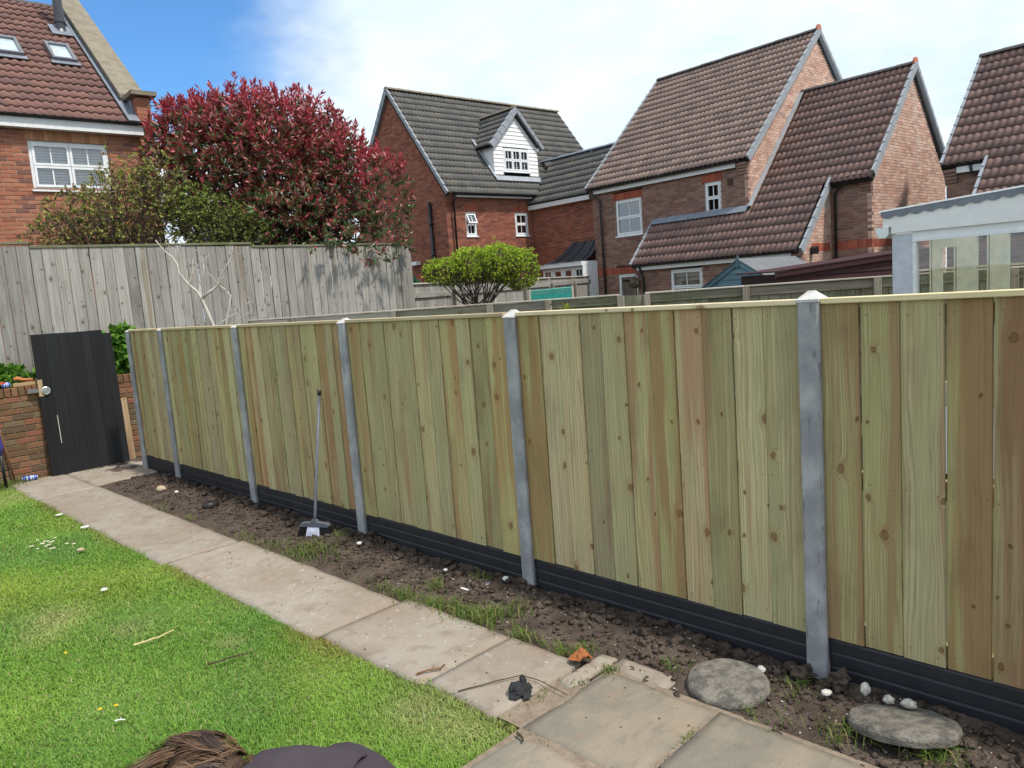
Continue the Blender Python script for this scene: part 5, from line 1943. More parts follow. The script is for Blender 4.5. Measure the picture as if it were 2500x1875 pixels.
hz_e = [(4.85, 13.5, 3.65, 0.85, 0.6, 0.85), (4.35, 14.1, 3.55, 0.75, 0.6, 0.65), (5.25, 13.4, 4.2, 0.5, 0.45, 0.55), (4.72, 13.85, 4.40, 0.16, 0.16, 0.42), (4.95, 13.7, 4.3, 0.2, 0.2, 0.45), (3.95, 14.7, 3.4, 0.5, 0.35, 0.45)]
shrub('contorted_shrub', 'twiggy brown and olive shrub in front of the orange brick house window', 'shrub', (4.7, 13.6, 1.08), hz_e, 1350, 6, 0.060, 0.036, col_hazel, M['leaf_matt'], shell=0.9, upw=0.2, r0=0.05, stems=4, nlimb=60, twigs=700)
hz2 = [(6.0, 13.0, 3.35, 0.72, 0.5, 0.62), (5.75, 13.2, 3.75, 0.5, 0.4, 0.4), (6.4, 12.7, 3.25, 0.45, 0.4, 0.45)]


def col_green2(P, rr, n):
    a = lerp3(np.array([0.17, 0.22, 0.05]), np.array([0.36, 0.42, 0.09]), rng.random(n))
    t_ = rng.random(n)
    d = np.array([0.055, 0.07, 0.028])
    a[t_ < 0.4] = d
    return a


shrub('olive_shrub', 'dark olive shrub tucked under the left side of the red leaved tree', 'shrub', (6.0, 13.0, 1.08), hz2, 1100, 8, 0.055, 0.030, col_green2, M['leaf_matt'], shell=0.7, upw=0.1, r0=0.045, stems=3, nlimb=40, twigs=300)


def col_top(P, rr, n):
    h = np.clip((P[:, 2] - 2.15) / 0.6, 0, 1)
    a = lerp3(np.array([0.29, 0.44, 0.035]), np.array([0.46, 0.58, 0.06]), rng.random(n))
    b = lerp3(np.array([0.10, 0.10, 0.035]), np.array([0.17, 0.13, 0.06]), rng.random(n))
    t_ = rng.random(n)
    k = t_ > (0.55 + 0.5 * h)
    a[k] = b[k]
    return a


tp_e = [(8.85, 10.28, 2.31, 0.42, 0.42, 0.24), (9.2, 9.97, 2.4, 0.5, 0.45, 0.31), (9.55, 9.65, 2.4, 0.46, 0.45, 0.34), (9.8, 9.42, 2.27, 0.36, 0.36, 0.36), (9.55, 9.7, 2.76, 0.05, 0.05, 0.14), (9.15, 10.15, 2.62, 0.14, 0.12, 0.12), (8.67, 10.45, 2.4, 0.16, 0.16, 0.16), (9.9, 9.25, 2.5, 0.14, 0.14, 0.14), (9.65, 9.4, 2.05, 0.2, 0.2, 0.12)]
shrub('clipped_bush', 'clipped flat-topped bush with lime green leaves on bare stems behind the old fence', 'bush', (9.2, 9.95, 0.0), tp_e, 2600, 7, 0.042, 0.025, col_top, M['leaf_matt'], shell=0.55, upw=0.3, r0=0.036, stems=5, spread=0.30, nlimb=30, mid=0.66, twigs=700)


def col_lime(P, rr, n):
    return lerp3(np.array([0.22, 0.33, 0.02]), np.array([0.34, 0.42, 0.03]), rng.random(n))


shrub('lime_conifer', 'bright lime tip of a small conifer showing just above the new fence', 'shrub', (6.9, 5.9, 0.0), [(6.9, 5.9, 1.50, 0.12, 0.12, 0.20), (6.95, 5.85, 1.25, 0.2, 0.2, 0.3)], 420, 6, 0.045, 0.012, col_lime, M['leaf_matt'], shell=0.8, upw=1.4, r0=0.02, stems=1, nlimb=8, spreadang=(0.2, 0.9))


def col_ivy(P, rr, n):
    return lerp3(np.array([0.055, 0.15, 0.018]), np.array([0.14, 0.30, 0.03]), rng.random(n))


shrub('leafy_weeds', 'bright green leafy weeds on the wall to the left of the black door', 'plant', (2.2, 11.3, 1.08), [(2.35, 11.35, 1.30, 0.24, 0.18, 0.12), (2.05, 11.3, 1.22, 0.3, 0.2, 0.1), (2.2, 11.4, 1.38, 0.10, 0.1, 0.08), (1.6, 11.3, 1.2, 0.3, 0.2, 0.12)], 150, 6, 0.085, 0.070, col_ivy, M['leaf_matt'], shell=0.6, upw=0.8, r0=0.008, stems=3, nlimb=12, spreadang=(0.7, 1.5))
shrub('ivy_clump', 'bright green ivy clump between the black door and the first fence post', 'plant', (3.62, 11.25, 1.08), [(3.60, 11.22, 1.45, 0.20, 0.10, 0.33), (3.72, 11.2, 1.6, 0.16, 0.1, 0.26), (3.55, 11.2, 1.25, 0.2, 0.1, 0.13), (3.85, 11.25, 1.4, 0.2, 0.1, 0.3)], 220, 5, 0.085, 0.072, col_ivy, M['leaf_matt'], shell=0.6, upw=-0.3, r0=0.008, stems=3, nlimb=14, spreadang=(0.7, 1.5))


def col_teal(P, rr, n):
    return lerp3(np.array([0.02, 0.14, 0.09]), np.array([0.05, 0.24, 0.16]), rng.random(n))


_p = f4w((13.9, 20.6, 0))
shrub('spiky_plant', 'small blue-green spiky plant by the gable of the dormer house', 'plant', (_p.x, _p.y, 2.05), [(_p.x, _p.y, 2.32, 0.14, 0.14, 0.16)], 30, 9, 0.2, 0.025, col_teal, M['leaf_matt'], shell=0.9, upw=0.9, r0=0.02, stems=1, nlimb=4, spreadang=(0.1, 1.2))

# --- bare dead tree between the fences
DT = {'a': [(4.30, 9.62, 1.1), (4.28, 9.66, 1.77), (4.22, 9.77, 2.11), (4.19, 9.82, 2.21), (4.13, 9.9, 2.3), (4.06, 9.99, 2.46), (4.03, 10.06, 2.67), (3.97, 10.13, 2.75), (3.91, 10.22, 2.9)],
      'b': [(4.22, 9.77, 2.11), (4.25, 9.84, 2.3), (4.29, 9.80, 2.42), (4.32, 9.82, 2.56)],
      'c': [(4.22, 9.77, 2.11), (4.38, 9.64, 2.25), (4.41, 9.63, 2.33), (4.52, 9.50, 2.55), (4.57, 9.46, 2.63), (4.56, 9.44, 2.75)],
      'd': [(4.39, 9.64, 2.29), (4.32, 9.73, 2.44)],
      'e': [(4.33, 9.56, 1.1), (4.39, 9.54, 1.75), (4.49, 9.51, 2.12), (4.43, 9.58, 2.23), (4.39, 9.64, 2.29)],
      'f': [(4.30, 9.60, 1.5), (4.31, 9.62, 1.76), (4.44, 9.51, 1.85), (4.56, 9.4, 1.93), (4.67, 9.31, 2.04)],
      'g': [(4.32, 9.56, 1.6), (4.41, 9.52, 1.73), (4.58, 9.37, 1.85), (4.65, 9.31, 1.91)],
      'h': [(4.13, 9.9, 2.3), (4.21, 9.92, 2.47), (4.25, 9.95, 2.64)],
      'i': [(4.06, 9.99, 2.46), (4.07, 10.02, 2.66), (4.1, 10.01, 2.82)],
      'j': [(4.41, 9.63, 2.33), (4.45, 9.59, 2.36), (4.47, 9.62, 2.42)]}
rad = {'a': 0.027, 'b': 0.013, 'c': 0.018, 'd': 0.008, 'e': 0.020, 'f': 0.013, 'g': 0.011, 'h': 0.008, 'i': 0.007, 'j': 0.006}
T_ = thing('bare_tree', 'bare pale leafless small tree standing in front of the tall grey fence', 'tree', (4.31, 9.6, 0.0))
for k, pts in DT.items():
    if k in 'ae':
        pts = [(4.31, 9.59, -0.05), (4.31, 9.60, 0.6)] + pts
    r0 = rad[k]
    q = MB()
    # resample with small kinks
    fine = []
    for i in range(len(pts) - 1):
        a, b = Vector(pts[i]), Vector(pts[i + 1])
        fine += [a, a.lerp(b, 0.5) + Vector((random.uniform(-.012, .012), random.uniform(-.02, .02), random.uniform(-.01, .01)))]
    fine.append(Vector(pts[-1]))
    q.tube(fine, [r0 * (1 - 0.72 * i / (len(fine) - 1)) for i in range(len(fine))], 7)
    for s in range(4 if k in 'abcfh' else 2):
        i = random.randrange(len(fine) // 2, len(fine))
        e = fine[i] + Vector((random.uniform(-.10, .10), random.uniform(-.08, .08), random.uniform(0.0, .13)))
        q.tube([fine[i], fine[i].lerp(e, .5) + Vector((.01, .01, .01)), e], [0.0045, 0.003, 0.0015], 4)
    q.build('trunk' if k == 'a' else 'branch', M['pale_bark'], T_, True)

# ------------------------------------------------------------------ lawn grass, tufts
def vnoise(x, y, f, s):
    return (np.sin(x * f * 1.7 + s) * np.cos(y * f * 1.3 - s * 2) + np.sin((x * 0.8 + y * 1.1) * f * 2.1 + s * 3) * 0.6 + np.sin((x * 1.3 - y * 0.7) * f * 3.7 + s) * 0.4) / 2.0


def blades(name, X, Y, Z, Hh, Wd, cols, m, lean=0.55):
    n = len(X)
    a = rng.uniform(0, 2 * np.pi, n)
    ln = np.abs(rng.normal(lean, 0.25, n))
    dx, dy = np.cos(a), np.sin(a)
    sx, sy = -dy, dx
    B0 = np.stack([X, Y, Z], 1)
    sd = np.stack([sx, sy, np.zeros(n)], 1) * (Wd / 2)[:, None]
    md = B0 + np.stack([dx * ln * Hh * 0.35, dy * ln * Hh * 0.35, Hh * 0.62], 1)
    tp = B0 + np.stack([dx * ln * Hh * 1.05, dy * ln * Hh * 1.05, Hh * np.clip(1.0 - 0.30 * ln, 0.4, 1)], 1)
    V = np.stack([B0 - sd, B0 + sd, md + sd * 0.8, md - sd * 0.8, tp], 1).reshape(-1, 3)
    i = np.arange(n)[:, None] * 5
    tri = np.concatenate([i + [0, 1, 2], i + [0, 2, 3], i + [3, 2, 4]], 1).reshape(-1)
    C_ = np.repeat(cols, 5, axis=0)
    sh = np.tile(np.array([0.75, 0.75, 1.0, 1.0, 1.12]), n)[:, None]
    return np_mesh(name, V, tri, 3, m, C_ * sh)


def lawn_cols(X, Y, edge):
    n = len(X)
    g1 = np.array([0.165, 0.325, 0.045])
    g2 = np.array([0.285, 0.46, 0.072])
    g3 = np.array([0.11, 0.265, 0.07])
    yl = np.array([0.36, 0.36, 0.06])
    straw = np.array([0.52, 0.46, 0.24])
    brown = np.array([0.30, 0.20, 0.07])
    k = np.clip(0.5 + 0.6 * vnoise(X, Y, 2.1, 1.0) + rng.normal(scale=0.25, size=n), 0, 1)
    c = lerp3(g1, g2, k)
    k2 = np.clip(vnoise(X, Y, 1.4, 4.0) * 1.3 + rng.normal(scale=0.3, size=n), 0, 1)
    c = c * (1 - k2[:, None] * 0.7) + g3 * k2[:, None] * 0.7
    k3 = np.clip(vnoise(X, Y, 1.1, 9.0) * 1.1 - 0.1 + rng.normal(scale=0.25, size=n), 0, 1) * 0.5
    c = c * (1 - k3[:, None]) + yl * k3[:, None]
    # worn, yellowed border along the path and a few pale patches
    ke = np.clip(1 - edge / 0.20, 0, 1) * np.clip(0.55 + vnoise(X, Y, 2.7, 2.0), 0, 1) * (rng.random(n) < 0.75)
    c = c * (1 - ke[:, None]) + brown * ke[:, None]
    for (px, py, pr, ps) in ((1.20, 5.61, 0.17, 0.75), (1.05, 5.35, 0.14, 0.4), (1.45, 5.0, 0.12, 0.4), (1.98, 2.75, 0.16, 0.7), (2.02, 2.45, 0.14, 0.6), (1.75, 4.25, 0.08, 0.5), (1.9, 10.1, 0.3, 0.5)):
        d2 = ((X - px) ** 2 + ((Y - py) * 0.8) ** 2) / pr ** 2
        kk = np.exp(-d2) * ps * (rng.random(n) < 0.8)
        c = c * (1 - kk[:, None]) + straw * kk[:, None]
    dead = rng.random(n) < 0.045
    c[dead] = straw * 0.9
    return c * rng.uniform(0.8, 1.2, n)[:, None]


def scatter_lawn(n, y0, y1, xl0=None):
    Y = rng.uniform(y0, y1, n)
    xe = np.array([lawn_edge(y) for y in np.linspace(2.2, 11, 400)])
    E_ = np.interp(Y, np.linspace(2.2, 11, 400), xe)
    lo = np.maximum(0.145 * Y - 0.25, -0.1)
    X = lo + (E_ - lo) * rng.random(n)
    return X, Y, E_ - X


Xs, Ys, Es = [], [], []
for n, y0, y1 in ((105000, 2.285, 4.6), (80000, 4.6, 7.2), (60000, 7.2, 10.80)):
    a, b, e = scatter_lawn(n, y0, y1)
    Xs.append(a)
    Ys.append(b)
    Es.append(e)
X, Y, E_ = np.concatenate(Xs), np.concatenate(Ys), np.concatenate(Es)
far = np.clip((Y - 3.0) / 6.0, 0, 1)
Hh = rng.uniform(0.016, 0.040, len(X)) * (1 + 0.35 * vnoise(X, Y, 3.0, 5.0))
thin = (E_ < 0.05) & (rng.random(len(X)) < 0.35)
Hh[thin] *= 0.6
Wd = rng.uniform(0.0028, 0.0048, len(X)) * (1 + 0.8 * far)
Z = np.full(len(X), -0.016)
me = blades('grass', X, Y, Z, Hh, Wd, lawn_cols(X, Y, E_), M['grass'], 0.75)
g_ = link(bpy.data.objects.new('grass', me))
tag(g_, 'short green lawn grass beside the concrete path', 'grass', kind='stuff')
# tufts in the soil and the path edge
Xs, Ys, Hs = [], [], []
for cx, cy, sx, sy, n, h in ((2.76, 6.05, 0.05, 0.25, 220, 0.05), (2.85, 5.35, 0.10, 0.22, 700, 0.07), (2.98, 5.28, 0.06, 0.1, 160, 0.09), (3.20, 5.33, 0.03, 0.05, 110, 0.10), (2.78, 3.95, 0.04, 0.22, 420, 0.06), (2.82, 3.45, 0.05, 0.22, 900, 0.075), (2.90, 3.25, 0.05, 0.06, 260, 0.08), (2.99, 3.85, 0.03, 0.04, 110, 0.10), (3.05, 3.15, 0.06, 0.06, 160, 0.08), (3.23, 3.68, 0.03, 0.04, 110, 0.09), (2.81, 2.86, 0.03, 0.05, 150, 0.07), (2.82, 2.58, 0.03, 0.06, 170, 0.06), (2.88, 2.50, 0.04, 0.03, 140, 0.07), (2.80, 2.27, 0.03, 0.03, 130, 0.05), (3.02, 2.02, 0.04, 0.04, 60, 0.06), (2.90, 1.50, 0.05, 0.08, 90, 0.05), (2.96, 1.18, 0.06, 0.05, 150, 0.07), (3.03, 0.86, 0.05, 0.05, 220, 0.09), (2.72, 7.9, 0.05, 0.15, 140, 0.04), (2.76, 7.2, 0.03, 0.06, 70, 0.05), (3.18, 1.47, 0.05, 0.03, 110, 0.07), (2.62, 2.33, 0.06, 0.03, 80, 0.03), (2.40, 2.37, 0.08, 0.02, 90, 0.03), (2.16, 2.1, 0.008, 0.15, 70, 0.02), (2.3, 1.665, 0.12, 0.008, 60, 0.02), (2.55, 1.665, 0.05, 0.008, 60, 0.03), (2.95, 10.75, 0.10, 0.04, 130, 0.05), (2.05, 10.9, 0.12, 0.06, 500, 0.10), (1.85, 10.7, 0.2, 0.1, 500, 0.08), (2.42, 10.93, 0.06, 0.03, 120, 0.06), (2.95, 1.72, 0.03, 0.05, 60, 0.05)):
    n = int(n * 0.62)
    Xs.append(rng.normal(cx, sx, n))
    Ys.append(rng.normal(cy, sy, n))
    Hs.append(rng.uniform(0.4, 1.1, n) * h)
X, Y, Hh = np.concatenate(Xs), np.concatenate(Ys), np.concatenate(Hs)
cl = lerp3(np.array([0.075, 0.15, 0.025]), np.array([0.17, 0.24, 0.04]), rng.random(len(X)))
dd = rng.random(len(X)) < 0.16
cl[dd] = np.array([0.32, 0.26, 0.12])
me = blades('grass_tufts', X, Y, np.full(len(X), -0.005), Hh, rng.uniform(0.003, 0.0055, len(X)), cl, M['grass'], 0.8)
tag(link(bpy.data.objects.new('grass_tufts', me)), 'scattered weedy grass tufts in the soil strip along the path', 'grass', kind='stuff')

# soil clods and shell fragments
def scatter_lumps(name, n, xf, yf, sf, m, label, cat, seeds=6, z=0.0, sub=1, flat=0.6):
    protos = []
    for s in range(seeds):
        vs, fs = lump(1, 0.8, flat, s + n * 0.01, sub, 1.15, 2.3)
        protos.append((np.array([list(v) for v in vs]), np.array(fs)))
    Vs, Ls, o = [], [], 0
    for i in range(n):
        pv, pf = protos[i % seeds]
        s = sf()
        a = random.uniform(0, 6.28)
        x, y = xf(), yf()
        ca, sa = math.cos(a), math.sin(a)
        R_ = np.array([[ca, -sa, 0], [sa, ca, 0], [0, 0, 1]])
        Vs.append(pv @ R_.T * s + np.array([x, y, z + soil_h(x, y) + s * flat * 0.25]))
        Ls.append(pf + o)
        o += len(pv)
    me = np_mesh(name, np.concatenate(Vs), np.concatenate(Ls).reshape(-1), 3, m)
    return tag(link(bpy.data.objects.new(name, me)), label, cat, kind='stuff')


def soil_x():
    return 3.36 - abs(random.gauss(0, 0.27)) if random.random() < 0.75 else random.uniform(2.80, 3.34)


def clip_x():
    while True:
        x = soil_x()
        if 2.80 < x < 3.38:
            return x


scatter_lumps('soil_clods', 3600, clip_x, lambda: random.uniform(0.2, 9.65), lambda: random.choice((0.008, 0.010, 0.012, 0.016, 0.022)) * random.uniform(0.7, 1.3), M['soil'], 'loose dark soil clods along the foot of the new fence', 'soil', z=-0.012, sub=2, seeds=9)
scatter_lumps('soil_clods', 240, lambda: min(3.36, 3.28 + random.gauss(0, 0.06)), lambda: random.uniform(0.2, 9.5), lambda: random.uniform(0.018, 0.042), M['soil'], 'larger dark soil lumps piled against the gravel boards', 'soil', z=-0.008, sub=2, seeds=9)
scatter_lumps('stone_chips', 620, clip_x, lambda: random.uniform(0.4, 4.2) if random.random() < 0.75 else random.uniform(4, 9.5), lambda: random.choice((0.002, 0.003, 0.004, 0.006)) * random.uniform(0.7, 1.3), M['chip'], 'small pale stone chips scattered in the soil strip', 'gravel', z=-0.008)
scatter_lumps('brick_crumbs', 160, clip_x, lambda: random.uniform(0.4, 9.0), lambda: random.uniform(0.004, 0.012), M['brick_crumb'], 'reddish stone crumbs scattered in the soil strip', 'gravel', z=-0.008)
scatter_lumps('path_grit', 260, lambda: random.uniform(2.12, 2.74), lambda: random.uniform(1.0, 9.5), lambda: random.uniform(0.002, 0.006), M['soil'], 'crumbs of soil scattered on the concrete path', 'grit', z=0.012)
# ------------------------------------------------------------------ conservatory and sheds
T_ = thing('conservatory', 'white conservatory with glazed side and scalloped grey roof trim, right edge', 'conservatory', (8.1, 1.5, 0))
CF = Frame((7.4, 2.42, 0), (0, -1, 0), (-1, 0, 0))          # side facing the camera, u towards the viewer's right
q = MB()
q.box(7.40, 7.56, 2.25, 2.42, 0.0, 2.16)
q.build('corner_post', M['conc_dash'], T_)
q = MB()
q.fbox(CF, 0.17, 3.4, 2.095, 2.175, -0.10, 0.0)
q.fbox(CF, 0.17, 0.20, 0.6, 2.095, -0.08, 0.004)
q.fbox(CF, 0.17, 3.4, 2.085, 2.11, -0.05, 0.012)
q.fbox(CF, 0.17, 3.4, 0.0, 0.6, -0.10, 0.0)
q.build('side_frame', M['upvc'], T_)
for a in (1.35, 2.4):
    q = MB()
    q.fbox(CF, a, a + 0.07, 0.6, 2.09, -0.08, 0.004)
    q.build('mullion', M['cream'], T_)
for a, b in ((0.20, 1.35), (1.42, 2.4), (2.47, 3.4)):
    q = MB()
    q.add([CF.p(a, 0.6, -0.04), CF.p(b, 0.6, -0.04), CF.p(b, 2.09, -0.04), CF.p(a, 2.09, -0.04)], [(0, 1, 2, 3)])
    q.build('pane', M['clear_glass'], T_)
# raking fascia
tk = (2.44 - 2.37) / 1.07
q = MB()
q.prism(CF, [(-0.07, 2.235), (0.0, 2.235), (0.0, 2.178), (3.4, 2.178), (3.4, 2.37 + 3.4 * tk - 0.005), (-0.07, 2.365)], -0.06, 0.022)
q.build('fascia', M['clapboard'], T_)
# scalloped trim
pts = []
sc_ = 0.118
k = -0.08
while k < 3.4:
    for j in range(7):
        uu = k + sc_ * j / 6
        pts.append((uu, 2.365 + uu * tk - 0.030 - 0.022 * math.sin(math.pi * j / 6)))
    k += sc_
poly = [(-0.085, 2.375)] + pts + [(pts[-1][0], 2.375 + pts[-1][0] * tk)]
q = MB()
q.prism(CF, poly, 0.024, 0.034)
q.build('scalloped_trim', M['lead'], T_)
q = MB()
q.prism(CF, [(-0.10, 2.372), (3.4, 2.372 + 3.4 * tk), (3.4, 2.384 + 3.4 * tk), (-0.10, 2.384)], -1.75, 0.05)
q.build('roof', M['polycarbonate'], T_)
q = MB()
q.prism(Frame((7.36, 2.55, 2.17), (0, -1, 0), (-1, 0, 0)), [(0, 0.065), (0.0, 0.03), (0.025, -0.03), (0.085, -0.03), (0.11, 0.0), (0.11, 0.065)], -1.65, 0.0)
q.build('gutter', M['upvc'], T_)
# far side, cream frames with casements
CB = Frame((8.95, 2.42, 0), (0, -1, 0), (-1, 0, 0))
q = MB()
q.fbox(CB, -0.40, 3.4, 2.13, 2.36, -0.1, 0.0)
q.fbox(CB, -0.40, 3.4, 0.0, 0.6, -0.1, 0.0)
for a, b in ((-0.40, -0.28), (-0.11, -0.03), (0.12, 0.30), (0.42, 0.58), (0.74, 0.92), (1.30, 1.45), (1.9, 2.05), (2.5, 2.65)):
    q.fbox(CB, a, b, 0.6, 2.13, -0.09, 0.0)
q.fbox(CB, -0.03, 0.12, 2.03, 2.13, -0.08, 0.004)
for a, b in ((-0.28, -0.11), (-0.03, 0.12), (0.30, 0.42), (0.58, 0.74), (0.92, 1.30), (1.45, 1.9)):
    q.fbox(CB, a, b, 1.80, 1.82, -0.06, -0.03)
    q.fbox(CB, b - 0.022, b - 0.010, 0.6, 2.13, -0.03, 0.012)
q.build('far_frame', M['cream'], T_)
q = MB()
EF = Frame((7.56, 2.36, 0), Vector((1.39, 0.40, 0)), Vector((0.40, -1.39, 0)))
q.fbox(EF, 0.0, 1.42, 0.0, 0.6, -0.06, 0.0)
q.fbox(EF, 0.0, 1.42, 2.06, 2.16, -0.06, 0.0)
q.fbox(EF, 0.62, 0.72, 0.6, 2.06, -0.06, 0.0)
q.build('end_frame', M['cream'], T_)
q = MB()
q.box(7.45, 8.95, -1.2, 2.3, 0.0, 0.08)
q.build('floor', M['stone_disc'], T_)

# blue playhouse shed
T_ = thing('blue_shed', 'blue timber shed with pale felt roof and pointed finial behind the old fence', 'shed', (15.2, 7.3, 0))
SF = Frame((13.99, 7.43, 0), (0, -1, 0), (-1, 0, 0))
sl = 0.63
hw_ = 0.95
zr = 2.13
z = 0.0
while z < zr - 0.03:
    zt = min(z + 0.12, zr)
    f_ = lambda zz: hw_ if zz < zr - hw_ * sl else max(0.004, (zr - zz) / sl)
    q = MB()
    P = [SF.p(-f_(z), z, 0.014), SF.p(f_(z), z, 0.014), SF.p(f_(zt), zt, 0.0), SF.p(-f_(zt), zt, 0.0), SF.p(-f_(z), z, -0.02), SF.p(f_(z), z, -0.02), SF.p(f_(zt), zt, -0.02), SF.p(-f_(zt), zt, -0.02)]
    q.add(P, [(0, 1, 2, 3), (0, 4, 5, 1), (1, 5, 6, 2), (2, 6, 7, 3), (3, 7, 4, 0)])
    q.build('cladding_board', M['blue_wood'], T_)
    z = zt
for s_ in (-1, 1):
    q = MB()
    e_ = 1.15
    a0, a1 = (0, zr + 0.045), (s_ * e_, zr + 0.045 - e_ * sl)
    q.prism(SF, [(0, zr - 0.055), (0, zr + 0.045), (a1[0], a1[1]), (a1[0], a1[1] - 0.10)] if s_ > 0 else [(a1[0], a1[1] - 0.10), (a1[0], a1[1]), (0, zr + 0.045), (0, zr - 0.055)], 0.02, 0.045)
    q.build('bargeboard', M['blue_wood'], T_)
    q = MB()
    q.prism(SF, [(0, zr + 0.05), (s_ * 1.17, zr + 0.05 - 1.17 * sl), (s_ * 1.17, zr + 0.07 - 1.17 * sl), (0, zr + 0.07)], -2.55, 0.07)
    q.build('roof', M['felt'], T_)
q = MB()
q.prism(SF, [(-0.03, zr - 0.05), (0.0, zr - 0.13), (0.03, zr - 0.05), (0.035, zr + 0.06), (0.0, zr + 0.15), (-0.035, zr + 0.06)], 0.046, 0.062)
q.build('finial', M['blue_wood'], T_)
q = MB()
for y_ in (8.36, 6.48):
    q.box(14.02, 16.5, y_, y_ + 0.02, 0.0, 1.52)
q.build('side_wall', M['blue_wood'], T_)

# maroon shed, roof edge only shows
T_ = thing('maroon_shed', 'dark maroon shed with a gently rising roof edge between the blue shed and conservatory', 'shed', (12.9, 5.0, 0))
a_, b_ = Vector((12.06, 5.75, 0)), Vector((13.9, 3.95, 0))
d_ = (b_ - a_).normalized()
MF = Frame(a_, d_, Vector((d_.y, -d_.x, 0)))
LN = (b_ - a_).length
z0_, z1_ = 1.885, 1.885 + (2.04 - 1.88) / 1.945 * LN
q = MB()
q.prism(MF, [(-0.03, z0_ - 0.085), (LN, z1_ - 0.085), (LN, z1_), (-0.03, z0_)], 0.02, 0.05)
q.build('bargeboard', M['maroon_wood'], T_)
q = MB()
q.prism(MF, [(-0.06, z0_), (LN + 0.05, z1_), (LN + 0.05, z1_ + 0.02), (-0.06, z0_ + 0.02)], -1.9, 0.06)
q.build('roof', M['maroon_wood'], T_)
z = 0.0
k = 0
while z < z1_ - 0.05:
    zt = min(z + 0.12, z1_ - 0.02)
    ub = lambda zz: 0.0 if zz < z0_ - 0.02 else min(LN - 0.02, (zz - z0_ + 0.02) / (z1_ - z0_) * LN)
    q = MB()
    P = [MF.p(ub(z), z, 0.014), MF.p(LN, z, 0.014), MF.p(LN, zt, 0.0), MF.p(ub(zt), zt, 0.0), MF.p(ub(z), z, -0.02), MF.p(LN, z, -0.02), MF.p(LN, zt, -0.02), MF.p(ub(zt), zt, -0.02)]
    q.add(P, [(0, 1, 2, 3), (0, 4, 5, 1), (1, 5, 6, 2), (2, 6, 7, 3), (3, 7, 4, 0)])
    q.build('cladding_board', M['maroon_wood'], T_)
    z = zt
q = MB()
q.fbox(MF, 0.0, 0.02, 0.0, z0_ - 0.03, -1.8, -0.02)
q.build('side_wall', M['maroon_wood'], T_)

# teal mesh panel by the far fence
T_ = thing('teal_mesh_panel', 'teal green mesh panel leaning on the far low fence', 'mesh panel', (11.9, 9.9, 0))
q = MB()
tf = Frame((11.25, 10.55, 0), Vector((0.78, -0.62, 0)), Vector((-0.62, -0.78, 0)))
for k in range(31):
    a = k * 0.80 / 30
    q.tube([tf.p(a, 1.0, 0), tf.p(a + 0.03, 1.86 + 0.0008 * k, 0.01)], 0.011, 5)
    q.tube([tf.p(a, 1.86, 0.012), tf.p(a + 0.05, 1.0, -0.012)], 0.011, 5)
for z in (1.0, 1.2, 1.4, 1.6, 1.75, 1.865):
    q.tube([tf.p(0, z, 0), tf.p(0.84, z + 0.02, 0)], 0.014, 5)
q.build('lattice', M['teal'], T_)
q = MB()
q.tube([tf.p(-0.02, 0.0, 0), tf.p(-0.02, 1.90, 0)], 0.025, 6)
q.tube([tf.p(0.86, 0.0, 0), tf.p(0.86, 1.92, 0)], 0.025, 6)
q.build('stake', M['bleached_wood'], T_)

# ------------------------------------------------------------------ garden objects
# broom
T_ = thing('broom', 'grey broom with white and black bristles standing against the fence', 'broom', (3.12, 5.57, 0.0))
bx = Vector((0.13, -0.26, 0)).normalized()
bn = Vector((-bx.y, bx.x, 0))
if bn.x > 0:
    bn = -bn
hb, ht = Vector((3.125, 5.575, 0.135)), Vector((3.315, 5.60, 1.215))
q = MB()
q.tube([hb + Vector((0, 0, -0.02)), hb.lerp(ht, 0.07), hb.lerp(ht, 0.965)], [0.016, 0.0125, 0.0125], 12)
q.build('handle', M['grey_plastic'], T_, True)
q = MB()
q.tube([hb.lerp(ht, 0.962), hb.lerp(ht, 1.0)], [0.015, 0.0155], 12)
q.build('grip', M['black_plastic'], T_, True)
HF = Frame((3.125, 5.575, 0), bx, bn)
q = MB()
q.prism(HF, [(-0.135, 0.095), (0.135, 0.095), (0.14, 0.110), (0.12, 0.125), (0.03, 0.133), (0.018, 0.155), (-0.018, 0.155), (-0.03, 0.133), (-0.12, 0.125), (-0.14, 0.110)], -0.022, 0.022)
q.build('head', M['grey_plastic'], T_)
qs = {'w': MB(), 'b': MB()}
for i in range(46):
    for j in range(4):
        a = -0.132 + 0.264 * i / 45
        fl = a * 0.22
        key = 'w' if -0.062 < a < 0.045 else 'b'
        d = -0.016 + 0.0107 * j
        qs[key].tube([HF.p(a, 0.097, d), HF.p(a + fl + random.uniform(-.002, .002), 0.020 + random.uniform(-.003, .003), d * 1.6 + 0.012)], [0.0032, 0.0020], 4)
qs['w'].build('white_bristles', M['white_bristle'], T_, kind='stuff')
qs['b'].build('black_bristles', M['black_bristle'], T_, kind='stuff')


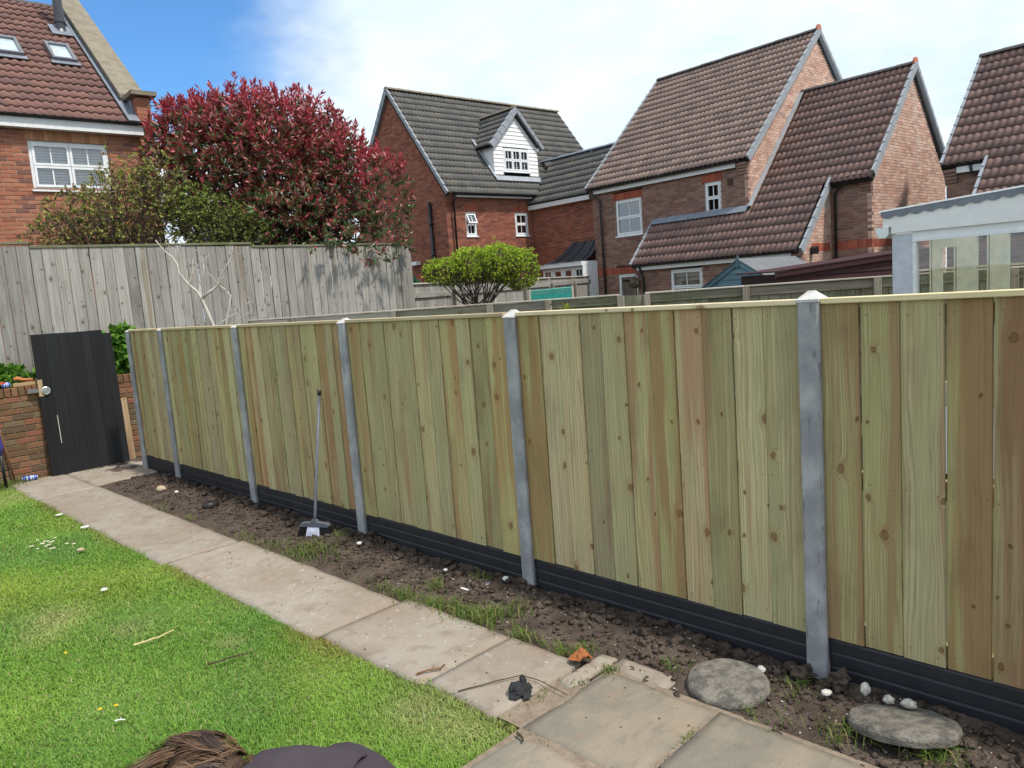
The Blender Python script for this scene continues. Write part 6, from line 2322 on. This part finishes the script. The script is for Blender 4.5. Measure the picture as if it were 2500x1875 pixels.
# round stepping slabs
def disc(base, rad, th, tilt, label, seed):
    T = thing('round_slab', label, 'paving slab', base, group='round stone slabs on the soil')
    n = 40
    prof = [(0.0, th), (0.45, th + 0.002), (0.86, th), (0.965, th - 0.004), (1.0, th - 0.014), (1.01, th * 0.5), (0.985, 0.0), (0.0, 0.0)]
    V, F_ = [], []
    for i, (r_, z) in enumerate(prof):
        for k in range(n):
            a = 2 * math.pi * k / n
            rr = r_ * rad * (1 + 0.016 * mnoise.noise(Vector((math.cos(a) * 2.2 + seed, math.sin(a) * 2.2, 0))) + 0.008 * mnoise.noise(Vector((math.cos(a) * 9 + seed, math.sin(a) * 9, z * 30))))
            x, y = rr * math.cos(a), rr * math.sin(a)
            V.append(Vector((x, y, z + 0.0035 * mnoise.noise(Vector((x * 14, y * 14, seed))))))
    for i in range(len(prof) - 1):
        for k in range(n):
            F_.append((i * n + k, i * n + (k + 1) % n, (i + 1) * n + (k + 1) % n, (i + 1) * n + k))
    o = link(bpy.data.objects.new('disc', mesh_of('disc', V, F_, M['stone_disc'], smooth=False)), T)
    o.rotation_euler = tilt
    return T


disc((3.015, 1.735, -0.002), 0.188, 0.044, (R(3), R(-4), 0), 'round stone slab on the soil left of the biggest post, the lighter one', 1.0)
disc((3.125, 1.00, 0.012), 0.21, 0.046, (R(-2), R(13), 0.3), 'round stone slab tipped on the soil at the right, darker than the other', 5.0)

# crumpled black glove
T_ = thing('black_glove', 'crumpled black work glove lying on the path', 'glove', (2.36, 2.46, 0.014))
g0 = Vector((2.36, 2.46, 0.014))


def limp(pts, rads, flat=0.55, seg=9, seed=0.0):
    q = MB()
    q.tube(pts, rads, seg)
    c = [sum((Vector(p) for p in pts), Vector()) / len(pts)][0]
    for i, v in enumerate(q.v):
        k = mnoise.noise(v * 38 + Vector((seed, seed, seed)))
        q.v[i] = v + Vector((0.006 * k, 0.006 * mnoise.noise(v * 45 + Vector((seed, 3, 1))), 0.006 * k))
        if q.v[i].z < 0.0145:
            q.v[i].z = 0.0145
    return q


bxd = Vector((0.80, -0.60, 0))          # across the picture
byd = Vector((0.60, 0.80, 0))           # away from the viewer
P3 = lambda a, b, z: g0 + bxd * a + byd * b + Vector((0, 0, z))
q = MB()
vs, fs = lump(1, 1, 1, 4.2, 4, 0.0)
V = []
for v in vs:
    a = math.atan2(v.y, v.x)
    k = 1.0 + 0.22 * mnoise.noise(v * 1.6 + Vector((3, 1, 7))) + 0.30 * abs(mnoise.noise(v * 3.1 + Vector((1, 5, 2)))) - 0.12
    fold = 0.010 * mnoise.noise(Vector((v.x * 4.5 + v.y * 2, v.y * 2.0, v.z * 2 + 3)))
    z = 0.020 + v.z * 0.030 * k + (0.018 * max(0, v.z) * max(0.0, v.y + 0.3)) + fold * (0.4 + v.z)
    V.append(P3(v.x * 0.056 * k, v.y * 0.042 * k, max(0.001, z)))
q.add(V, fs)
q.build('palm', M['glove'], T_, True)
limp([P3(0.012, 0.012, 0.030), P3(0.018, 0.024, 0.055), P3(0.012, 0.028, 0.072), P3(0.008, 0.029, 0.080)], [0.020, 0.018, 0.014, 0.007], seed=1).build('finger', M['glove'], T_, True)


def flap(pts, name):
    """a stiff fold of fabric"""
    q = MB()
    n = len(pts)
    q.add([p for p in pts] + [p + Vector((0.002, 0.002, -0.004)) for p in pts], [tuple(range(n)), tuple(range(2 * n - 1, n - 1, -1))] + [(i, (i + 1) % n, n + (i + 1) % n, n + i) for i in range(n)])
    return q.build(name, M['glove'], T_)


flap([P3(-0.062, 0.004, 0.030), P3(-0.040, 0.026, 0.058), P3(-0.010, 0.020, 0.054), P3(0.012, -0.004, 0.050), P3(-0.020, -0.016, 0.042), P3(-0.048, -0.014, 0.034)], 'fold')
flap([P3(0.010, 0.004, 0.050), P3(0.045, 0.016, 0.048), P3(0.060, 0.0, 0.028), P3(0.040, -0.022, 0.022), P3(0.016, -0.012, 0.040)], 'fold')
flap([P3(-0.060, -0.012, 0.016), P3(-0.030, -0.020, 0.034), P3(0.0, -0.040, 0.020), P3(-0.030, -0.050, 0.006), P3(-0.062, -0.034, 0.004)], 'cuff')
flap([P3(0.0, -0.028, 0.030), P3(0.036, -0.022, 0.028), P3(0.046, -0.046, 0.008), P3(0.010, -0.056, 0.006)], 'cuff')

# twigs, leaf, litter
def stick(name, label, pts, r_, m, cat='twig', group=None):
    q = MB()
    pts = [Vector(p) for p in pts]
    fine = []
    for i in range(len(pts) - 1):
        fine += [pts[i], pts[i].lerp(pts[i + 1], 0.5) + Vector((random.uniform(-.004, .004), random.uniform(-.004, .004), random.uniform(0, .003)))]
    fine.append(pts[-1])
    q.tube(fine, [r_ * (1 - 0.5 * i / len(fine)) for i in range(len(fine))], 6)
    for k in range(max(1, len(fine) // 3)):
        a = random.choice(fine[1:-1])
        q.tube([a, a + Vector((random.uniform(-.02, .02), random.uniform(-.02, .02), random.uniform(0.004, .015)))], [r_ * 0.5, r_ * 0.2], 4)
    o = q.build(name, m)
    return tag(o, label, cat, group)


stick('thorny_twig', 'thin dark arched twig lying over the path behind the black glove', [(2.19, 2.72, 0.02), (2.30, 2.66, 0.024), (2.41, 2.60, 0.028), (2.47, 2.565, 0.03), (2.49, 2.48, 0.028), (2.485, 2.38, 0.026), (2.48, 2.27, 0.022)], 0.0032, M['twig'])
stick('twig', 'short dark twig lying in the lawn', [(1.52, 4.02, 0.035), (1.58, 3.99, 0.04), (1.64, 3.98, 0.04), (1.73, 3.95, 0.036)], 0.006, M['twig'])
stick('straw_stalk', 'pale dry stalk lying slantwise in the middle of the lawn', [(1.36, 4.66, 0.026), (1.42, 4.63, 0.034), (1.49, 4.63, 0.03), (1.60, 4.69, 0.018)], 0.0065, M['straw'], 'stalk')
stick('straw_stalk', 'small cream stalk in the lawn near the bottom left', [(0.99, 3.840, 0.03), (1.025, 3.805, 0.032)], 0.0045, M['white_paint_chip'], 'stalk')
stick('root_bundle', 'wisp of brown roots at the lawn edge beside the path', [(2.17, 3.02, 0.02), (2.22, 2.99, 0.03), (2.28, 2.96, 0.024), (2.33, 2.98, 0.02)], 0.006, M['rust'], 'roots')
stick('seed_pod', 'brown knobbly seed pod on the patio slab by the lawn corner', [(2.115, 2.245, 0.022), (2.105, 2.215, 0.024), (2.085, 2.185, 0.022)], 0.007, M['twig'], 'seed pod')
# curled leaf
q = MB()
V, F_ = [], []
lc = Vector((2.775, 2.43, 0.02))
for i in range(9):
    for j in range(5):
        a, b = (i / 8 - .5), (j / 4 - .5)
        w_ = math.cos(a * math.pi) ** 0.7 if abs(a) < 0.5 else 0
        x, y = a * 0.13, b * 0.09 * w_ * (1 + 0.3 * (i % 2))
        z = 0.035 * abs(b) * 2 * w_ + 0.012 * math.sin(a * 9)
        V.append(lc + bxd * x + byd * y + Vector((0, 0, max(z, 0) + 0.004)))
for i in range(8):
    for j in range(4):
        F_.append((i * 5 + j, i * 5 + j + 1, (i + 1) * 5 + j + 1, (i + 1) * 5 + j))
q.add(V, F_)
tag(q.build('dead_leaf', M['dead_leaf'], None, True), 'curled rust brown dead leaf where the path meets the patio', 'leaf')


def stone(name, label, c, r_, m, cat='stone', sub=3, rough=0.3):
    vs, fs = lump(*r_, seed=c[0] * 7 + c[1], sub=sub, rough=rough)
    q = MB()
    q.add([v + Vector(c) for v in vs], fs)
    return tag(q.build(name, m, None, True), label, cat, 'loose stones on the ground' if cat == 'stone' else None)


stone('pebble', 'rounded tan pebble on the soil near the far end of the path', (3.00, 8.60, 0.035), (0.052, 0.058, 0.040), M['tan_stone'], rough=0.15)
stone('pebble', 'small pale pebble just right of the tan pebble at the far end', (3.07, 8.35, 0.02), (0.022, 0.025, 0.017), M['pale_stone'], rough=0.15)
stone('shell_fragment', 'white shell fragment below the post right of the broom', (3.20, 5.05, 0.025), (0.020, 0.022, 0.012), M['white_paint_chip'], 'shell')
stone('chalk_stone', 'white chalk stone against the gravel board right of the biggest post', (3.275, 1.205, 0.055), (0.022, 0.020, 0.030), M['pale_stone'])
stone('chalk_stone', 'flat white chalk stone just right of the biggest post foot', (3.18, 1.34, 0.035), (0.024, 0.022, 0.012), M['pale_stone'])
stone('chalk_stone', 'grey white stone behind the lighter round slab', (3.20, 1.66, 0.035), (0.020, 0.020, 0.016), M['pale_stone'])
stone('chalk_stone', 'rough white lump above the tipped round slab', (3.26, 1.02, 0.055), (0.026, 0.032, 0.020), M['chip'])
stone('chalk_stone', 'knobbly white lump left of the rough lump above the tipped slab', (3.255, 1.10, 0.05), (0.022, 0.024, 0.018), M['chip'])
stone('chalk_stone', 'white stone at the foot of the gravel board, middle panel', (3.30, 3.50, 0.045), (0.020, 0.022, 0.018), M['white_paint_chip'])
stone('chalk_stone', 'small white stone lying in front of the soil lumps, middle panel', (3.22, 4.02, 0.02), (0.015, 0.016, 0.01), M['white_paint_chip'])
stone('soil_lump', 'big dark soil lump against the gravel board right of the biggest post', (3.295, 1.33, 0.05), (0.038, 0.044, 0.034), M['soil'], 'soil lump', sub=4, rough=1.3)
stone('soil_lump', 'big dark soil lump at the foot of the biggest post', (3.29, 1.50, 0.035), (0.040, 0.050, 0.030), M['soil'], 'soil lump', sub=4, rough=1.3)
stone('slate_piece', 'flat dark slate piece in the soil left of the second pointed post', (3.20, 3.62, 0.018), (0.075, 0.06, 0.010), M['grey_metal'], 'slate', rough=0.5)
stone('plant_label', 'thin white plastic strip lying on the soil', (3.07, 3.66, 0.018), (0.010, 0.05, 0.004), M['white_paint_chip'], 'label', rough=0.1)
stone('drain_cover', 'small black curved drain piece half buried in the soil', (3.05, 7.45, 0.015), (0.09, 0.07, 0.045), M['black_plastic'], 'drain', rough=0.2)
stone('white_chip', 'white chip lying in the middle of the lawn', (1.55, 5.80, 0.035), (0.024, 0.016, 0.008), M['white_paint_chip'], 'litter', rough=0.7)
stone('white_chip', 'white chip on the lawn by the far daisies', (1.985, 7.75, 0.035), (0.034, 0.020, 0.010), M['white_paint_chip'], 'litter', rough=0.7)
stone('pink_chip', 'pale pink chip on the lawn right of the daisies', (1.74, 7.0, 0.035), (0.030, 0.025, 0.014), M['tan_stone'], 'litter', rough=0.3)
stone('path_chip', 'pale chip at the left edge of the path, top end', (1.98, 8.55, 0.025), (0.036, 0.028, 0.010), M['pale_stone'], 'litter', rough=0.7)


# daisies and dandelions
def flower(x, y, r_, petal, centre, label, name, cat, group):
    T = thing(name, label, cat, (x, y, 0), group=group)
    h = random.uniform(0.045, 0.06)
    q = MB()
    q.tube([(x, y, -0.01), (x + 0.004, y, h * 0.6), (x, y, h)], 0.0015, 4)
    q.build('stem', M['grass_stem'], T)
    q = MB()
    n = 12
    for k in range(n):
        a = 2 * math.pi * k / n
        c, s = math.cos(a), math.sin(a)
        q.add([Vector((x + c * r_ * .25, y + s * r_ * .25, h + .002)), Vector((x + c * r_ * .7 - s * r_ * .16, y + s * r_ * .7 + c * r_ * .16, h + .004)), Vector((x + c * r_, y + s * r_, h + .001)), Vector((x + c * r_ * .7 + s * r_ * .16, y + s * r_ * .7 - c * r_ * .16, h + .004))], [(0, 1, 2, 3)])
    q.build('petals', petal, T)
    q = MB()
    vs, fs = lump(r_ * .32, r_ * .32, r_ * .2, x, 1, 0.05)
    q.add([v + Vector((x, y, h + .003)) for v in vs], fs)
    q.build('flower_centre', centre, T)


M['grass_stem'] = plain('flower_stem', (0.10, 0.20, 0.03), 0.7, 0.2)
M['daisy'] = plain('daisy_petal', (0.82, 0.82, 0.80), 0.6, 0.2, var=0.03)
M['dandelion'] = plain('dandelion_petal', (0.85, 0.50, 0.02), 0.6, 0.2)
for i in range(16):
    flower(random.gauss(1.60, 0.07), random.gauss(7.38, 0.14), random.uniform(0.013, 0.019), M['daisy'], M['dandelion'], 'white daisy in the small cluster on the far left of the lawn', 'daisy', 'flower', 'daisies clustered in the lawn')
for x, y, l in ((1.05, 4.85, 'yellow dandelion higher up the left side of the lawn'), (0.965, 3.965, 'yellow dandelion, left one of the pair near the bottom left'), (1.035, 3.955, 'yellow dandelion, right one of the pair near the bottom left')):
    flower(x, y, 0.012, M['dandelion'], M['dandelion'], l, 'dandelion', 'flower', 'dandelions in the lawn')

# drink can, spade, stake, oddments on the wall
def can(name, label, p0, p1, r_, body, group=None):
    T = thing(name, label, 'can', tuple(Vector(p0).lerp(Vector(p1), .5)), group=group)
    p0, p1 = Vector(p0), Vector(p1)
    q = MB()
    q.tube([p0.lerp(p1, .04), p0.lerp(p1, .10), p0.lerp(p1, .90), p0.lerp(p1, .96)], [r_ * .8, r_, r_, r_ * .85], 18)
    q.build('body', body, T, True)
    q = MB()
    for a, b in ((.30, .36), (.55, .62), (.70, .74)):
        q.tube([p0.lerp(p1, a), p0.lerp(p1, b)], r_ * 1.012, 18, False)
    q.build('printed_band', M['white_paint_chip'], T, True)
    for a, b in ((0.0, .045), (.955, 1.0)):
        q = MB()
        q.tube([p0.lerp(p1, a), p0.lerp(p1, b)], r_ * .82, 18)
        q.build('rim', M['steel'], T, True)


can('drink_can', 'blue and silver drink can lying at the foot of the brick wall', (2.185, 10.90, 0.048), (2.345, 10.86, 0.048), 0.031, M['blue_print'])
can('drink_can', 'short blue can lying on top of the brick wall', (2.15, 11.06, 1.22), (2.245, 11.06, 1.22), 0.036, M['blue_print'])
T_ = thing('paper_packet', 'black packet with red and yellow top on the brick wall, far left', 'packet', (2.05, 11.06, 1.19))
q = MB()
q.box(1.95, 2.13, 11.03, 11.10, 1.182, 1.235)
q.build('packet_body', M['black_plastic'], T_)
q = MB()
q.box(1.94, 2.14, 11.025, 11.105, 1.237, 1.250)
q.build('yellow_lid', M['yellow_print'], T_)
q = MB()
q.box(2.142, 2.19, 11.03, 11.10, 1.237, 1.262)
q.build('red_flap', M['red_print'], T_)
T_ = thing('trowel_handle', 'orange wooden handled trowel lying on the wall left of the black door', 'trowel', (2.42, 11.08, 1.22))
q = MB()
q.tube([(2.30, 11.10, 1.275), (2.34, 11.10, 1.285), (2.40, 11.09, 1.262), (2.50, 11.06, 1.255)], [0.018, 0.026, 0.018, 0.016], 10)
q.build('handle', M['terracotta'], T_, True)
q = MB()
q.box(2.42, 2.60, 11.05, 11.11, 1.228, 1.240)
q.build('blade', M['rust'], T_)
T_ = thing('timber_offcut', 'brown timber offcut lying flat on top of the brick wall', 'timber', (2.40, 11.07, 1.19))
put_board(T_, Frame((2.27, 11.09, 1.205), (0, 0, 1), (0, -1, 0), (1, 0, 0)), 0, 0, 0.045, 0.36, M['raw_wood'], 0, 0.07)
T_ = thing('garden_fork', 'garden tool with purple and blue shaft leaning at the far left edge', 'garden tool', (1.98, 10.72, 0.0))
q = MB()
q.tube([(1.98, 10.74, 0.0), (1.965, 10.70, 0.42)], 0.019, 10)
q.build('ferrule', M['black_plastic'], T_, True)
q = MB()
q.tube([(1.965, 10.70, 0.42), (1.985, 10.69, 0.52), (1.965, 10.66, 0.66), (1.93, 10.60, 1.05)], [0.021, 0.021, 0.022, 0.020], 10)
q.build('shaft', M['purple_plastic'], T_, True)
q = MB()
q.tube([(1.972, 10.675, 0.70), (1.962, 10.65, 0.82)], 0.0235, 10, False)
q.build('white_sleeve', M['white_paint_chip'], T_, True)
T_ = thing('rusty_rod', 'thin rusty iron rod leaning on the wall beside the purple garden tool', 'rod', (2.11, 10.93, 0))
q = MB()
q.tube([(2.115, 10.93, 0.0), (2.065, 10.95, 0.5), (1.99, 10.975, 1.12)], 0.013, 8)
q.build('rod', M['rust'], T_, True)


# ------------------------------------------------------------------ person crouching at the bottom of the picture
def skin_body(name, nodes, edges, root, m, parent, sub=2):
    me = bpy.data.meshes.new(name)
    keys = list(nodes)
    b = BASE[parent.name]
    me.from_pydata([tuple(Vector(nodes[k][0]) - b) for k in keys], [(keys.index(a), keys.index(c)) for a, c in edges], [])
    o = link(bpy.data.objects.new(name, me), parent)
    sk = o.modifiers.new('skin', 'SKIN')
    sk.use_smooth_shade = True
    if not me.skin_vertices:
        me.attributes
    lay = me.skin_vertices[0].data
    for i, k in enumerate(keys):
        r_ = nodes[k][1]
        lay[i].radius = r_ if isinstance(r_, tuple) else (r_, r_)
        lay[i].use_root = (k == root)
    sd = o.modifiers.new('sub', 'SUBSURF')
    sd.levels = sd.render_levels = sub
    me.materials.append(m)
    return o


PB = Vector((1.02, 1.22, 0.0))
T_ = thing('person', 'person with long brown hair in a charcoal hooded top, crouching at the bottom edge', 'person', tuple(PB))
hd = Vector((-0.59, 0.81, 0)).normalized()            # from hips towards the head
sdv = Vector((0.81, 0.59, 0)).normalized()            # the far side of the body, away from the viewer
hip = Vector((1.08, 1.10, 0.36)) + hd * 0.075
LIFT = 0.040


def bp(a, s, z):
    p = hip + hd * a + sdv * s
    return Vector((p.x, p.y, z + (LIFT if z > 0.45 else 0.0)))


nodes = {'pelvis': (bp(0, 0, 0.40), (0.15, 0.14)), 'waist': (bp(0.14, 0, 0.585), (0.145, 0.125)), 'chest': (bp(0.31, 0, 0.68), (0.165, 0.125)), 'upper': (bp(0.45, 0, 0.735), (0.135, 0.105)), 'neck': (bp(0.57, 0, 0.80), (0.060, 0.060)),
         'shN': (bp(0.44, -0.17, 0.715), 0.075), 'elN': (bp(0.52, -0.24, 0.46), 0.050), 'wrN': (bp(0.66, -0.16, 0.26), 0.034),
         'shF': (bp(0.44, 0.17, 0.715), 0.075), 'elF': (bp(0.52, 0.24, 0.46), 0.050), 'wrF': (bp(0.66, 0.16, 0.26), 0.034)}
edges = [('pelvis', 'waist'), ('waist', 'chest'), ('chest', 'upper'), ('upper', 'neck'), ('upper', 'shN'), ('shN', 'elN'), ('elN', 'wrN'), ('upper', 'shF'), ('shF', 'elF'), ('elF', 'wrF')]
body = skin_body('hooded_top', nodes, edges, 'pelvis', M['fleece'], T_)
for s_, nm in ((-1, 'N'), (1, 'F')):
    nd_ = {'hipj': (bp(0.0, s_ * 0.09, 0.34), 0.105), 'knee': (bp(0.36, s_ * 0.17, 0.36), 0.070), 'shin': (bp(0.22, s_ * 0.16, 0.17), 0.055), 'ankle': (bp(0.06, s_ * 0.15, 0.075), 0.045), 'heel': (bp(0.04, s_ * 0.15, 0.04), 0.04), 'toe': (bp(0.24, s_ * 0.17, 0.035), 0.034)}
    skin_body('leg', nd_, [('hipj', 'knee'), ('knee', 'shin'), ('shin', 'ankle'), ('ankle', 'heel'), ('ankle', 'toe')], 'hipj', M['denim'], T_)
    wr = nodes['wr' + nm][0]
    hn = {'wrist': (wr, 0.026), 'palm': (wr + hd * 0.055 + Vector((0, 0, -0.05)), (0.034, 0.018))}
    he = [('wrist', 'palm')]
    for f_ in range(4):
        o_ = (f_ - 1.5) * 0.019
        b0 = hn['palm'][0] + sdv * o_ + hd * 0.02 + Vector((0, 0, -0.02))
        ln = (0.030, 0.034, 0.032, 0.026)[f_]
        for j in range(3):
            hn['f%d%d' % (f_, j)] = (b0 + hd * ln * (j + 0.4) * 0.8 + Vector((0, 0, -ln * (j + 0.4) * (0.7 + 0.25 * j))), 0.0085 - 0.001 * j)
        he += [('palm', 'f%d0' % f_), ('f%d0' % f_, 'f%d1' % f_), ('f%d1' % f_, 'f%d2' % f_)]
    tb = wr + hd * 0.02 + Vector((0, 0, -0.025)) - sdv * s_ * 0.03
    hn['t0'] = (tb, 0.011)
    hn['t1'] = (tb - sdv * s_ * 0.022 + hd * 0.022 + Vector((0, 0, -0.025)), 0.0095)
    hn['t2'] = (tb - sdv * s_ * 0.025 + hd * 0.045 + Vector((0, 0, -0.045)), 0.0085)
    he += [('wrist', 't0'), ('t0', 't1'), ('t1', 't2')]
    skin_body('hand', hn, he, 'wrist', M['skin'], T_, 1)
# head: skull with brow, nose, chin; looking down and forward
hc = bp(0.705, 0, 0.785)
fwd = (hd * 0.55 + Vector((0, 0, -0.83))).normalized()
upv = (hd * 0.83 + Vector((0, 0, 0.55))).normalized()
q = MB()
V, F_ = [], []
nu, nv = 22, 16
for j in range(nv + 1):
    th = math.pi * j / nv
    for i in range(nu):
        ph = 2 * math.pi * i / nu
        a, b, c = math.sin(th) * math.cos(ph), math.sin(th) * math.sin(ph), math.cos(th)
        x, y, z = a * 0.092, b * 0.072, c * 0.112
        if c < 0:
            y *= 1 + 0.25 * c
            x *= 1 + 0.10 * c
        if a > 0.75 and abs(b) < 0.22 and -0.35 < c < 0.1:
            x += 0.020 * (1 - abs(b) / 0.22) * (1 - abs(c + 0.15) / 0.3)
        if a > 0.5 and 0.05 < c < 0.2 and 0.2 < abs(b) < 0.6:
            x -= 0.006
        if a > 0.5 and -0.62 < c < -0.5 and abs(b) < 0.3:
            x -= 0.004
        V.append(hc + fwd * x + sdv * y + upv * z)
for j in range(nv):
    for i in range(nu):
        F_.append((j * nu + i, j * nu + (i + 1) % nu, (j + 1) * nu + (i + 1) % nu, (j + 1) * nu + i))
q.add(V, F_)
for s_ in (-1, 1):
    q.add([v + hc + sdv * s_ * 0.072 - fwd * 0.005 for v in lump(0.012, 0.010, 0.030, 3, 2, 0.1)[0]], lump(0.012, 0.010, 0.030, 3, 2, 0.1)[1])
hdo = q.build('head', M['skin'], T_, True)
for s_ in (-1, 1):
    q = MB()
    vs, fs = lump(0.011, 0.011, 0.011, 1, 2, 0.0)
    q.add([v + hc + fwd * 0.078 + sdv * s_ * 0.031 + upv * 0.008 for v in vs], fs)
    q.build('eye', M['upvc'], hdo, True)
q = MB()
vs, fs = lump(0.006, 0.022, 0.006, 1, 2, 0.0)
q.add([fwd * v.x + sdv * v.y + upv * v.z + hc + fwd * 0.077 - upv * 0.058 for v in vs], fs)
q.build('mouth', M['red_clay'], hdo, True)
# hair: strips combed from the crown down, loose ends
Vh, Fh, Ch = [], [], []
def skull(p):
    r_ = p - hc
    return Vector((r_.dot(fwd) / 0.100, r_.dot(sdv) / 0.082, r_.dot(upv) / 0.120))


for lk in range(130):
    d = Vector((random.gauss(0, 1), random.gauss(0, 1), random.gauss(0, 1))).normalized()
    if d.dot(fwd) > 0.35:
        continue
    root0 = hc + fwd * d.dot(fwd) * 0.100 + sdv * d.dot(sdv) * 0.082 + upv * d.dot(upv) * 0.120
    v0 = (hd * 0.85 + Vector((0, 0, -0.10)) + sdv * (d.dot(sdv) * 0.3 + random.gauss(0, 0.40)) + Vector((0, 0, min(0.05, random.gauss(-0.05, 0.2))))).normalized()
    ln = random.uniform(0.12, 0.27)
    wv, wf, wa = random.uniform(0, 6), random.uniform(0.5, 1.1), random.uniform(0.10, 0.32)
    f0 = random.random() ** 1.5
    lift = random.uniform(1.0, 1.20)
    rad_ = random.uniform(0.006, 0.014)
    if v0.z > 0.12:
        v0.z = 0.0
    for st in range(44):
        off = Vector((random.gauss(0, 1), random.gauss(0, 1), random.gauss(0, 1))) * rad_ * 0.5
        p = root0 + off
        v = (v0 + Vector((random.gauss(0, .05), random.gauss(0, .05), random.gauss(0, .05)))).normalized()
        f_ = min(1.0, max(0.0, f0 + random.gauss(0, 0.16)))
        col = tuple(a_ * (1 - f_) + b2 * f_ for a_, b2 in zip((0.024, 0.013, 0.009), (0.19, 0.105, 0.055)))
        o0 = len(Vh)
        w_ = random.uniform(0.0007, 0.0015)
        n = 12
        l1 = ln * random.uniform(0.8, 1.1)
        lf = lift + random.uniform(-0.02, 0.04)
        for j in range(n):
            sk_ = skull(p)
            if sk_.length < lf:
                sk_ = sk_.normalized() * lf
                p = hc + fwd * sk_.x * 0.100 + sdv * sk_.y * 0.082 + upv * sk_.z * 0.120
            nrm = (p - hc).normalized()
            sd_ = v.cross(nrm)
            sd_ = sd_.normalized() if sd_.length > 1e-4 else sdv
            ww = w_ * (1 - 0.7 * j / (n - 1))
            Vh += [p - sd_ * ww, p + sd_ * ww]
            Ch += [col, col]
            if j:
                Fh.append((o0 + 2 * j - 2, o0 + 2 * j - 1, o0 + 2 * j + 1, o0 + 2 * j))
            p = p + v * l1 / n
            v = (v + Vector((0, 0, -0.11)) + sd_ * wa * math.sin(wv + j * wf)).normalized()
b_ = BASE[T_.name]
tag(link(bpy.data.objects.new('hair', mesh_of('hair', [v - b_ for v in Vh], Fh, M['hair'], Ch)), T_), kind='stuff')
q = MB()
V, F_ = [], []
for j in range(9):
    th = math.pi * j / 8
    for i in range(18):
        ph = 2 * math.pi * i / 18
        d = Vector((math.sin(th) * math.cos(ph), math.sin(th) * math.sin(ph), math.cos(th)))
        k = -0.3 if d.x > 0.45 else 1.0
        r_ = (1.03 if k > 0 else 0.9)
        V.append(hc + fwd * d.x * 0.094 * r_ + sdv * d.y * 0.076 * r_ + upv * d.z * 0.115 * r_)
for j in range(8):
    for i in range(18):
        F_.append((j * 18 + i, j * 18 + (i + 1) % 18, (j + 1) * 18 + (i + 1) % 18, (j + 1) * 18 + i))
q.add(V, F_)
q.col = None
cap = q.build('hair_cap', M['twig'], T_, True)
# hood lying on the upper back, folded
V, F_ = [], []
n1, n2 = 22, 9
for i in range(n1 + 1):
    a = math.pi * (i / n1) - math.pi / 2
    for j in range(n2 + 1):
        t_ = j / n2
        rr = 0.132 + 0.045 * t_
        al = 0.615 - 0.235 * t_ - 0.03 * math.cos(a) * t_
        z = 0.780 + 0.085 * math.cos(a * 0.92) * (0.94 + 0.08 * math.sin(t_ * math.pi)) - 0.022 * t_ * t_ + 0.014 * mnoise.noise(Vector((a * 3, t_ * 4, 1)))
        V.append(bp(al + 0.012 * mnoise.noise(Vector((a * 2, t_ * 3, 5))), math.sin(a) * rr, z - 0.02))
for i in range(n1):
    for j in range(n2):
        F_.append((i * (n2 + 1) + j, i * (n2 + 1) + j + 1, (i + 1) * (n2 + 1) + j + 1, (i + 1) * (n2 + 1) + j))
q = MB()
q.add(V, F_)
ho = q.build('hood', M['fleece'], T_, True)
so_ = ho.modifiers.new('thick', 'SOLIDIFY')
so_.thickness = 0.014
ss_ = ho.modifiers.new('sub', 'SUBSURF')
ss_.levels = ss_.render_levels = 1
